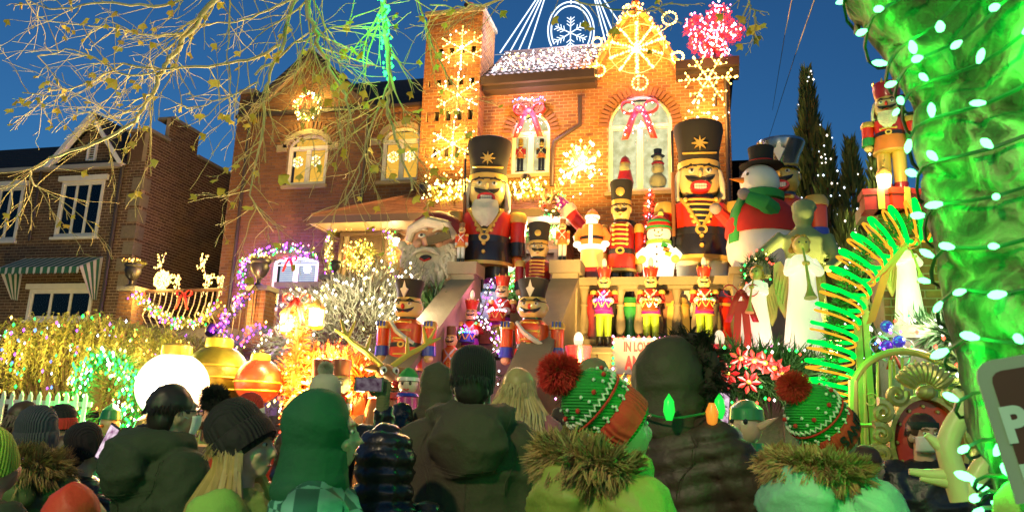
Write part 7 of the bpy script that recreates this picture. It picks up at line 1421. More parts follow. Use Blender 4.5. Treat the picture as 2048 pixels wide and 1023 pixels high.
flood('floodlight behind the balustrade aimed at the pointed gable', -1.3, 13.9, 5.2, -1.2, 16.4, 9.9, 330, (1, .44, .06), 90)
flood('floodlight on the terrace aimed at the orange brick wall', -3.4, 14.2, 6.3, -3.2, 16.4, 8.2, 330, (1, .48, .07), 105)
flood('floodlight on the garden bed aimed at the giant nutcrackers', -.9, 7.95, YARD+.45, -1.2, 13.6, 5.0, 1500, (1, .57, .15), 52)
flood('floodlight in the bed aimed at the steps and santa face', -4.5, 7.95, YARD+.45, -4.0, 13.2, 4.6, 1900, (1, .58, .15), 58)
flood('added unseen floodlight aimed at the balustrade drummers', -1.3, 11.9, YARD+.3, -.8, 13, 3.6, 170, (1, .62, .2), 95)  # extra unseen flood, added to brighten the drummers
flood('floodlight in the bed aimed at the big snowman', 1.5, 9.6, YARD+.9, 1.3, 12, 5.0, 520, (1, .72, .22), 75)
flood('floodlight in the bed aimed at the brown brick house', -9.0, 12.6, YARD+1.9, -9.3, 16.4, 6.5, 330, (1, .48, .12), 110)
flood('floodlight in the bed aimed at the end house', -14.0, 12.5, YARD+.6, -16, 16.4, 6.2, 130, (.95, .72, .30), 110)
flood('floodlight beside the golden gate aimed at the nutcracker king', 2.1, 6.9, YARD+.6, 2.35, 8.3, 5.2, 420, (1, .62, .2), 65)
flood('floodlight at the foot of the cypresses', 3.6, 13.5, YARD+.9, 3.9, 17, 6, 1200, (1, .85, .28), 95)
flood('floodlight in the bed aimed up at the overhanging branches', -3.6, 7.9, YARD+.3, -3.0, 5.0, 4.8, 430, (1, .76, .34), 110)
flood('floodlight by the fence aimed up at the branch tips', -5.6, 7.9, YARD+.3, -4.6, 5.2, 4.8, 380, (1, .80, .34), 105)
# unseen lamp on a pole behind the camera, added as fill on the crowd
SLP_ = thing('fill_lamp', 'added unseen fill lamp on a pole behind the camera', 'fill lamp', (-2.5, -5.5, 0)); MB().tube([(0, 0, 0), (0, 0, 5.6), (0, .6, 6.1), (0, 1.4, 6.2)], [.09, .06, .05, .045], 8).build('pole', iron, SLP_); MB().ell((0, 1.6, 6.18), (.16, .32, .08), 12, 8).build('lamp_head', iron, SLP_); lamp(SLP_, (0, 1.6, 6.02), (1, .78, .44), 470, .2)
T3 = thing('string_lights', 'added unseen green fill bulbs round the lamp pole', 'string lights', (-2.5, -5.5, 0)); bulbs('bulbs', [(.1*cos(i*.9), .1*sin(i*.9), .5+i*.03) for i in range(120)], .02, ['green'], T3, 8); MB().tube([(.09*cos(i*.45), .09*sin(i*.45), .5+i*.015) for i in range(240)], .004, 4).build('cable', wirem, T3)  # unseen bulbs, added to throw green light on the crowd's backs
for z_ in (1.5, 2.8, 4): lamp(T3, (0, .25, z_), BW['green'], 40, .2)
# ================================================================ the crowd
def atd(px, py, d): return CAM+ray(px, py)*d
def cloth(name, c, **k): return mat('cloth_'+name, c, k.pop('rough', .85), .18, k.pop('scale', 9), k.pop('bump', .003), k.pop('bscale', 70), **k)
SKN = mat('skin', (.62, .36, .24), .5, .1, 8, .001, 120); JEAN = cloth('jeans', (.03, .04, .07)); BOOT = cloth('boots', (.02, .018, .016), rough=.5)
GZ = .152; SEAMS = []
def lock(mb, p, d, L, w, grav=.25, n=4):
    P = [p.copy()]; d = Vector(d).normalized()
    for i in range(n): d = (d+Vector((rnd(-.25, .25), rnd(-.25, .25), -grav))).normalized(); P.append(P[-1]+d*(L/n))
    mb.ct = random.random(); mb.tube(P, [w*(1-.8*i/n) for i in range(n+1)], 3, caps=False)
def fur(name, parent, path, r, n, m, L=.05, spread=1.0):
    mb = MB()
    al = along(path, n); i = 0
    while i < n:
        p, d = al[i]; o = rvec().normalized(); o = o-d*o.dot(d)*.7; o.normalize(); tip = p+o*(r*.45+L*rnd(.7, 1.25))+rvec(.35*L)+Vector((0, 0, -.25*L)); tn = random.random()
        for j in range(12):
            if i >= n: break
            b0 = p+(o+rvec(.38)).normalized()*r*.5+rvec(.012); e = lerp(b0+(o+rvec(.4))*L*rnd(.5, 1), tip, rnd(.45, .8)); m_ = lerp(b0, e, .5)+o*L*.12; mb.ct = (tn+rnd(-.12, .12)) % 1; mb.tube([b0, m_, e], [.0021, .0017, .0004], 3, caps=False); i += 1
    base = MB().tube(path, r*.62, 10); base.build(name+'_lining', m, parent, smooth=80); return mb.build(name, m, parent, smooth=0, kind='stuff', fix=False)
def pompom(parent, c, r, m, n=2600):
    mb = MB(); c = Vector(c)
    for i in range(n): d = rvec().normalized(); lock(mb, c+d*r*.4, d+rvec(.4), r*rnd(.4, .7), .0021, .08, 3)
    o = MB().ell(c, r*.6, 12, 8).build('pompom', m, parent); mb.build('pompom_yarn', m, o, smooth=0, kind='stuff', fix=False); return o
def person(label, px, ytop, d, o, yaw=0, h=None):
    """standing figure facing +Y before yaw; ytop is the crown of the bare head"""
    tp = atd(px, ytop, d); t = thing('person', label, 'person', (tp.x, tp.y, GZ), yaw); h = tp.z-GZ; k = h/1.72
    G = lambda q, dflt=None: o.get(q, dflt)
    hz = h-.112*k; vx_ = G('vox', .013); lean = G('lean', (0, 0)); HC = Vector((lean[0], lean[1], hz)); sit = G('sit', False)
    b = MB(); E = lambda c, r, *a: b.ell(Vector(c), tuple(q*k for q in r), *a)
    # head with brow, nose, lips, chin, ears
    E(HC+Vector((0, -.012, .02))*k, (.076, .094, .092)); E(HC+Vector((0, .022, -.035))*k, (.060, .070, .070)); E(HC+Vector((0, .062, -.088))*k, (.028, .026, .022)); b.tube([HC+Vector((0, .082, .018))*k, HC+Vector((0, .104, -.020))*k, HC+Vector((0, .112, -.034))*k], [.010*k, .014*k, .015*k], 8)
    E(HC+Vector((0, .088, -.060))*k, (.024, .012, .007)); E(HC+Vector((0, .086, -.072))*k, (.022, .011, .008)); E(HC+Vector((0, .075, .035))*k, (.056, .018, .012))
    for s in (-1, 1): E(HC+Vector((s*.076, -.008, -.018))*k, (.012, .022, .032)); E(HC+Vector((s*.042, .058, -.03))*k, (.022, .022, .02))
    nk = Vector((lean[0]*.6, lean[1]*.6-.018*k, .83*h)); b.tube([nk, HC+Vector((0, -.018, -.05))*k], [.062*k, .055*k], 12)
    hip = Vector((0, -.02, .52*h)) if not sit else Vector((0, -.02, sit))
    sh = lambda s: Vector((s*.178*k+lean[0]*.5, lean[1]*.5-.012*k, .795*h if not sit else nk.z-.06*k))
    b.tube([hip, Vector((lean[0]*.3, lean[1]*.3-.01, lerp(hip.z, nk.z, .55))), nk+Vector((0, 0, -.02))], [.145*k, .15*k, .08*k], 14)
    A = {}
    for s, nm in ((-1, 'L'), (1, 'R')):
        a = G(nm); S_ = sh(s); el, hd = (Vector(a[0])*k, Vector(a[1])*k) if a else (Vector((s*.235*k, -.03, .60*h)), Vector((s*.225*k, .04, .455*h)))
        A[nm] = (S_, el, hd); b.tube([S_, el, hd], [.052*k, .042*k, .028*k], 10); b.ell(S_, .06*k, 10, 8)
        dr = (hd-el).normalized(); sd = dr.orthogonal().normalized() if not G('palm'+nm) else Vector(G('palm'+nm)).normalized(); nn = dr.cross(sd)
        if not G('nohand'+nm):
            b.ell(hd+dr*.045*k, (.034*k, .034*k, .045*k), 8, 6)
            for i in range(4): q0 = hd+dr*.075*k+sd*(.030-.02*i)*k; q1 = q0+dr*(.038, .045, .042, .032)[i]*k+nn*.012*k; b.tube([q0, q1, q1+dr*.012*k+nn*.026*k], [.0095*k, .009*k, .008*k], 6)
            b.tube([hd+dr*.02*k+sd*.03*k, hd+dr*.055*k+sd*.055*k, hd+dr*.082*k+sd*.058*k+nn*.01*k], [.012*k, .0105*k, .009*k], 6)
    legs = {}
    for s in (-1, 1):
        hp = hip+Vector((s*.09*k, 0, -.02)); 
        if sit: kn, an = Vector((s*.12*k, .42*k, sit+.02)), Vector((s*.12*k, .46*k, .09))
        else: kn, an = Vector((s*.105*k, .005, .275*h)), Vector((s*.11*k, -.02, .06*h))
        legs[s] = (hp, kn, an); b.tube([hp, kn, an], [.095*k, .062*k, .042*k], 10); b.ell(an+Vector((0, .06*k, -.03)), (.045*k, .11*k, .04*k), 8, 6)
    body = remesh_obj(b, 'body', G('skin', SKN), t, vx_, 2)
    # trousers and boots
    q = MB()
    for s in (-1, 1): hp, kn, an = legs[s]; q.tube([hp, kn, an+Vector((0, 0, .03))], [.115*k, .085*k, .075*k], 12)
    q.ell(hip, (.17*k, .13*k, .12*k), 14, 8); remesh_obj(q, 'trousers', G('pants', JEAN), t, .022, 3, (.012, .1))
    for s in (-1, 1): an = legs[s][2]; remesh_obj(MB().ell(an+Vector((0, .06*k, -.035)), (.058*k, .135*k, .055*k), 10, 7).tube([an, an+Vector((0, 0, .14*k))], [.06*k, .062*k], 10), 'boot', BOOT, t, .02, 2)
    # jacket
    p = G('pad', .03)*k; q = MB(); W = G('wide', 1.0)
    hem = hip.z-(.10*k if not sit else .02)
    q.lathe([(.15*k+p, hem), (.175*k+p, hem+.02), (.168*k+p, lerp(hip.z, nk.z, .25)), (.180*k+p, lerp(hip.z, nk.z, .6)), (.172*k+p, lerp(hip.z, nk.z, .86)), (.12*k+p, nk.z-.01), (.075*k+p*.5, nk.z+.03)], (lean[0]*.3, lean[1]*.3-.015, 0), 20, sx=1.08*W, sy=.78)
    for nm in 'LR':
        S_, el, hd = A[nm]; S2 = S_+Vector((0, 0, -.005)); q.ell(S2, (.085*k+p*.4,)*3, 12, 8); q.tube([S2, lerp(S2, el, .5), el, lerp(el, hd, .55), lerp(el, hd, .97)], [.078*k+p*.6, .070*k+p*.6, .064*k+p*.6, .056*k+p*.5, .046*k+p*.3], 12); q.ell(el, .064*k+p*.6, 10, 7)
    jm = G('jacket'); hood = G('hood')
    if hood == 'down':
        q.tube([nk+Vector((-.10*k, .06*k, .055*k)), nk+Vector((-.125*k, -.03*k, .05*k)), nk+Vector((-.07*k, -.12*k, .035*k)), nk+Vector((0, -.145*k, .025*k)), nk+Vector((.07*k, -.12*k, .035*k)), nk+Vector((.125*k, -.03*k, .05*k)), nk+Vector((.10*k, .06*k, .055*k))], [.045*k, .056*k, .07*k, .076*k, .07*k, .056*k, .045*k], 12)
        q.ell(nk+Vector((0, -.175*k, -.045*k)), (.155*k, .075*k, .13*k), 14, 8)
    j = remesh_obj(q, 'jacket', jm, t, G('jv', .0125), 4, G('wr', (.020, .13))); SEAMS.append((j, nk, k, jm))
    if hood == 'up':
        q = MB(); hs = G('hs', 1.0); c = HC+Vector((0, -.035, .012))*k; q.ell(c+Vector((0, -.01*k, 0)), (.112*k*hs, .108*k*hs, .135*k*hs), 18, 12); q.tube([nk+Vector((0, -.03*k, -.03*k)), HC+Vector((0, -.04, -.06))*k], [.125*k, .108*k*hs], 14); q.ell(nk+Vector((0, -.06*k, -.005)), (.15*k, .10*k, .07*k), 12, 8)
        if G('peak'): q.ell(c+Vector((0, -.06, .06))*k, (.06*k, .07*k, .07*k), 10, 7)
        remesh_obj(q, 'hood', G('hoodm', jm), t, .012, 4, G('hwr', (.012, .12)))
        if G('rim'):
            P = [c+Vector((.108*k*hs*cos(a), .085*k+.02*k*sin(a), .125*k*hs*sin(a))) for a in [-.9+i*(pi+1.8)/20 for i in range(21)]]; fur('hood_fur', t, P, G('rimr', .038)*k, 2600, G('rim'), .06)
    if G('furcollar'):
        P = [nk+Vector((.15*k*cos(a), -.055*k+.125*k*sin(a), (.055-.025*sin(a))*k)) for a in [pi*.9+i*(pi*1.2)/20 for i in range(21)]]; fur('fur_trim', t, P, G('fr', .055)*k, G('fn', 6000), G('furcollar'), G('fl', .075))
    # hair
    hair = G('hair')
    if hair:
        hm, kind = hair; q = MB(); q.ell(HC+Vector((0, -.026, .034))*k, (.087*k, .099*k, .094*k), 16, 12); q.ell(HC+Vector((0, -.06, -.03))*k, (.074*k, .052*k, .07*k), 12, 8)
        cap = remesh_obj(q, 'hair', hm, t, .012, 2, (.006, .03)); mb = MB()
        for i in range(700 if kind == 'short' else 900):
            dd = rvec().normalized(); dd.z = abs(dd.z)*.9-.25
            if dd.y > .35 and dd.z < .35: continue
            lock(mb, HC+Vector((dd.x*.086, dd.y*.098-.026, dd.z*.094+.034))*k, dd*.22+Vector((0, -.12, -.8)), (.03 if kind == 'short' else .07)*k, .0026, .12, 3)
        if kind == 'long':
            for i in range(1300):
                a = rnd(pi*.92, pi*2.08); r_ = rnd(.85, 1.05); p0 = HC+Vector((.084*cos(a)*r_, .09*sin(a)*r_-.012, rnd(-.02, .06)))*k; lx = cos(a); L = rnd(.28, .46)*k*G('hairL', 1)
                w1 = rnd(.8, 1.2); P = [p0, p0+Vector((lx*.02, .015*sin(a)+G('fwd', 0)*.2, -L*.30)), p0+Vector((lx*.075*w1, sin(a)*.08*w1+G('fwd', 0)*.7, -L*.60)), p0+Vector((lx*.10*w1+rnd(-.02, .02), sin(a)*.12*w1+rnd(-.02, .02)+G('fwd', 0), -L))]; mb.ct = random.random(); mb.tube(P, [.0055, .006, .0055, .002], 3, caps=False)
        mb.build('hair_strands', hm, cap, smooth=0, kind='stuff', fix=False)
    # hat
    ht = G('hat')
    if ht:
        M_ = Matrix.Rotation(ht.get('tilt', .25), 3, 'X') @ Matrix.Rotation(ht.get('roll', 0), 3, 'Y'); c = HC+Vector((0, -.016, .022))*k; H_ = ht.get('h', .15)*k; r_ = ht.get('r', .100)*k
        prof = [(r_*.93, -.058*k), (r_*1.0, -.02*k), (r_*1.03, .03*k), (r_*1.0, H_*.55), (r_*.78, H_*.82), (r_*.4, H_*.97), (0, H_)]
        hh = MB().lathe(prof, c, 26, sx=.93, M=M_).build('hat', ht['m'], t, smooth=80)
        if ht.get('cuff'): MB().lathe([(r_*.96, -.045*k), (r_*1.06, -.045*k), (r_*1.10, -.005*k), (r_*1.08, .035*k), (r_*1.0, .04*k)], c, 26, sx=.93, M=M_).build('hat_cuff', ht['cuff'], hh, smooth=80)
        if ht.get('pom'): pompom(hh, c+M_ @ Vector((0, 0, H_+ht.get('pr', .05)*k*.5)), ht.get('pr', .05)*k, ht['pom'])
        if ht.get('pattern'):
            wm, rm = cloth('knit_white', (.75, .72, .62)), cloth('knit_red', (.6, .03, .02)); S2 = lambda a, z, e=.0035: c+M_ @ Vector(((r_*(1.03 if z < H_*.5 else 1.03-.55*((z-H_*.5)/(H_*.5))**1.6)+e)*cos(a)*.93, (r_*(1.03 if z < H_*.5 else 1.03-.55*((z-H_*.5)/(H_*.5))**1.6)+e)*sin(a), z))
            MB().tube([S2(2*pi*i/64, H_*.52+(.007*k if i % 2 else -.007*k)) for i in range(65)], .0035, 5).build('zigzag_band', wm, hh); MB().tube([S2(2*pi*i/48, H_*.42) for i in range(49)], .0035, 5).build('red_band', rm, hh)
            for i in range(16):
                a = 2*pi*i/16
                for kx in range(3): MB().ell(S2(a+.05*(kx % 2), H_*(.30-.045*kx)), .005*k, 6, 4).build('motif', wm, hh)
                if i % 2 == 0: MB().ell(S2(a, H_*.68), .0085*k, 5, 4).build('motif', rm, hh)
                else: MB().ell(S2(a, H_*.78), .006*k, 5, 4).build('motif', wm, hh); MB().ell(S2(a+.08, H_*.65), .006*k, 5, 4).build('motif', wm, hh)
        if ht.get('text'):
            s_, a0 = ht['text']
            for i, chh in enumerate(s_):
                a = a0+i*.30; pos = c+M_ @ Vector((r_*1.115*cos(a)*.93, r_*1.115*sin(a), -.006*k)); rot = (M_ @ Matrix.Rotation(a+pi/2, 3, 'Z') @ Matrix.Rotation(pi/2, 3, 'X')).to_euler(); text(chh, 'letter', cloth('knit_black', (.02, .015, .015)), hh, pos, .055*k, rot, .0015, .0015)
    if G('glasses'):
        for s in (-1, 1): MB().tube([HC+Vector((s*.078, -.01, .012))*k, HC+Vector((s*.07, .095, .012))*k], .003, 5).build('glasses_arm', BLK, t); MB().ring([(HC.x+s*.036*k+.026*k*cos(a), HC.z+.008*k+.02*k*sin(a)) for a in [i*pi/6 for i in range(12)]], [(HC.x+s*.036*k+.022*k*cos(a), HC.z+.008*k+.016*k*sin(a)) for a in [i*pi/6 for i in range(12)]], HC.y+.10*k, HC.y+.104*k).build('lens_rim', BLK, t)
    if G('eyes', True):
        for s in (-1, 1): e_ = MB().ell(HC+Vector((s*.031, .077, .010))*k, (.013*k, .008*k, .008*k), 8, 6).build('eye', WHT, t); MB().ell(HC+Vector((s*.031, .0845, .010))*k, (.006*k, .003*k, .006*k), 8, 6).build('iris', BLK, e_); MB().tube([HC+Vector((s*.014, .094, .03))*k, HC+Vector((s*.034, .093, .036))*k, HC+Vector((s*.054, .078, .028))*k], .0035*k, 5).build('eyebrow', G('browm', BROWN), t)
        MB().tube([HC+Vector((-.022, .092, -.066))*k, HC+Vector((0, .0995, -.065))*k, HC+Vector((.022, .092, -.066))*k], [.002, .0045*k, .002], 6).build('lips', mat('lips', (.5, .16, .13), .5), t)
    if G('mask'):
        q = MB(); n_ = 9; vs = []
        for i in range(7):
            z = lerp(.0, -.095, i/6); 
            for jx in range(n_): a = lerp(-1.25, 1.25, jx/(n_-1)); bul = .118+.012*sin(pi*i/6)-(.028*(i/6)); vs.append(HC+Vector((.078*sin(a), bul*cos(a)**.8+.002, z-.008*abs(a)*(0 if i else 1)))*k)
        q.add(vs, [(i*n_+jx, i*n_+jx+1, (i+1)*n_+jx+1, (i+1)*n_+jx) for i in range(6) for jx in range(n_-1)]); o_ = q.build('face_mask', cloth('mask_white', (.78, .76, .70)), t, smooth=70); o_.modifiers.new('s', 'SOLIDIFY').thickness = .003
        for s in (-1, 1): MB().tube([HC+Vector((s*.07, .03, -.02))*k, HC+Vector((s*.08, -.02, -.005))*k], .002, 4).build('mask_strap', cloth('mask_white', (.78, .76, .70)), t)
    if G('band'): MB().lathe([(.083*k, .03*k), (.088*k, .032*k), (.087*k, .072*k), (.08*k, .074*k)], HC+Vector((0, -.012*k, 0)), 22, sx=.94, sy=1.12).build('headband', G('band'), t, smooth=80)
    return t, A, HC, k
def phone(label, loc, rot, lit_=True, w_=.074, h_=.15):
    t = thing('phone', label, 'phone', loc); t.rotation_euler = rot
    MB().bb(-w_/2, w_/2, -.004, .004, -h_/2, h_/2).build('case', BLK, t); MB().bb(-w_/2+.004, w_/2-.004, -.0055, -.0042, -h_/2+.008, h_/2-.008).build('screen', curtain_mat('phone_screen', (.25, .1, .2), (1, .8, .9), 1.0 if lit_ else .15, 30), t); return t
oliv = cloth('olive_parka', (.060, .050, .030)); dkgreen = cloth('dark_green_coat', (.030, .045, .020)); blackp = cloth('black_puffer', (.012, .013, .013), rough=.32, coat=.25); brownp = cloth('brown_puffer', (.055, .036, .022), rough=.55); blk_knit = cloth('black_knit', (.014, .013, .012), band=('X', 42, .004, .3))
khaki = cloth('khaki_green_shell', (.30, .34, .06), rough=.6); mint = cloth('mint_shell', (.30, .58, .42), rough=.55); fgreen = cloth('green_fleece', (.25, .45, .08)); hoodg = cloth('bottle_green_fleece', (.008, .10, .04)); navy = cloth('navy_coat', (.02, .022, .05)); maroon = cloth('maroon_coat', (.16, .035, .02)); redj = cloth('orange_red_shell', (.62, .05, .015), rough=.6)
blonde = pieces('blonde_hair', [(.52, .38, .13), (.66, .50, .20), (.42, .30, .10), (.72, .58, .28)], .45, 0); brownh = pieces('brown_hair', [(.05, .025, .012), (.08, .04, .018), (.035, .018, .01)], .5, 0); blackh = pieces('black_hair', [(.012, .009, .008), (.025, .018, .014)], .5, 0)
tanfur = pieces('tan_fur', [(.42, .21, .08), (.58, .32, .13), (.24, .11, .045), (.68, .42, .2)], .8, 0); olfur = pieces('olive_fur', [(.30, .19, .06), (.46, .31, .10), (.13, .08, .03), (.56, .40, .16)], .8, 0); dkfur = pieces('dark_fur', [(.02, .014, .01), (.04, .028, .02)], .9, 0)
rpom = pieces('red_yarn', [(.62, .02, .015), (.75, .05, .03), (.5, .01, .01)], .9, 0); bpom = pieces('black_yarn', [(.012, .011, .01), (.03, .028, .022)], .9, 0)
gknit, rknit = cloth('green_knit', (.02, .30, .04), band=('Z', 40, .004, .3)), cloth('red_knit', (.60, .04, .02), band=('X', 40, .003, .3))
# plaid for the shoulder of the hooded person
plaid = bpy.data.materials.new('cloth_green_plaid'); plaid.use_nodes = True; n = plaid.node_tree; bs = n.nodes['Principled BSDF']; bs.inputs['Roughness'].default_value = .9
tc = n.nodes.new('ShaderNodeTexCoord'); ck = n.nodes.new('ShaderNodeTexChecker'); ck.inputs['Scale'].default_value = 17; ck.inputs['Color1'].default_value = (.02, .14, .09, 1); ck.inputs['Color2'].default_value = (.16, .46, .34, 1); wv = n.nodes.new('ShaderNodeTexWave'); wv.inputs['Scale'].default_value = 3.5; wv.bands_direction = 'Z'; mx = n.nodes.new('ShaderNodeMix'); mx.data_type = 'RGBA'; mx.blend_type = 'MULTIPLY'; mx.inputs[0].default_value = .6
n.links.new(tc.outputs['Object'], ck.inputs[0]); n.links.new(tc.outputs['Object'], wv.inputs[0]); n.links.new(ck.outputs[0], mx.inputs[6]); n.links.new(wv.outputs[0], mx.inputs[7]); n.links.new(mx.outputs[2], bs.inputs['Base Color'])
# --- nearest row
person('person in lime knitted hat with leather patch and dark jacket', 2, 880, 2.5, dict(jacket=dkgreen, hat=dict(m=cloth('lime_knit', (.42, .60, .06), band=('Y', 30, .004, .3)), h=.155, tilt=.5), hair=(blackh, 'short')), R(-15))
person('person in blue grey knitted hat and green jacket with olive fur collar', 82, 838, 3.0, dict(jacket=cloth('moss_shell', (.10, .14, .045), rough=.6), hood='down', furcollar=olfur, fr=.06, hat=dict(m=cloth('slate_knit', (.05, .055, .075), band=('X', 42, .004, .3)), h=.165, tilt=.15, cuff=cloth('slate_knit2', (.07, .07, .085), band=('X', 42, .004, .3)), pom=None)), R(10))
person('person with long dark hair behind the blue grey knitted hat', 58, 806, 3.9, dict(jacket=navy, hair=(brownh, 'long')), R(5))
person('person with brown bobbed hair seen in profile', 143, 872, 3.6, dict(jacket=navy, hair=(brownh, 'short'), vox=.01), R(-70))
t, A, HC, k = person('person in black hat photographing with a lit phone', 182, 862, 3.3, dict(jacket=blackp, hat=dict(m=blk_knit, h=.15, tilt=.35, cuff=None), hair=(brownh, 'short'), wr=(.02, .09, .06), R=((.25, .22, 1.12), (.12, .42, 1.30))), R(-35))
phone('bright phone held by the person in black hat', atd(216, 886, 3.05), (R(-10), R(18), R(-20)))
person('person in dark hat with red headband facing the houses', 132, 822, 4.6, dict(jacket=cloth('brown_coat', (.08, .03, .02)), hat=dict(m=blk_knit, h=.15, tilt=.1, cuff=rknit)), R(-60))
person('child in bright orange red hooded jacket', 172, 985, 2.0, dict(jacket=redj, hood='up', hs=1.0), R(-20))
person('man with short dark hair, glasses and dark green coat', 356, 774, 2.85, dict(jacket=dkgreen, hair=(blackh, 'short'), hood='down', glasses=True, mask=True, vox=.01, pad=.04), R(-28))
person('blonde woman in black bobble hat looking along the street', 500, 830, 2.25, dict(jacket=fgreen, hair=(blonde, 'long'), vox=.008, fwd=.05, browm=tanfur, hat=dict(m=blk_knit, h=.165, r=.108, tilt=.7, pom=bpom, pr=.058, cuff=blk_knit), hairL=1.5, skin=mat('fair_skin', (.80, .52, .33), .5, .08)), R(-78))
person('person in bottle green hood and green plaid shirt', 663, 800, 2.15, dict(jacket=plaid, hoodm=hoodg, hood='up', hs=1.06, vox=.009, hwr=(.018, .2)), R(-66))
person('person with dark bobbed hair between the bobble hat and green hood', 598, 858, 3.0, dict(jacket=cloth('mauve_puffer', (.14, .03, .10), rough=.5), hair=(brownh, 'short')), R(-20))
person('child in shiny black puffer hood', 778, 872, 2.5, dict(jacket=blackp, hood='up', hs=1.12, hoodm=blackp, wr=(.02, .08, .06), hwr=(.015, .07, .055)), R(10))
t, A, HC, k = person('person in cream bobble hat raising a phone in a gloved hand', 655, 765, 4.3, dict(jacket=blackp, hat=dict(m=cloth('cream_knit', (.55, .5, .34)), h=.15, tilt=.1, pom=pieces('cream_yarn', [(.6, .55, .38), (.7, .66, .5)], .9, 0), pr=.05), R=((.42, .16, 1.42), (.40, .26, 1.60)), nohandR=True), R(-5))
hp = atd(768, 775, 4.0); phone('phone held up in a gloved hand before the reindeer', atd(738, 768, 3.95), (R(-8), R(90), R(4)), False)
gv = thing('glove', 'olive knitted glove gripping the raised phone', 'glove', hp); gm_ = cloth('olive_knit', (.20, .19, .08), band=('Z', 40, .003, .3)); q = MB(); q.ell((0, 0, 0), (.042, .026, .05), 10, 8); q.tube([(0, .0, -.13), (0, 0, -.03)], [.036, .036], 10)
for i in range(4): q.tube([(-.03+.018*i, -.005, .03), (-.045+.012*i, -.035, .055-.012*i), (-.075+.006*i, -.042, .045-.018*i)], [.012, .011, .009], 7)
q.tube([(-.03, .0, -.03), (-.06, -.01, -.035), (-.075, -.012, -.01)], [.014, .012, .010], 7); remesh_obj(q, 'glove_knit', gm_, gv, .007, 2)
sl2 = MB().tube([hp-gv.location+Vector((0, 0, -.10)), (.005, .05, -.28), (-.02, .15, -.55)], [.045, .06, .075], 12); o_ = remesh_obj(sl2, 'sleeve', blackp, gv, .014, 3, (.02, .06))
person('person in olive hood and navy coat', 882, 735, 4.6, dict(jacket=navy, hood='up', hoodm=cloth('olive_hood', (.075, .07, .035))), R(-5))
person('tall man in black knitted cap and dark olive parka', 948, 712, 2.95, dict(jacket=oliv, hood='down', glasses=True, mask=True, vox=.01, pad=.05, hair=(blackh, 'short'), hat=dict(m=blk_knit, h=.135, tilt=.28, cuff=None), wr=(.024, .18)), R(14))
person('person with long blonde hair and pink coat', 1040, 740, 4.3, dict(jacket=cloth('pink_coat', (.4, .14, .15)), hair=(blonde, 'long')), R(0))
person('person in pale olive cap behind the green santa hat', 1188, 728, 4.8, dict(jacket=oliv, hat=dict(m=cloth('sage_knit', (.26, .24, .10)), h=.13, tilt=.2)), R(0))
person('person in green patterned hat with red bobble and khaki fur hooded jacket', 1238, 778, 2.05, dict(jacket=khaki, hood='down', furcollar=olfur, fr=.052, fn=9000, fl=.062, pad=.055, wr=(.026, .18), hat=dict(m=gknit, h=.185, r=.104, tilt=.95, cuff=rknit, pom=rpom, pr=.075, pattern=True)), R(-62))
t, A, HC, k = person('person in brown quilted hooded coat with bulb necklace', 1352, 705, 2.85, dict(jacket=brownp, hood='up', hs=1.22, hoodm=cloth('brown_hood', (.055, .042, .022), rough=.7), rim=dkfur, pad=.06, wr=(.026, .09, .07), hwr=(.016, .14), R=((.34, .12, 1.10), (.22, .36, 1.28)), rimr=.055), R(-38))
nk_ = thing('bulb_necklace', 'necklace of toy christmas bulbs round the brown hood', 'necklace', t.location+Vector((0, 0, HC.z-.13*k))); nk_.rotation_euler.z = R(-4)
P = [(.165*k*cos(a), -.06*k+.165*k*sin(a), .0-.012*sin(3*a)) for a in [pi*.92+i*(pi*1.16)/14 for i in range(15)]]; MB().tube(P, .004, 5).build('cord', GRN, nk_)
for i, (j_, c_) in enumerate(((2, 'green'), (7, 'green'), (11, 'orange'), (13, 'green'))): MB().lathe([(.010, -.02), (.020, .01), (.016, .045), (0, .07)] if i != 2 else [(.010, .02), (.022, -.01), (.017, -.045), (0, -.07)], Vector(P[j_])+Vector((0, -.025, .012)), 10).build('bulb', mat('toy_bulb_'+c_, BW[c_], .3, .05, em=(BW[c_], .6)), nk_)
phone('phone held up beside the brown quilted coat', atd(1443, 815, 3.5), (R(-6), R(4), R(-8)))
person('person in green patterned hat lettered santa and mint fur hooded jacket', 1658, 808, 2.35, dict(jacket=mint, hood='down', furcollar=tanfur, fr=.046, fn=9000, fl=.052, pad=.05, wr=(.024, .18), hat=dict(m=gknit, h=.185, r=.104, tilt=.85, cuff=rknit, pom=rpom, pr=.062, pattern=True, text=('SANTA', -.45)), hair=(blonde, 'short')), R(-48))
person('person in maroon coat leaning toward the throne', 1700, 892, 3.6, dict(jacket=maroon, lean=(.0, .10), hair=(brownh, 'short'), R=((.30, .25, 1.05), (.24, .50, .85)), pad=.05), R(-60))
person('person in white mask and dark headband sitting on the throne', 1846, 830, 3.8, dict(jacket=cloth('black_jacket', (.018, .02, .022), rough=.4), mask=True, hair=(brownh, 'short'), band=cloth('band_dark', (.01, .03, .022)), vox=.009, sit=.78, L=((-.27, .12, 1.0), (-.12, .34, .92)), R=((.27, .12, 1.0), (.12, .34, .92))), R(190))
person('person in pale green hat close to the tree trunk', 2052, 1000, 1.5, dict(jacket=khaki, hat=dict(m=cloth('pale_green_knit', (.35, .5, .12)), h=.15, tilt=.3)), R(10))
person('person with dark hood beside the glowing white ornament', 300, 850, 4.4, dict(jacket=navy, hair=(blackh, 'short')), R(-40))
person('person in red hat near the lantern post', 505, 800, 4.6, dict(jacket=redj, hat=dict(m=rknit, h=.15, tilt=.2, cuff=cloth('knit_white', (.75, .72, .62)))), R(0))
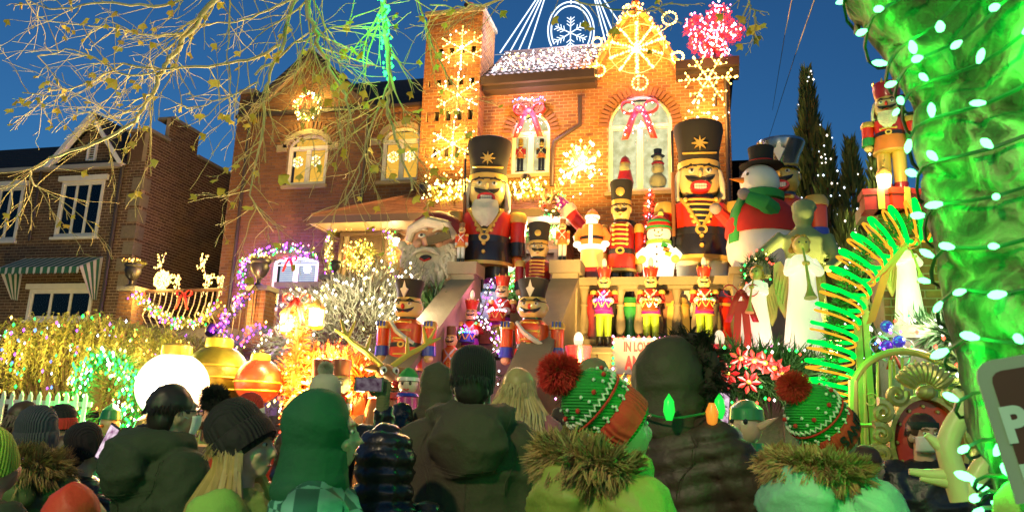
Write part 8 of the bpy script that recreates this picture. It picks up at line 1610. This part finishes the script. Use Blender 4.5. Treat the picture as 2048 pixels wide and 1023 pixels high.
# ---------------------------------------------------------------- turn the blended figures and the lettering into plain meshes
bpy.context.view_layer.update(); dg = bpy.context.evaluated_depsgraph_get()
done = [(o, me, disp, bpy.data.meshes.new_from_object(o.evaluated_get(dg))) for (o, me, disp) in JOBS]
letters = [(o, m, bpy.data.meshes.new_from_object(o.evaluated_get(dg))) for (o, m) in TEXTS]
for o, m, ev in letters:
    n = bpy.data.objects.new('tmp', ev); ev.materials.clear(); ev.materials.append(m); nm = o.name.split('.')[0]; pa, lo, ro, sc = o.parent, o.location.copy(), o.rotation_euler.copy(), o.scale.copy(); bpy.data.objects.remove(o)
    n.name = nm; ev.name = nm; COL.objects.link(n); n.parent = pa; n.location = lo; n.rotation_euler = ro; n.scale = sc
for o, me, disp, ev in done:
    o.modifiers.clear(); o.data = ev; ev.name = o.name
    if disp:                                   # folds: soft swells, sharp creases, and stuffed rows where it is quilted
        am, sc_ = disp[0]*(.3 if len(disp) > 2 else .62), 1/disp[1]; qp = disp[2] if len(disp) > 2 else 0; ns_ = [v.normal.copy() for v in ev.vertices]; off = Vector((len(COL.objects)*.37, 0, 0))
        for v, n_ in zip(ev.vertices, ns_):
            p = v.co; d = am*.8*noise.noise(p*sc_*.55+off); r_ = 1-abs(noise.noise(Vector((p.x*sc_*.8, p.y*sc_*.8, p.z*sc_*1.25))+off)); d += am*1.1*(r_**6-.25)
            r2 = 1-abs(noise.noise(Vector((p.x*sc_*2.1, p.y*sc_*2.1, p.z*sc_*2.6))-off)); d += am*.45*r2**8
            if qp: zz = p.z+.011*noise.noise(p*7+off)-(.3*abs(p.x) if qp > .065 else 0); d += (.017+.006*noise.noise(p*9-off))*(sqrt(abs(sin(pi*zz/qp)))-.6)
            v.co = p+n_*d
        ev.update()
# stitched seams laid on the jackets: yoke, centre back, armholes
from mathutils.bvhtree import BVHTree
for j, nk, k, jm in SEAMS:
    bv = BVHTree.FromPolygons([v.co for v in j.data.vertices], [tuple(p.vertices) for p in j.data.polygons])
    def drape(pts):
        out = []
        for p in pts:
            h = bv.ray_cast(Vector((p[0], -1.2, p[1])), Vector((0, 1, 0)))
            if h[0] is not None: out.append(h[0]+h[1]*.0005)
        return out
    lines = [[(x*.02*k, nk.z-.15*k-.02*cos(x*.25)*k) for x in range(-9, 10)], [(0, nk.z-.16*k-.02*i) for i in range(30)]]+[[(s*(.165+.02*sin(a*2))*k, nk.z-.02*k-a*.085*k) for a in [i/5 for i in range(14)]] for s in (-1, 1)]
    for ln in lines:
        for off in (0, .011):
            P = drape([(x+off*.8, z+off) for x, z in ln])
            if len(P) > 4 and max((P[i+1]-P[i]).length for i in range(len(P)-1)) < .15: MB().tube(P, .0022 if off == 0 else .0012, 4).build('seam', jm, j, smooth=60)
